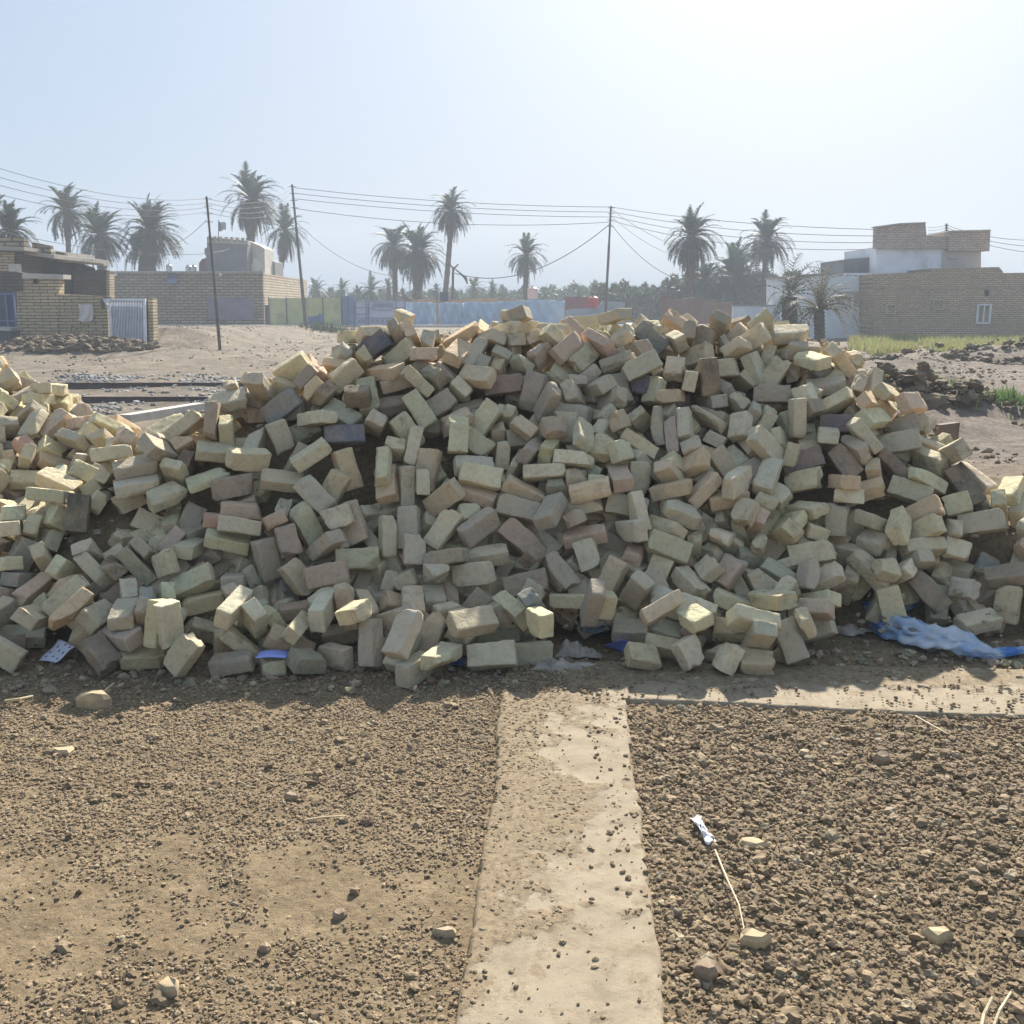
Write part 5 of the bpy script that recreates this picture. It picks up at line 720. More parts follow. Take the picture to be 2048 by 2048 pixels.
-4195,5499,266,-119,-89,239,225,-4057,5304,258,-5,-128,182,225,-3684,5416,250,-61,64,13,225,-3345,5523,294,-6,88,-141,160,-2696,5688,428,-184,-125,-27,225,-2516,5673,504,4,-112,56,225,
3321,5930,239,-118,44,136,120,3454,5917,149,-300,-10,0,140,3665,6099,39,0,0,265,140,-3642,5564,267,-103,-241,-132,225,-3491,5573,309,101,102,-196,120,-2113,5942,747,-94,6,283,225,
3063,5799,384,-19,-63,278,120,3321,6301,256,88,-44,-186,225,3597,6061,165,29,-22,297,225,3389,5894,58,-208,-43,43,225,-4011,5724,308,-270,37,-124,225,-1919,5992,865,194,156,-64,225,
-1615,6183,1075,36,255,16,225,3167,6233,225,-11,135,78,140,3439,6208,145,267,59,112,225,3377,6358,63,-178,116,178,120,-4040,5869,381,-86,-119,190,160,-2176,6135,610,-208,173,123,120,
-1994,6309,728,-63,-44,61,225,-1679,6322,1012,-246,107,94,140,-1416,6586,1018,-53,67,-167,225,-1305,6440,1148,-150,-58,157,225,3258,6244,285,-54,278,20,140,2826,6104,399,-247,-86,13,225,
3140,6378,227,-273,40,-105,225,3474,6319,98,-4,201,-206,225,-4123,5972,442,146,17,-260,225,-3765,5890,459,77,-69,-158,160,-3331,6084,576,205,152,117,225,-2353,6294,667,156,201,-146,140,
-2172,6292,713,7,18,-175,225,-2008,6412,655,-99,55,-198,120,-1944,6617,705,-21,11,-257,225,-1443,6936,848,63,3,-166,225,2949,6677,190,-138,46,-219,225,3516,6461,66,-50,19,-22,225,
-4546,6050,319,123,-75,117,160,-4340,5936,387,-197,22,-157,225,-3628,6246,574,-216,-156,46,225,-3456,6162,614,-84,-89,272,160,-2291,6414,744,-131,-168,79,225,-2015,6674,746,-99,230,-133,225,
-1330,6954,933,-158,-235,94,225,-1215,7090,939,52,-33,-106,225,-1007,7619,656,-196,120,21,140,-604,6973,1222,-32,287,-7,225,-238,6831,1409,-201,-124,152,225,186,6666,1457,-121,-51,99,120,
1492,6522,1423,141,-107,-241,140,2965,7135,181,223,150,113,120,2689,6733,176,118,269,-2,140,2808,6594,252,-97,-241,-125,160,-4181,6361,624,-75,-17,128,225,-3734,6189,619,68,-53,-241,160,
-3535,6417,629,-29,145,-257,120,-3452,6358,635,-44,149,-221,225,-3434,6397,747,66,-30,-282,225,-2484,6571,678,275,-76,74,140,-2329,6893,669,-48,17,294,160,-2049,6925,620,-32,108,235,225,
-1957,7006,581,96,41,217,225,-1368,7447,661,-285,1,26,140,-1209,7157,853,69,-240,34,120,-1072,7203,831,32,251,-153,140,-920,7180,1015,297,21,-30,225,-760,7734,801,-261,-142,42,225,
-415,7157,1152,-210,14,-207,140,-43,7154,1351,13,-79,-281,160,163,6899,1375,-28,-175,174,225,337,7215,1355,52,190,221,225,1547,7210,1249,279,47,-68,225,1561,7152,1382,209,177,58,225,
1656,7133,1339,-63,-60,-178,160,2422,7194,529,212,143,-114,225,2405,7029,609,241,-62,-145,140,2740,7280,204,31,-179,-168,225,3247,7319,39,147,-261,0,140,2992,6850,138,25,84,-83,120,
3318,6993,39,0,0,291,140,-4554,6414,512,213,-168,124,120,-3865,6230,656,94,230,168,140,-3657,6530,848,212,38,-71,160,-3478,6369,808,63,-36,-275,225,-2487,6871,734,-122,44,161,140,
-2349,7059,679,8,245,171,225,-1230,7552,660,-10,284,63,225,-897,7713,653,-281,78,69,225,-1028,7749,572,153,-230,-90,225,-916,7807,605,-18,69,-206,225,-146,7216,1202,44,-293,-42,225,
-106,7173,1261,-255,-153,2,225,163,7298,1226,-49,98,5,140,611,7279,1205,-101,25,18,120,691,7564,1037,233,123,129,140,915,7190,1264,247,115,-124,225,1037,7165,1298,21,-183,-178,120,
1431,7732,955,-282,-93,42,225,1507,7276,1127,46,65,283,225,1778,7340,1136,267,-130,8,225,2669,7406,167,12,-45,-94,140,2853,7270,156,-155,245,-70,225,2862,6948,149,0,0,199,120,
-3814,6582,867,-166,-50,34,225,-3567,6591,938,62,-167,-202,225,-2879,7226,782,-286,32,-47,225,-2497,7175,653,-45,55,-28,225,-2517,7134,491,-73,-262,127,225,-2199,7136,540,100,-223,-172,225,
-1660,8017,160,267,-121,46,225,-1565,8059,211,-114,-160,219,225,-446,8323,490,-16,271,16,160,-125,7680,899,233,85,69,225,420,8080,730,217,185,37,225,2326,7595,455,116,-151,206,225,
-4438,6599,743,-14,134,-253,225,-3659,6921,999,-2,64,155,225,-2891,7480,617,-112,63,116,160,-2475,7324,511,84,-84,201,225,-2202,7356,473,22,-32,206,225,-4595,6765,739,-39,127,7,120,
-4545,6455,612,-24,-113,-195,225,-3973,6939,954,-17,-108,264,225,-2921,7543,693,162,-189,155,160,-1913,7664,290,87,108,-2,225,-4173,7405,1202,-228,173,-60,225,-3697,7228,1162,113,33,-135,225,
-2110,7924,250,-78,-22,62,225,-2088,7808,231,24,-78,-280,160,-3405,7876,884,53,12,-76,225,-2521,8365,179,-88,-25,213,225,-2753,7773,376,55,-140,-219,120,-1971,8204,102,133,251,-93,225,
-2020,8140,193,-228,-69,-174,225,-1853,8275,109,56,-91,195,225,-3998,8514,824,-127,56,131,225,-3563,8353,729,-115,-62,131,160,-2553,8392,262,-171,36,-164,225,-2870,7967,335,7,87,-236,225,
-2230,8221,217,219,159,-125,225,-2141,8183,128,-148,-152,-68,225,-3441,8351,690,-113,265,47,120,-2379,8785,74,-176,-125,-170,140,-2367,8302,192,-283,17,-2,160,-2446,8180,248,-117,55,-73,120,
-3842,8975,557,156,-238,43,225,-3457,9040,364,41,-270,-86,225,-3432,8779,529,53,-167,-219,160,-2878,8508,266,-98,13,129,225,-2681,8343,158,37,-254,51,140,-2482,8436,94,188,215,24,225,
-4050,8771,739,-52,-12,225,140,-3642,9111,394,156,205,86,225,-3486,8793,432,-153,-78,126,225,-3195,8790,317,114,43,-177,140,-2710,8846,225,-26,-283,-92,225,-2620,8741,129,-37,-27,-53,225,
-4405,9021,495,-87,-62,-277,225,-3812,9405,208,259,49,-93,140,-3565,9021,339,177,-207,-122,225,-3148,9151,217,-159,-133,-146,120,-2591,8914,87,57,71,132,225,-2696,8902,39,0,0,190,160,
-3496,9763,96,274,94,-47,225,-3431,9423,149,0,-79,287,225,-3222,9293,238,-80,-120,53,225,-3156,9465,135,-168,129,168,120,-2768,9005,111,0,0,-114,160,-4219,9701,77,221,104,57,225,
-3999,9633,162,234,-160,-93,225,-3481,9663,39,0,0,-46,225,-3470,9543,106,162,-134,-200,225,-3164,9490,39,0,0,-245,225,-2969,9062,75,-283,58,-70,120,-3139,4438,58,132,166,166,225,
-2979,4733,260,101,5,276,160,-2869,4564,199,-193,215,74,225,-3689,5048,111,129,-165,-214,225,-3623,4854,118,182,113,-174,225,-3647,4606,39,0,0,-104,225,-3048,4519,116,-211,-24,-211,225,
-2497,4570,262,106,2,207,225,4058,5107,58,-200,71,-72,225,-3588,5269,255,-276,7,-11,160,-3519,4998,228,40,-25,-66,225,-3232,5014,296,-23,297,-32,225,-2924,5069,369,65,101,185,225,
3917,5221,118,-231,-142,115,225,-3846,4823,144,204,208,-50,160,-3315,4966,216,279,104,19,140,-3035,5063,349,-141,-32,180,225,3306,5159,308,173,207,122,225,3349,5418,221,34,266,51,225,
3587,5530,195,-259,-110,49,225,3696,5496,89,23,-146,41,160,-4169,5220,135,-71,-31,139,225,-4091,4838,58,-122,-173,173,225,-3714,4991,181,-146,247,21,225,-3574,5429,279,-21,86,152,140,
-3607,4692,88,242,-131,-25,225,-3187,5195,367,-202,204,-20,225,3623,5797,215,82,-69,214,225,3986,5790,58,211,19,18,225,3875,6160,39,279,109,0,225,-4574,5336,100,-192,-218,76,225,
-4200,5208,208,-70,33,283,225,-3812,5067,219,-251,-83,111,225,2859,5137,321,-99,155,-58,225,2930,5152,330,154,102,229,225,3617,5891,168,110,-17,250,225,3580,5941,58,164,135,135,160,
-4514,5628,237,-38,-4,-140,225,-4394,5495,229,-251,-67,79,225,-4220,5325,214,167,-207,108,140,-2180,5871,796,-83,-44,224,225,3005,5751,504,-154,80,-17,225,3431,5956,294,-127,-5,163,225,
3738,6235,76,-237,168,74,140,3523,6103,112,-8,36,-240,225,-4375,5733,187,83,-26,78,225,-4344,5704,255,-272,-91,-30,225,-4421,5082,39,-119,-276,0,225,2865,5782,603,172,222,12,225,
2843,5912,489,136,76,256,120,3865,5675,154,-59,264,-121,225,3385,6336,187,207,-138,-93,120,3583,6257,39,0,0,-275,225,-4391,5593,308,14,36,297,225,-4141,5785,326,-197,-211,45,225,
-3247,5986,544,-248,109,-103,140,-1369,6506,1076,-195,-211,60,225,3327,6085,249,-272,-53,-41,225,3360,6094,162,-273,47,0,120,3002,6398,277,53,-247,74,160,3214,6802,147,277,-97,-44,225,
3280,6303,163,24,70,68,120,-4463,5824,320,-141,86,-1,225,-4101,5834,413,-184,183,-86,120,-3996,5892,499,-129,-7,120,225,-3556,6072,625,-122,-36,-74,225,-2063,6566,818,46,2,54,160,
-1165,6688,1115,101,-49,22,225,3823,6321,115,-212,-14,-212,225,3188,6544,190,52,-270,-48,225,3338,6862,61,200,33,36,140,3249,6428,174,-295,-41,36,160,-4508,5959,359,146,76,-115,225,
-4420,6096,392,59,107,131,225,-4211,6025,452,-36,255,-59,225,-3544,6137,660,-41,120,259,225,-3335,6272,630,-247,-62,155,120,-2382,6462,694,-143,233,-40,225,-2081,6410,760,193,198,12,225,
-1603,6908,768,45,-156,-222,225,-1180,6755,1071,106,-37,-9,225,-370,6946,1326,76,167,144,225,1504,6702,1439,151,-237,103,225,3082,6797,205,116,96,-259,140,3438,6978,107,3,-284,39,225,
3243,7177,105,126,-24,-178,225,3088,6633,190,118,-248,80,120,-4315,6158,421,151,-93,57,120,-3936,6062,561,204,-47,156,225,-3671,6418,661,-219,88,-58,120,-3554,6241,689,74,-110,-54,160,
-2433,6448,743,-38,-118,139,225,-2122,6790,730,205,205,-77,225,-2149,6973,696,114,210,-178,160,-1047,7388,835,38,9,220,225,-972,7247,948,37,15,181,225,-759,7806,680,-68,242,63,140,
42,7295,1268,-109,-4,254,225,508,7150,1291,83,-55,-212,225,340,6877,1415,-112,-122,242,225,1399,7125,1374,186,217,14,225,1757,7185,1191,-28,-94,242,225,1798,6542,1413,-22,-61,166,225,
1709,6841,1472,285,92,-1,225,3470,7426,83,38,-46,288,225,3452,7102,58,-210,-28,28,225,3047,6946,119,287,-87,15,160,3173,6760,88,4,66,92,225,-4518,6082,505,-181,-127,199,160,
-4375,5741,371,-71,259,-122,225,-3576,6460,747,84,-176,-171,160,-2453,6989,729,28,275,-105,140,-2265,7139,637,-211,107,124,120,-1659,8207,167,-158,-99,21,140,-1031,7499,723,116,250,-8,140,
-921,8108,479,-23,94,251,160,-855,7680,728,68,-235,173,160,-416,7540,979,132,214,-159,225,-141,7878,820,75,245,110,160,349,7274,1268,-276,-113,-8,225,753,7281,1265,115,190,93,225,
854,7486,1028,219,-46,68,225,878,7684,1020,-39,-75,111,225,1045,7274,1329,73,-164,-223,225,1582,7453,1050,-62,-45,2,120,1934,7636,853,62,-2,57,160,1599,8171,593,-47,293,19,225,
1612,8147,691,7,293,-53,225,2893,7417,211,-58,-33,73,160,2991,7514,130,194,-85,-85,160,3112,7307,115,-198,76,198,225,3099,7187,101,-18,-282,-6,225,-4117,6715,768,-83,-132,-2,225,
-3743,6726,855,37,63,71,225,-3672,6424,789,-17,232,-12,140,-2796,7079,789,-234,-99,-26,140,-773,7855,561,-61,19,-227,225,-626,7681,783,169,-189,161,160,79,7858,815,-111,58,46,120,
2803,7736,166,233,178,-61,225,2941,7870,133,29,-5,293,225,2837,7582,99,-239,-134,21,140,-4016,6792,923,108,-111,124,160,-2477,7276,608,293,-28,-44,225,-2309,7211,542,-62,-226,-19,160,
-4382,6767,741,-168,-230,88,120,-3914,7301,1227,79,23,285,120,-3926,7148,1157,168,-54,111,225,-2917,7404,732,-282,-76,-50,225,-1830,8025,288,208,34,33,225,-4344,6803,816,-61,-120,237,225,
-3220,7630,842,-278,-96,-35,120,-1767,8206,105,171,96,187,225,-3142,8111,644,159,158,41,140,-2238,8278,282,84,-257,71,225,-2613,7864,287,47,-123,265,225,-1942,8359,121,-32,-242,-23,225,
-2011,8461,58,-163,-135,135,225,-1782,8337,39,298,-34,0,140,-1823,8058,173,-57,206,55,120,-4580,8534,781,-296,-34,3,225,-3581,8180,820,143,-150,216,225,-2396,8497,156,146,-187,178,160,
-2102,8399,187,201,55,7,160,-2104,8353,58,137,-162,-162,225,-4217,8788,783,-98,-57,-130,140,-3322,8525,643,-111,125,-221,120,-2949,8134,355,212,-192,90,225,-2809,8117,283,45,116,-259,160,
-2206,8363,73,118,175,-120,140,-2223,8434,96,191,-90,156,160,-3597,8677,647,18,-17,-272,120,-3411,8591,635,25,29,165,225,-3183,8626,420,134,-120,224,160,-2181,8574,154,229,-174,26,225,
-2026,8498,168,-14,211,-212,120,-2338,8426,130,179,-139,115,225,-3817,9191,340,-232,-19,129,140,-3508,9234,331,149,-217,48,225,-2861,8699,260,145,-87,236,140,-2208,8537,58,-27,-210,210,225,
-2656,9591,39,298,-36,0,140,-3450,9369,226,107,-133,-243,140,-2699,9295,149,0,0,-65,225,-3021,9086,258,-103,-153,-209,140,-2474,9102,39,0,0,183,160,-2499,8889,107,-264,-83,95,225,
-4310,9753,71,95,-225,-157,225,-3656,9467,174,48,74,284,225,-3248,9371,193,87,-103,224,225,-3196,9705,39,294,61,0,225,-2672,9084,149,0,0,-139,225,-2751,9273,58,-210,-29,29,225,
-3994,9722,68,256,6,3,225,-3602,9390,76,28,70,224,225,-3668,9596,54,294,-42,-9,225,-2987,9279,58,-28,210,-210,225,-2642,9144,58,197,-79,-79,225,-1726,4744,63,-12,-211,-12,120,
-2669,4693,39,-29,-299,0,225,-3100,4679,39,0,0,-7,225,-2827,4558,58,-210,30,-30,225,-1648,4689,129,-202,32,-213,225,
], dtype=float).reshape(-1, 7)
BP = raw[:, :3]/1000; _q = raw[:, 3:6]/300; BQ = np.concatenate([np.sqrt(np.clip(1-(_q**2).sum(1), 0, 1))[:, None], _q], 1)
BL = raw[:, 6]/1000; NHI = 900
NBR = len(raw)

m = NT('brick'); ac = m.n('ShaderNodeAttribute', attribute_name='bcol'); al = m.n('ShaderNodeAttribute', attribute_name='bloc'); L_ = al.outputs['Vector']
n1 = m.noise(L_, 9, 6, .62, .1); n2 = m.noise(L_, 34, 6, .7); n3 = m.noise(L_, 150, 5, .8)
k = m.mix(m.ramp(n1, [(.40, (0, 0, 0)), (.64, (1, 1, 1))]), ac.outputs['Color'], m.mix(.35, ac.outputs['Color'], (.58, .41, .24)))
n4 = m.noise(L_, 5.0, 5, .6, .3)
k = m.mix(m.math('MULTIPLY', m.ramp(n4, [(.47, (0, 0, 0)), (.60, (1, 1, 1))]), .55), k, m.mix(.3, k, (.46, .46, .38)))
k = m.mix(.5, k, m.ramp(n2, [(.30, (.55, .54, .52)), (.50, (1, 1, 1)), (.75, (1.0, 1.0, 1.0))]), 'MULTIPLY')
k = m.mix(m.ramp(n3, [(.60, (0, 0, 0)), (.70, (1, 1, 1))]), k, m.mix(.55, k, (.08, .06, .04)))
k = m.mix(m.ramp(m.noise(L_, 70, 4, .7), [(.60, (0, 0, 0)), (.70, (1, 1, 1))]), k, m.mix(.3, k, (.62, .56, .44)))
# kiln scorch marks: alpha of bcol carries how strongly this brick is scorched
so = m.ramp(m.noise(L_, 10, 7, .75, .1), [(.53, (0, 0, 0)), (.66, (1, 1, 1))])
k = m.mix(m.math('MULTIPLY', so, ac.outputs['Alpha']), k, m.mix(.5, k, (.08, .062, .045)))
sp_ = m.n('ShaderNodeSeparateXYZ'); m.l(ac.outputs['Vector'], sp_.inputs[0])
m.col(k); m.b.inputs['Roughness'].default_value = .92
m.bump(m.math('ADD', m.math('MULTIPLY', n2, 1.6), m.math('ADD', m.math('MULTIPLY', n3, .35), n1)), 1.0, .007)
BRICK = m.m

def coords1(h, r, n):
    return np.array([-h, -h+.35*r, -h+r]+list(np.linspace(-h+r, h-r, n+1)[1:-1])+[h-r, h-.35*r, h])
def box_template(h, r, n):
    cs = [coords1(h[a], r, n[a]) for a in range(3)]; V = []; idx = {}; F_ = []
    N = [len(c)-1 for c in cs]
    def vid(i, j, k):
        t = (i, j, k)
        if t not in idx: idx[t] = len(V); V.append((cs[0][i], cs[1][j], cs[2][k]))
        return idx[t]
    for a in range(3):
        b, c = (a+1) % 3, (a+2) % 3
        for sgn in (0, N[a]):
            for i in range(N[b]):
                for j in range(N[c]):
                    q = []
                    for (p_, r_) in ((i, j), (i+1, j), (i+1, j+1), (i, j+1)):
                        t = [0, 0, 0]; t[a] = sgn; t[b] = p_; t[c] = r_; q.append(vid(*t))
                    F_.append(q if sgn else q[::-1])
    V = np.array(V); hh = np.array(h)-r; P = np.clip(V, -hh, hh); d = V-P; L = np.linalg.norm(d, axis=1, keepdims=True)
    V = np.where(L > 1e-9, P+r*d/np.maximum(L, 1e-9), V)
    return V, np.array(F_)
_tc = {}
def brick_geo(i, hi):
    r_ = np.random.default_rng(1000+i); Lg = BL[i]; h = (Lg/2*r_.uniform(.96, 1.0), .0555*r_.uniform(.95, 1.03), .0365*r_.uniform(.93, 1.06))
    key = (round(Lg, 2), hi, int(r_.integers(0, 2)))
    if key not in _tc:
        rad = (.0042, .0075)[key[2]]; _tc[key] = box_template((key[0]/2, .0555, .0365), rad, (14, 8, 5) if hi else (3, 2, 2))
    V, Fq = _tc[key]; V = V*np.array([h[0]/(key[0]/2), h[1]/.0555, h[2]/.0365])
    ofs = r_.uniform(-50, 50, 3); W = V+ofs
    # warped, slightly sagged faces
    for a in range(3): V = V.copy(); V[:, a] += .0024*snoise(W[:, 0]*1.0, W[:, 1], W[:, 2], 6, 2, a)*(1.4 if a != 2 else .8)
    # broken-off corners, edges and ends
    cuts = []
    if Lg < .21 or r_.random() < .24: cuts.append((np.array([1, r_.uniform(-.45, .45), r_.uniform(-.35, .35)]), Lg/2*r_.uniform(.70, .95), .012))
    for _ in range(int(r_.integers(2, 6))):
        s3 = r_.choice([-1, 1], 3).astype(float); e = r_.random(3)*np.array([.8, 1, 1])+.15
        if r_.random() < .45: e[int(r_.integers(0, 3))] *= .08
        nn = s3*e; nn /= np.linalg.norm(nn); sup = np.abs(nn)@np.array(h); cuts.append((nn, sup-r_.uniform(.004, .020)*(2.4 if r_.random() < .22 else 1), .0045))
    for nn, dd, am in cuts:
        nn = nn/np.linalg.norm(nn); s_ = V@nn+am*snoise(W[:, 0], W[:, 1], W[:, 2], 16, 3, 3)-dd
        V = V-np.clip(s_, 0, None)[:, None]*nn
    V = V+.0011*np.stack([snoise(W[:, 0], W[:, 1], W[:, 2], 30, 3, a) for a in range(3)], 1)
    return V, Fq, W
def qmat(q):
    w_, x, y, z = q/np.linalg.norm(q)
    return np.array([[1-2*(y*y+z*z), 2*(x*y-z*w_), 2*(x*z+y*w_)], [2*(x*y+z*w_), 1-2*(x*x+z*z), 2*(y*z-x*w_)], [2*(x*z-y*w_), 2*(y*z+x*w_), 1-2*(x*x+y*y)]])
keys = []
for i in range(NBR):
    r_ = np.random.default_rng(500+i); keys.append(HK[i] if i < len(HK) else RK[int(r_.integers(0, len(RK)))])
def brick_col(i, n):
    r_ = np.random.default_rng(900+i); c = np.array(PAL[keys[i]])*r_.uniform(.86, 1.10)*(1+.02*r_.normal(size=3))
    sc = {'oliveband': .9, 'darkbrown': .7}.get(keys[i], r_.choice([0, .25, .6, .9], p=[.35, .25, .25, .15]))
    return np.tile([*c, sc], (n, 1))
singles = set(range(298))
COLS = [(140, 'at the left edge'), (290, 'below the sliding white gate'), (470, 'below the nearest utility pole'), (640, 'below the middle utility pole'), (800, 'below the ornamental gate'), (960, 'below the tall slim palm'),
 (1110, 'below the short central palm'), (1270, 'below the farthest utility pole'), (1430, 'below the thick palm'), (1560, 'below the thin pale palm'), (1690, 'below the spiky stump'), (1830, 'below the tower house'), (9999, 'at the right edge')]
ROWS = [(.16, 'on the crest'), (.38, 'high on the face'), (.62, 'halfway up'), (.85, 'low on the face'), (9, 'in the bottom row')]
def cell(i):
    px, py = proj(BP[i]); c = next(t for q, t in COLS if px < q)
    top = np.interp(px, [0, 250, 400, 620, 850, 1350, 1650, 1870, 2048], [710, 810, 780, 700, 650, 620, 660, 830, 980]); f = (py-top)/(1340-top)
    return next(t for q, t in ROWS if f < q)+', '+c
cells = {}
for i in singles: cells.setdefault((cell(i), WORD[keys[i]], BL[i] > .185), []).append(i)
ORD = ['leftmost', 'second from left', 'third from left', 'fourth from left', 'fifth from left', 'sixth from left', 'seventh from left']
lab = {}
for (c, wd, whole), L in cells.items():
    L.sort(key=lambda i: proj(BP[i])[0])
    for j, i in enumerate(L):
        nm = ('' if whole else 'broken ')+wd+' brick'
        t_ = (nm+' '+c) if len(L) == 1 else (ORD[min(j, 6)]+' of the '+nm+'s '+c)
        if len(t_.split()) > 16: t_ = t_.replace('in the bottom row', 'bottom row').replace('at the foot', 'foot').replace('below the nearest utility pole', 'below nearest pole').replace(' of the ', ' ')
        lab[i] = t_
restV = []; restF = []; restC = []; restL = []; off = 0
for i in range(NBR):
    hi = i < NHI
    V, Fq, W = brick_geo(i, hi); R = qmat(BQ[i])
    if i in singles:
        o = npmesh('brick', V, Fq, BRICK, True, brick_col(i, len(V)), W)
        o.location = BP[i]; o.rotation_mode = 'QUATERNION'; o.rotation_quaternion = BQ[i]
        tag(o, lab[i], 'brick', 'loose bricks tipped in the heap')
    else:
        restV.append(V@R.T+BP[i]); restF.append(Fq+off); restC.append(brick_col(i, len(V))); restL.append(W); off += len(V)
o = npmesh('brick_heap', np.concatenate(restV), np.concatenate(restF), BRICK, True, np.concatenate(restC), np.concatenate(restL))
tag(o, 'heap of tipped yellowish grey bricks, the countless smaller ones behind', kind='stuff')

crest = np.array([at(*q) for q in [(-500, 1330, 4.9), (-200, 1180, 5.0), (0, 1100, 5.25), (100, 1020, 5.3), (200, 950, 5.4), (300, 905, 5.5), (400, 835, 5.7), (530, 765, 5.95), (620, 722, 6.1), (740, 700, 6.2), (850, 660, 6.35), (1000, 648, 6.45), (1200, 650, 6.5), (1350, 650, 6.5), (1500, 658, 6.5), (1620, 655, 6.5), (1720, 688, 6.4), (1800, 755, 6.2), (1870, 825, 5.95), (1960, 925, 5.65), (2048, 985, 5.45), (2250, 1120, 5.15), (2500, 1300, 4.95)]])
# chips and crumbs of brick among and below the bricks
chips = 2600; chip_x = rng.uniform(-3.3, 3.3, chips); chip_y = np.where(rng.random(chips) < .45, rng.uniform(4.25, 5.0, chips), rng.uniform(4.9, 7.0, chips))
chip_z = np.interp(chip_x, crest[:, 0], crest[:, 2])*np.clip((chip_y-4.75)/(np.interp(chip_x, crest[:, 0], crest[:, 1])-4.75), 0, 1)-.05; chip_z = np.maximum(chip_z, .008)
chip_r = .006+.022*rng.random(chips)**2.2; chip_c = np.array([[.37, .305, .205]])*rng.uniform(.6, 1.15, (chips, 1))*(1+.04*rng.normal(size=(chips, 3)))
tag(scatter('brick_chips', np.stack([chip_x, chip_y, chip_z], 1), chip_r, chip_c, CLOD, ICO1, 'chips'), 'brick chips and crumbs fallen among the bricks and along the foot', kind='stuff')
# core added inside the hollow heap to block sun leaking between the bricks
cx_ = np.arange(-4.4, 4.5, .12); cy_ = np.arange(4.6, 9.6, .12); A, B = np.meshgrid(cx_, cy_)
ML = crest; LL = np.array([at(*q) for q in [(-700, 900, 7.6), (-500, 780, 7.6), (-250, 705, 7.6), (-50, 695, 7.6), (0, 712, 7.5), (60, 745, 7.3), (110, 790, 7.1), (170, 860, 6.9), (230, 900, 6.7), (300, 915, 6.6), (380, 910, 6.5), (450, 960, 6.3), (520, 1050, 6.1)]])
zc = np.interp(A, ML[:, 0], ML[:, 2], left=0, right=0); yc = np.interp(A, ML[:, 0], ML[:, 1])
f_ = np.clip((B-5.0)/(yc-5.0), 0, 1); h_ = np.where(B <= yc, zc*f_, zc-(B-yc-.1).clip(0)*.66)
zl = np.interp(A, LL[:, 0], LL[:, 2], left=0, right=0); yl = np.interp(A, LL[:, 0], LL[:, 1])
h_ = np.maximum(h_, np.where(B <= yl, zl-(yl-B)*.60, zl-(B-yl-.1).clip(0)*.66))-.18
h_ = np.where(h_ > 0, h_, -.05)+.03*snoise(A, B, 0*A, 3, 3, 2)*(h_ > 0)
n1 = len(cx_); n2_ = len(cy_); q = (np.arange(n2_-1)[:, None]*n1+np.arange(n1-1)[None]).ravel()
tag(npmesh('sun_block_core', np.stack([A.ravel(), B.ravel(), h_.ravel()], 1), np.stack([q, q+1, q+n1+1, q+n1], 1), SOIL), 'added soil-coloured core inside the heap that blocks sun leaking through', kind='stuff')

# ---------------------------------------------------------------- materials of the street behind
YBRICK = brickwall('yellow_brick', (.66, .54, .34), (.53, .42, .26), (.13, .10, .07), .55, .115, .018, (.30, .24, .17), .5)
TBRICK = brickwall('tan_brick', (.50, .40, .27), (.32, .25, .175), (.11, .09, .07), .62, .19, .045, (.16, .13, .11), .75)
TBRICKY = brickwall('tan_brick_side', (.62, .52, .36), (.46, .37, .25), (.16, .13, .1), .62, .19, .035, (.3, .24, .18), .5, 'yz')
DBRICK = brickwall('dark_brick', (.15, .125, .105), (.11, .09, .08), (.05, .045, .04), .5, .12, .02, (.08, .07, .07), .6)
HBRICK = brickwall('house_brick', (.66, .52, .36), (.52, .40, .28), (.30, .24, .18), .3, .10, .02, (.36, .28, .21), .6)
PBRICK = brickwall('pink_brick', (.62, .50, .42), (.50, .40, .35), (.36, .3, .26), .35, .11, .02, (.24, .2, .19), .4)
CONC = plain('concrete', (.36, .33, .29), .3, 2.5, stain=(.18, .16, .14))
PCONC = plain('pale_concrete', (.50, .47, .42), .25, 2.5, stain=(.3, .27, .24))
GREYR = plain('grey_render', (.17, .17, .185), .25, 1.0, stain=(.11, .11, .12))
WHITEP = plain('white_paint', (.74, .76, .79), .12, 1.0, stain=(.5, .5, .5))
WHITEM = plain('white_metal', (.70, .74, .80), .15, 3.0, .5, stain=(.45, .40, .35))
NAVY = plain('navy_metal', (.03, .055, .12), .3, 2.0, .55, stain=(.05, .05, .07))
DARK = plain('painted_dark_void', (.02, .02, .022), .2)  # near-black colour standing in for the shade inside openings
STEEL = plain('rusty_steel', (.11, .09, .085), .35, 9, .6, stain=(.16, .09, .06))
POLE = plain('pole_steel', (.12, .10, .095), .3, 1.2, .7, stain=(.20, .17, .15))
WIRE = plain('wire', (.10, .10, .11), .1, bump=0)
BLUES = plain('blue_sheet', (.34, .46, .58), .2, .8, .6, stain=(.45, .54, .62))
YGREEN = plain('yellow_green_metal', (.52, .52, .27), .2, 1.2, .6, stain=(.28, .26, .15))
MAUVE = plain('mauve_tarp', (.17, .155, .21), .25, .9, .7, stain=(.11, .105, .15))
BLUEP = plain('blue_panel', (.10, .17, .33), .25, 1.5, .6, stain=(.14, .18, .28))
BLUEG = plain('blue_grey_metal', (.20, .26, .38), .2, 1.5, .55, stain=(.3, .33, .38))
MAROON = plain('maroon_paint', (.20, .085, .09), .2, 1.5, stain=(.12, .07, .07))
RED = plain('red_plastic', (.42, .05, .05), .15, 2, .5)
PINKT = plain('pinkish_plastic', (.55, .42, .40), .15, 2, .5)
CLOTH = plain('pale_cloth', (.62, .59, .55), .15, 4, .9)
ORANGE = plain('orange_clay', (.40, .25, .15), .25, 1.5, stain=(.25, .16, .1))
ZINC = plain('zinc', (.40, .42, .44), .2, 4, .45, metallic=.6)
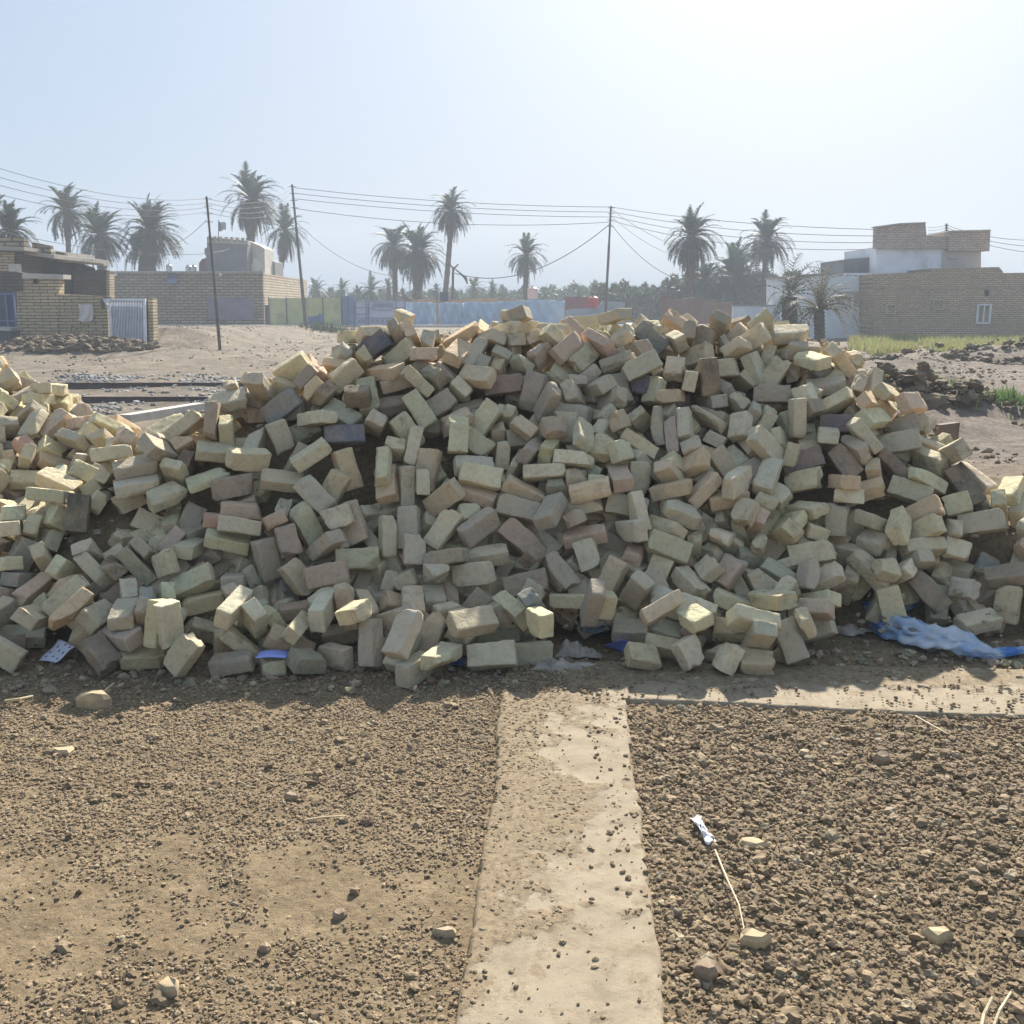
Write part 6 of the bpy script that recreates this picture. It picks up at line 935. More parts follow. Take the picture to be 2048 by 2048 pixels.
GLASS = plain('dark_glass', (.018, .024, .032), .1, 2, .6, bump=0)
BARK = plain('palm_bark', (.10, .075, .058), .45, 6, .95, bump=.6, bd=.05)
m = NT('palm_leaf'); ac = m.n('ShaderNodeAttribute', attribute_name='bcol'); m.col(ac.outputs['Color']); m.b.inputs['Roughness'].default_value = .6
tr = m.n('ShaderNodeBsdfTranslucent'); m.l(ac.outputs['Color'], tr.inputs['Color']); mx = m.n('ShaderNodeMixShader'); mx.inputs[0].default_value = .3
m.l(m.b.outputs[0], mx.inputs[1]); m.l(tr.outputs[0], mx.inputs[2]); m.l(mx.outputs[0], m.t.nodes['Material Output'].inputs['Surface']); LEAF = m.m

def zof(py, Y, px=1024): return at(px, py, Y).z
def xof(px, Y, py=620): return at(px, py, Y).x
def gz(px, py, Y): return at(px, py, Y)
def pbox(mb, px0, px1, py0, py1, Y, dep, jit=0):
    """box whose near face covers the given outline at distance Y and that is dep deep"""
    pm = (py0+py1)/2; return mb.box(xof(px0, Y, pm), xof(px1, Y, pm), Y, Y+dep, zof(py1, Y), zof(py0, Y), jit)
def ppoly(mb, pts, Y, dep): return mb.prism([(xof(a, Y, b), zof(b, Y)) for a, b in pts], Y, Y+dep)
def part(name, mat, root, fn, **k):
    mb = MB(); fn(mb); return mb.build(name, mat, root, **k)
def root_at(name, px, py, Y, label, cat, group=None):
    return empty(name, at(px, py, Y), label, cat, group)

# ---------------------------------------------------------------- rails and terrace edge
def rail(py, x0, x1, label):
    Y = gr(1024, py)[1]; mb = MB(); z = .0
    prof = [(-.07, 0), (.07, 0), (.07, .012), (.012, .025), (.012, .085), (.034, .095), (.034, .115), (-.034, .115), (-.034, .095), (-.012, .085), (-.012, .025), (-.07, .012)]
    n = len(prof); vs = [(x, Y+a, z+b) for x in (x0, x1) for a, b in prof]
    mb.add(vs, [tuple(range(n))[::-1], tuple(range(n, 2*n))]+[(i, (i+1) % n, n+(i+1) % n, n+i) for i in range(n)])
    tag(mb.build('rail', STEEL), label, 'rail')
rail(776, -14.5, 3.5, 'farther of the two dark steel rails lying across the gravel behind the heap')
rail(806, -12.5, 3.0, 'nearer of the two dark steel rails, its end dipping behind the bricks')
mb = MB(); mb.box(-26, 15, 69.6, 71, .0, .42); tag(mb.build('kerb', PCONC), 'long pale road kerb on top of the far bank', kind='structure')
mb = MB(); mb.box(-26, 60, 71, 160, .0, .30); tag(mb.build('road', plain('far_road', (.26, .23, .2), .2)), 'road and yards behind the bank', kind='structure')
# concrete beam lying behind the heap
r = empty('concrete_beam', gr(330, 838), 'long pale concrete beam lying on the ballast behind the bricks', 'beam')
mb = MB(); a = gr(262, 848); b = gr(412, 822); d = (b-a).normalized(); nn = Vector((-d.y, d.x, 0))*.2
mb.add([a, b, b+nn, a+nn, a+Vector((0, 0, .13)), b+Vector((0, 0, .13)), b+nn+Vector((0, 0, .13)), a+nn+Vector((0, 0, .13))], [(0, 3, 2, 1), (4, 5, 6, 7), (0, 1, 5, 4), (1, 2, 6, 5), (2, 3, 7, 6), (3, 0, 4, 7)])
mb.build('beam', PCONC, r)

# ---------------------------------------------------------------- left: yellow brick compound wall, gates
YW = 38.5
r = root_at('compound_wall', 120, 700, YW, 'yellow brick compound wall with a taller capped pier, left of the sliding gate', 'wall')
def f(mb): ppoly(mb, [(47, 712), (117, 712), (117, 556), (47, 556)], YW, .5)
part('pier', YBRICK, r, f)
def f(mb): ppoly(mb, [(44, 557), (126, 558), (126, 549), (44, 546)], YW-.08, .7)
part('cap', PCONC, r, f)
def f(mb): ppoly(mb, [(117, 712), (218, 706), (214, 593), (117, 588)], YW+.06, .35)
part('wall', YBRICK, r, f)
def f(mb): ppoly(mb, [(34, 712), (47, 712), (47, 583), (34, 583)], YW+.1, .4)
part('jamb', YBRICK, r, f)
def f(mb): pbox(mb, 66, 75, 556, 568, YW-.03, .05)
part('vent', DARK, r, f)
def f(mb): ppoly(mb, [(200, 600), (206, 600), (206, 592), (222, 594), (222, 599), (208, 598), (207, 618), (203, 618)], YW-.1, .1)
part('hinge_post', STEEL, r, f)
r = root_at('courtyard_gate', 15, 705, YW+.2, 'dark blue metal courtyard gate at the left edge under a dark lintel', 'gate')
def f(mb):
    pbox(mb, -60, 34, 584, 712, YW+.2, .06)
part('leaf', NAVY, r, f)
def f(mb):
    for x in (-58, -14, 14, 30): pbox(mb, x, x+3, 586, 710, YW+.14, .06)
    for y in (586, 640, 700): pbox(mb, -58, 33, y, y+3, YW+.15, .045)
part('frame', BLUEP, r, f)
r = root_at('rubbish_bin', 10, 705, YW-1.5, 'dark grey steel bin standing in front of the blue gate', 'bin')
def f(mb): ppoly(mb, [(-14, 706), (18, 706), (20, 660), (-14, 658)], YW-1.5, .8)
part('body', plain('bin_steel', (.07, .085, .10), .3, 2, .6), r, f)
def f(mb): ppoly(mb, [(-16, 660), (21, 662), (21, 656), (-16, 654)], YW-1.55, .9)
part('collar', ZINC, r, f)
r = root_at('sliding_gate', 250, 698, YW-.25, 'white sliding gate of upright bars leaning beside the yellow wall', 'gate')
def lerp(a, b, t): return a+(b-a)*t
def f(mb):
    for k in range(23):
        t = k/22; x0 = lerp(218, 289, t); x1 = lerp(224, 289, t); y0 = lerp(599, 600, t); y1 = lerp(696, 693, t)
        ppoly(mb, [(x1-.6, y1), (x1+.6, y1), (x0+.6, y0), (x0-.6, y0)], YW-.3, .05)
part('bars', WHITEM, r, f)
def f(mb):
    ppoly(mb, [(213, 601), (290, 602), (290, 597), (206, 597)], YW-.36, .14)
    ppoly(mb, [(222, 698), (292, 695), (292, 691), (221, 693)], YW-.36, .14)
    ppoly(mb, [(216, 600), (220, 600), (226, 697), (222, 697)], YW-.37, .12); ppoly(mb, [(286, 600), (290, 600), (292, 696), (288, 696)], YW-.37, .12)
    ppoly(mb, [(205, 597), (209, 597), (217, 612), (216, 618)], YW-.36, .08)
part('frame', WHITEM, r, f)
def f(mb): ppoly(mb, [(219, 598), (290, 599), (292, 694), (225, 697)], YW+.05, .04)
part('backing_sheet', NAVY, r, f)
r = root_at('gate_pillar', 300, 700, YW, 'slim brick pillar right of the white sliding gate', 'pillar')
def f(mb): ppoly(mb, [(289, 704), (298, 704), (298, 600), (289, 600)], YW+.12, .4)
part('shaft', DBRICK, r, f)  # unlit left side of the pillar, painted as darker brick
def f(mb): ppoly(mb, [(298, 704), (308, 704), (305, 597), (296, 597)], YW, .5)
part('edge', YBRICK, r, f)  # sunlit right edge of the same pillar, painted as lighter brick
# cloth on the wall
mb = MB(); vs = []; N = 12
for i in range(N+1):
    for j in range(N+1):
        u = i/N; v = j/N; px = lerp(156, 184, u)+3*math.sin(v*3); py = 607+lerp(0, 34, v)+2*math.sin(u*3.1)*(1-v)+(1 if v > .5 else 0)*3*math.sin(u*3.1)
        q = at(px, py, YW-.05-.04*math.sin(9*u+5*v)); vs.append(q)
mb.add(vs, [(i*(N+1)+j, (i+1)*(N+1)+j, (i+1)*(N+1)+j+1, i*(N+1)+j+1) for i in range(N) for j in range(N)])
o = mb.build('wall_cloth', CLOTH); md = o.modifiers.new('s', 'SOLIDIFY'); md.thickness = .01
tag(o, 'sagging off-white cloth pinned to the yellow brick wall', 'cloth')

# rubbish and dead branches in front of the wall
r = root_at('brushwood_pile', 155, 706, YW-2.3, 'dark tangle of dead branches and palm stalks heaped against the yellow wall', 'brushwood')
def f(mb):
    for k in range(150):
        a = rnd.gauss(0, 1); x = lerp(118, 200, rnd.random()); top = 690-34*math.exp(-((x-145)/14)**2)-14*math.exp(-((x-190)/10)**2)
        p0 = at(x, rnd.uniform(top+6, 708), YW-2.2+rnd.uniform(-.5, .5)); d = Vector((rnd.gauss(0, .35), rnd.gauss(0, .2), rnd.gauss(.12, .22)))
        mb.tube([p0, p0+d*.6+Vector((0, 0, .04)), p0+d], [rnd.uniform(.015, .035), .02, .008], 4)
part('branches', plain('dead_wood', (.13, .105, .085), .4, 5), r, f)
tag(MB().prism([(xof(90, 36, 705), .02), (xof(124, 36, 705), .02), (xof(118, 36, 705), .14), (xof(101, 36, 705), .18)], 36, 36.6).build('plastic_scrap', BLUES), 'crumpled light blue plastic scrap on the ground before the yellow wall', 'plastic scrap')

# unfinished house at far left with stepped slabs
r = root_at('unfinished_house', 30, 560, 44, 'unfinished brick house with stepped roof slabs rising at the far left', 'house')
def f(mb):
    ppoly(mb, [(-90, 700), (2, 700), (2, 545), (34, 545), (34, 503), (-90, 498)], 44, 6)
part('wall', DBRICK, r, f)
def f(mb): ppoly(mb, [(-90, 560), (22, 562), (22, 505), (-90, 500)], 43.6, .3)
part('front_wall', YBRICK, r, f)
def f(mb):
    ppoly(mb, [(-90, 487), (48, 494), (48, 501), (-90, 500)], 43.2, 7)
    ppoly(mb, [(48, 501), (108, 509), (108, 517), (48, 509)], 44.4, 6); ppoly(mb, [(104, 512), (130, 517), (130, 524), (104, 518)], 46, 5)
part('roof_slab', CONC, r, f)
def f(mb):
    ppoly(mb, [(-90, 462), (48, 478), (48, 494), (-90, 487)], 43.4, .3)
part('parapet', TBRICK, r, f)
part('parapet', TBRICK, r, lambda mb: ppoly(mb, [(64, 484), (100, 491), (103, 508), (64, 503)], 44.8, .3))
part('parapet', TBRICK, r, lambda mb: ppoly(mb, [(108, 502), (129, 505), (130, 518), (108, 514)], 46.2, .3))
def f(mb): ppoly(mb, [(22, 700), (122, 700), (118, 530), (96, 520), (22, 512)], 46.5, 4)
part('painted_room_shade', DARK, r, f)  # solid near-black block painted as the shade of the open interior
def f(mb): ppoly(mb, [(-40, 586), (47, 586), (47, 546), (30, 543), (-40, 543)], 39.4, .4)
part('lintel', DBRICK, r, f)
def f(mb): pbox(mb, 17, 35, 528, 546, 43.2, .35)
part('pillar_stub', PCONC, r, f)
r = root_at('side_wall', 165, 600, 48, 'plain dark brick side wall between the yellow pier and the long tan wall', 'wall')
def f(mb): ppoly(mb, [(117, 700), (213, 700), (213, 540), (160, 540), (150, 533), (117, 527)], 48, .4)
part('wall', DBRICK, r, f)
def f(mb): ppoly(mb, [(213, 700), (220, 700), (219, 541), (213, 541)], 47.9, .6)
part('edge', YBRICK, r, f)

# ---------------------------------------------------------------- long tan brick building
YB = 72
r = root_at('flat_roofed_building', 380, 652, YB, 'long flat-roofed tan brick building with its corner left of the yellow-green fence', 'building')
xa, xb = xof(218, YB), xof(528, YB); zt = zof(546, YB); xc = xof(622, 92, 560)
def f(mb): mb.box(xa, xb, YB, YB+.4, .2, zt)
part('front_wall', TBRICK, r, f)
sr = empty('sidepivot', (0, 0, 0)); bpy.data.objects.remove(sr)
def f(mb):
    mb.add([(xb, YB, .2), (xc, 90, .2), (xc, 90, zt-.05), (xb, YB, zt), (xb-.5, YB+.4, .2), (xc-.5, 90.4, .2), (xc-.5, 90.4, zt-.05), (xb-.5, YB+.4, zt)], [(0, 1, 2, 3), (7, 6, 5, 4), (3, 2, 6, 7), (0, 3, 7, 4), (1, 5, 6, 2)])
part('side_wall', TBRICKY, r, f)
def f(mb):
    mb.box(xa-.1, xb+.1, YB-.12, YB+.5, zt, zt+.12)
    mb.add([(xa, YB+.45, zt-.1), (xb, YB+.45, zt-.1), (xc, 90, zt-.1), (xa, 90, zt-.1)], [(0, 1, 2, 3)])
part('roof_edge', CONC, r, f)
def f(mb):
    for px in (230, 440):
        c = at(px, 549, YB-.3); mb.tube([c, c+Vector((0, .3, 0))], .09, 8)
part('lamp', WHITEP, r, f)
# tarp window cover
mb = MB(); vs = []; N = 16
for i in range(N+1):
    for j in range(N+1):
        u = i/N; v = j/N; q = at(lerp(416, 508, u), lerp(594, 638, v)+2*math.sin(u*3.1)*v, YB-.06-.03*math.sin(11*u-7*v)-.03*math.sin(23*u+3*v)); vs.append(q)
mb.add(vs, [(i*(N+1)+j, (i+1)*(N+1)+j, (i+1)*(N+1)+j+1, i*(N+1)+j+1) for i in range(N) for j in range(N)])
o = mb.build('wall_tarp', MAUVE); o.modifiers.new('s', 'SOLIDIFY').thickness = .02; tag(o, 'mauve-grey tarpaulin hung over the tan brick wall behind the nearest pole', 'tarpaulin')
r = root_at('cooler_box', 343, 560, YB-.5, 'small blue and dark air cooler box fixed near the roof edge of the tan wall', 'air cooler')
def f(mb): pbox(mb, 335, 352, 546, 557, YB-.5, .45)
part('top', plain('cooler_dark', (.06, .07, .1)), r, f)
def f(mb): pbox(mb, 335, 352, 557, 566, YB-.5, .45)
part('body', BLUEP, r, f)
def tank(px0, px1, py0, py1, Y, mat, label, name='water_tank'):
    c = at((px0+px1)/2, py1, Y); rad = (xof(px1, Y)-xof(px0, Y))/2; h = zof(py0, Y)-zof(py1, Y)
    r = empty(name, c, label, 'water tank'); a = c+Vector((0, rad, 0))
    pr = [(0, rad*.98), (.02, rad), (.3*h, rad), (.32*h, rad*.96), (.36*h, rad), (.62*h, rad), (.64*h, rad*.96), (.68*h, rad), (.84*h, rad*.97), (.95*h, rad*.6), (h, rad*.25)]
    mb = MB(); mb.tube([a+Vector((0, 0, z)) for z, _ in pr], [q for _, q in pr], 20); mb.build('shell', mat, r, smooth=False)
    mb = MB(); mb.tube([a+Vector((0, 0, .96*h)), a+Vector((0, 0, 1.06*h))], rad*.3, 12); mb.build('cover', mat, r)
tank(331, 343, 528, 546, 78, ZINC, 'left one of the three small zinc tanks on the tan building roof')
tank(370, 382, 530, 546, 77, ZINC, 'middle one of the three small zinc tanks on the tan building roof')
tank(381, 392, 530, 546, 79, ZINC, 'right one of the three small zinc tanks, close beside its neighbour')
# grey roof room
r = root_at('roof_room', 455, 546, 76, 'grey rendered roof room with notched parapet above the tan building', 'roof room')
def f(mb): ppoly(mb, [(412, 548), (494, 548), (494, 482), (414, 474), (414, 495), (409, 497), (409, 508), (412, 512)], 76, 4)
part('wall', GREYR, r, f)
def f(mb):
    for k in range(7): pbox(mb, 416+11*k, 422+11*k, 472+k*.6, 483, 75.95, .4)
    ppoly(mb, [(414, 485), (496, 489), (496, 484), (414, 480)], 75.9, .5)
part('parapet', CONC, r, f)
def f(mb): ppoly(mb, [(494, 548), (530, 548), (529, 497), (520, 491), (494, 481)], 77.5, 3)
part('painted_lit_side', PCONC, r, f)  # sunlit side of the grey tower, its brightness put into a paler colour
def f(mb): ppoly(mb, [(500, 546), (516, 546), (518, 535), (512, 515), (506, 518), (503, 532)], 77.3, .2)
part('torn_opening', CLOTH, r, f)
def f(mb): ppoly(mb, [(518, 552), (550, 556), (549, 524), (534, 517), (519, 520)], 80, 3)
part('low_block', GREYR, r, f)
def f(mb): ppoly(mb, [(398, 548), (412, 548), (412, 516), (404, 518), (398, 526)], 76.5, 2)
part('broken_stub', MAROON, r, f)
r = root_at('flag', 437, 470, 75.5, 'small wind-blown grey flag on a thin pole above the roof room', 'flag')
def f(mb): mb.tube([at(437, 484, 75.5), at(437, 440, 75.5)], .03, 5)
part('pole', POLE, r, f)
def f(mb):
    vs = []
    for i in range(9):
        for j in range(5):
            u = i/8; v = j/4; vs.append(at(437+15*u, lerp(441, 461, v)+6*u*(1-v)+2*math.sin(6*u), 75.5+.15*math.sin(8*u)))
    mb.add(vs, [(i*5+j, (i+1)*5+j, (i+1)*5+j+1, i*5+j+1) for i in range(8) for j in range(4)])
o = part('cloth', plain('flag_grey', (.30, .34, .38), .2), r, f)

# ---------------------------------------------------------------- fences along the far road
r = root_at('sheet_metal_fence', 610, 650, 70.8, 'yellow-green sheet metal fence with a blue patch, right of the brick corner', 'fence')
for k, (a, b) in enumerate(((538, 573), (574, 611), (612, 646), (647, 683))):
    def f(mb):
        pbox(mb, a, b, 596+(k == 0), 652, 71.2, .06)
        if k == 3:
            for q in (658, 670): pbox(mb, q, q+1.2, 597, 651, 71.14, .05)
    part('panel', YGREEN, r, f)
def f(mb):
    for a in (538, 573, 611, 646, 683): pbox(mb, a-.7, a+.7, 594, 652, 71.12, .1)
part('posts', STEEL, r, f)
def f(mb): ppoly(mb, [(616, 651), (647, 651), (647, 630), (638, 628), (634, 632), (616, 633)], 71.1, .05)
part('patch', BLUEP, r, f)
def f(mb): pbox(mb, 530, 538, 610, 652, 71.6, .1)
part('side_gap_door', NAVY, r, f)
r = root_at('metal_door', 696, 650, 71, 'blue-grey narrow metal door between yellow-green fence and white gate', 'door')
def f(mb): pbox(mb, 684, 710, 592, 652, 71.3, .08)
part('leaf', BLUEG, r, f)
def f(mb):
    for a in (683, 695, 708): pbox(mb, a, a+1.5, 592, 652, 71.22, .07)
part('frame', BLUEP, r, f)
r = root_at('ornamental_gate', 760, 650, 71, 'white ornamental sheet metal gate with raised lattice pattern', 'gate')
def f(mb): pbox(mb, 710, 810, 601, 652, 71.3, .06)
part('leaf', plain('gate_white', (.50, .50, .60), .12, 1.2), r, f)
def f(mb):
    Yg = 71.22
    def bar(a, b, t=.6):
        dx = b[0]-a[0]; dy = b[1]-a[1]; L = math.hypot(dx, dy); nx_, ny_ = -dy/L*t, dx/L*t
        ppoly(mb, [(a[0]+nx_, a[1]+ny_), (b[0]+nx_, b[1]+ny_), (b[0]-nx_, b[1]-ny_), (a[0]-nx_, a[1]-ny_)], Yg, .07)
    for x in (711, 733, 737, 792, 809): bar((x, 602), (x, 651), .7)
    for y in (602, 650, 636): bar((711, y), (809, y), .6)
    for x0, x1 in ((711, 733), (792, 809)): bar((x0, 615), (x1, 615)); bar((x0, 628), (x1, 628))
    pts = [(737, 628), (737, 616), (745, 616), (750, 620), (782, 620), (787, 616), (792, 616)]
    for a, b in zip(pts, pts[1:]): bar(a, b)
    for x in range(746, 786, 3): bar((x, 606), (x, 615), .35)
    for x0 in (716, 724, 742, 752, 762, 772, 782, 796): bar((x0, 639), (x0+6, 645), .5); bar((x0+6, 639), (x0, 645), .5)
part('lattice', BLUEG, r, f)
mb = MB(); ppoly(mb, [(804, 604), (804, 570), (809, 586), (817, 595), (832, 602), (815, 603)], 73, .12); tag(mb.build('bent_sheet', STEEL), 'dark curved pointed metal sheet standing up right of the ornamental gate', 'metal sheet')
# blue sheeting
r = root_at('blue_sheeting_fence', 960, 650, 72, 'long fence covered with wrinkled light blue sheeting, behind the heap', 'fence')
def sheet(a, b, y0, y1, dy0=0, sd=0):
    def f(mb):
        vs = []; N = 24; M = 8
        for i in range(N+1):
            for j in range(M+1):
                u = i/N; v = j/M; yy = lerp(y0+dy0*u, y1, v)+(1.2*math.sin(7*u+sd)*(1-v))
                vs.append(at(lerp(a, b, u), yy, 72+.10*math.sin(17*u+sd+4*v)+.07*math.sin(31*u-9*v+sd)))
        mb.add(vs, [(i*(M+1)+j, (i+1)*(M+1)+j, (i+1)*(M+1)+j+1, i*(M+1)+j+1) for i in range(N) for j in range(M)])
    o = part('sheet', BLUES, r, f, smooth=True); o.modifiers.new('s', 'SOLIDIFY').thickness = .02
sheet(812, 872, 604, 655, 2, 0); sheet(877, 928, 606, 655, -1, 2); sheet(928, 1012, 605, 655, -2, 4); sheet(1012, 1129, 601, 655, -1, 1)
def f(mb):
    for a in (811, 874, 928, 1010, 1069, 1130): pbox(mb, a-.8, a+.8, 601, 655, 72.2, .12)
part('posts', STEEL, r, f)
r = root_at('clay_parapet', 930, 603, 76, 'orange-brown clay parapet behind the blue sheeting', 'wall')
def f(mb): ppoly(mb, [(812, 655), (1050, 655), (1050, 598), (985, 596), (870, 600), (855, 597), (812, 602)], 76, .4)
part('wall', ORANGE, r, f)
def f(mb): pbox(mb, 880, 897, 584, 603, 75.6, .5)
part('post_block', plain('dark_block', (.06, .05, .08)), r, f)
tank(1055, 1076, 573, 597, 78, PINKT, 'pinkish plastic tank on a stand above the blue sheeting')
r = root_at('maroon_wall', 1155, 618, 75, 'short maroon painted wall left of the red tank', 'wall')
def f(mb): pbox(mb, 1129, 1182, 594, 655, 75, .4)
part('wall', MAROON, r, f)
tank(1177, 1198, 592, 616, 73.5, RED, 'bright red plastic tank by the farthest utility pole')
r = root_at('low_grey_wall', 1190, 655, 73, 'low bluish grey block wall under the farthest utility pole', 'wall')
def f(mb): ppoly(mb, [(1120, 656), (1252, 656), (1250, 604), (1205, 602), (1196, 616), (1150, 618), (1120, 622)], 73, .3)
part('wall', plain('bluish_block', (.24, .27, .32), .2, 1.2, stain=(.2, .2, .22)), r, f)
r = root_at('reddish_mud_wall', 1395, 650, 66, 'reddish brown mud wall behind the trunk of the thick palm', 'wall')
def f(mb): ppoly(mb, [(1322, 660), (1466, 660), (1466, 604), (1440, 606), (1390, 594), (1350, 600), (1322, 592)], 66, .4)
part('wall', plain('reddish_mud', (.20, .13, .11), .3, 1.0, stain=(.14, .10, .1)), r, f)

# ---------------------------------------------------------------- right: white house and brick house
r = root_at('white_yard_wall', 1515, 668, 56, 'white painted yard wall behind the thin pale palm trunk', 'wall')
def f(mb): pbox(mb, 1465, 1570, 612, 676, 56, .3)
part('wall', WHITEP, r, f)
def f(mb): pbox(mb, 1464, 1571, 609.5, 612, 55.95, .4)
part('coping', CONC, r, f)
YR = 50
r = root_at('white_house', 1670, 680, YR+2, 'white painted house adjoining the brown brick house on its left', 'house')
def f(mb): ppoly(mb, [(1590, 684), (1748, 684), (1748, 546), (1686, 546), (1592, 552)], YR+2, 6)
part('wall', WHITEP, r, f)
def f(mb): pbox(mb, 1673, 1742, 583, 613, YR+1.96, .1)
part('tan_panel', plain('tan_render', (.48, .42, .36), .15), r, f)
w_ = part('window', WHITEP, r, lambda mb: [pbox(mb, 1672, 1707, 592, 595, YR+1.86, .1), pbox(mb, 1672, 1707, 610, 613, YR+1.86, .1), pbox(mb, 1672, 1675, 595, 610, YR+1.86, .1), pbox(mb, 1704, 1707, 595, 610, YR+1.86, .1)])
part('pane', GLASS, w_, lambda mb: pbox(mb, 1675, 1704, 595, 610, YR+1.9, .04))
def f(mb): ppoly(mb, [(1588, 553.5), (1688, 547.5), (1688, 544), (1588, 550)], YR+1.9, 6)
part('roof_edge', CONC, r, f)
def f(mb): ppoly(mb, [(1686, 552), (1792, 552), (1790, 514), (1748, 514), (1688, 519)], YR+4, 4)
part('upper_block', GREYR, r, f)
r = root_at('brick_house', 1900, 684, YR, 'two-storey brown brick house with a pale roof tower at the right', 'house')
def f(mb): ppoly(mb, [(1746, 688), (2160, 688), (2160, 544), (2007, 546), (2004, 541), (1998, 534), (1862, 537), (1862, 544), (1746, 548)], YR, 7)
part('wall', HBRICK, r, f)
def f(mb):
    pbox(mb, 1744, 2160, 680, 690, YR-.06, .1)
part('plinth', CONC, r, f)
def f(mb): ppoly(mb, [(1746, 578), (2160, 578), (2160, 575), (1746, 575)], YR-.03, .04)
part('floor_band', CONC, r, f)
def f(mb): ppoly(mb, [(1752, 560), (1960, 560), (1960, 500), (1850, 494), (1752, 494)], YR+3, 5)
part('tower_wall', WHITEP, r, f)
def f(mb):
    ppoly(mb, [(1750, 497), (1853, 497), (1853, 472), (1851, 446), (1800, 448), (1751, 455)], YR+2.8, .35)
    ppoly(mb, [(1853, 497), (1897, 497), (1897, 472), (1853, 473)], YR+2.8, .35)
    ppoly(mb, [(1897, 502), (1979, 502), (1981, 461), (1902, 463), (1897, 470)], YR+2.7, 4.5)
part('tower_parapet', PBRICK, r, f)
def f(mb):
    ppoly(mb, [(1750, 455), (1800, 448), (1852, 446), (1852, 444), (1800, 446), (1749, 453)], YR+2.7, .5); ppoly(mb, [(1900, 463), (1982, 461), (1982, 459), (1900, 461)], YR+2.6, 4.7)
part('coping', PCONC, r, f)
def f(mb): ppoly(mb, [(1885, 560), (1962, 560), (1962, 502), (1932, 502), (1885, 503)], YR+2.92, .2)
part('tower_side', plain('beige_render', (.45, .41, .38), .12), r, f)
w_ = part('window', PCONC, r, lambda mb: pbox(mb, 1897, 1919, 514, 516, YR+2.8, .1)); part('pane', GLASS, w_, lambda mb: pbox(mb, 1899, 1917, 516, 536, YR+2.86, .05))
for a, b, c_, d_ in ((1774, 1790, 610, 626), (1867, 1887, 601, 618)):
    w_ = part('window', PCONC, r, lambda mb: [pbox(mb, a-1, b+1, c_-2, c_, YR-.1, .09), pbox(mb, a-1, b+1, d_, d_+2, YR-.1, .09), pbox(mb, a-1, a+.5, c_-.02, d_+.02, YR-.1, .09), pbox(mb, b-.5, b+1, c_-.02, d_+.02, YR-.1, .09)]); part('pane', GLASS, w_, lambda mb: pbox(mb, a, b, c_, d_, YR-.04, .03))
w_ = part('window', WHITEM, r, lambda mb: [pbox(mb, 1954, 1957, 608, 648, YR-.1, .09), pbox(mb, 1979, 1982, 608, 648, YR-.1, .09), pbox(mb, 1957, 1979, 608, 611, YR-.1, .09), pbox(mb, 1957, 1979, 645, 648, YR-.1, .09), pbox(mb, 1967, 1969, 611, 645, YR-.1, .08)])
part('pane', GLASS, w_, lambda mb: pbox(mb, 1957, 1979, 611, 645, YR-.04, .03))
part('vent', DARK, r, lambda mb: pbox(mb, 1970, 1978, 580, 592, YR-.05, .04))

# ---------------------------------------------------------------- utility poles and wires
def pole(px0, py0, px1, py1, Y, label, k0=.13):
    a = at(px0, py0, Y); b = at(px1, py1, Y); r = empty('utility_pole', a, label, 'utility pole', 'steel utility poles along the bank')
    mb = MB(); mb.tube([a-Vector((0, 0, .4)), a+(b-a)*.35, a+(b-a)*.352, a+(b-a)*.7, a+(b-a)*.702, b], [k0, k0, k0*.82, k0*.82, k0*.66, k0*.62], 10); mb.build('shaft', POLE, r)
    for t in (.985, .94, .89, .84):
        c = a+(b-a)*t; mb = MB(); mb.tube([c+Vector((-k0*2, -.02, 0)), c+Vector((k0*2.6, -.02, 0))], k0*.2, 6); ar = mb.build('bracket', POLE, r)
        mb = MB(); q = c+Vector((k0*2.4, -.02, 0)); mb.tube([q, q+Vector((0, 0, k0*.5)), q+Vector((0, 0, k0))], [k0*.55, k0*.7, k0*.3], 8); mb.build('insulator', plain('porcelain', (.10, .09, .09), bump=0), ar)
    return a, b
pA = pole(441, 703, 413, 393, 39, 'nearest and leftmost leaning utility pole, its foot on the ground by the dark bank', .062)
pB = pole(612, 654, 584, 369, 69.2, 'middle utility pole, leaning, in front of the yellow-green fence', .11)
pC = pole(1209, 662, 1222, 412, 69.0, 'farthest right utility pole, rising behind the crest of the heap beside the red tank', .10)
def wire(a, b, sag, rad, label, n=18, name='power_line'):
    pts = []
    for i in range(n+1):
        t = i/n; p = a.lerp(b, t); p.z -= sag*4*t*(1-t); pts.append(p)
    mb = MB(); mb.tube(pts, rad, 4); tag(mb.build(name, WIRE), label, 'cable', 'overhead wires')
names4 = ['topmost', 'second', 'third', 'lowest']
for k, (y0, y1, yB, yl) in enumerate(((393, 358, 376, 332), (404, 370, 391, 351), (415, 384, 402, 368), (427, 410, 417, 388))):
    wire(at(413, 397+9*k, 39), at(-60, yl-14, 24), .35, .007, names4[k]+' of the four wires running from the nearest pole off the left edge')
    wire(at(414, 397+9*k, 39), at(585, 375+11*k, 69.2), .5, .011, names4[k]+' of the four wires between the nearest and middle poles')
    wire(at(585, 375+11*k+(8 if k == 3 else 0), 69.2), at(1221, 414+10*k, 69), .28 if k < 3 else .55, .016, names4[k]+' of the four wires between the middle and farthest poles')
    wire(at(1222, 414+9*k, 69), at(1752+12*(k > 1), 459+13*k, 54), .25+.12*k, .014, names4[k]+' of the four wires from the farthest pole to the tower house')
wire(at(1222, 446, 69), at(905, 545, 80), 1.6, .028, 'thick drooping cable from the farthest pole to the bare forked tree', 26)
wire(at(1222, 418, 69), at(1420, 510, 75), .5, .014, 'upper slack service wire falling right from the farthest pole to the thick palm')
wire(at(1222, 432, 69), at(1430, 520, 80), .9, .014, 'middle slack service wire falling right from the farthest pole')
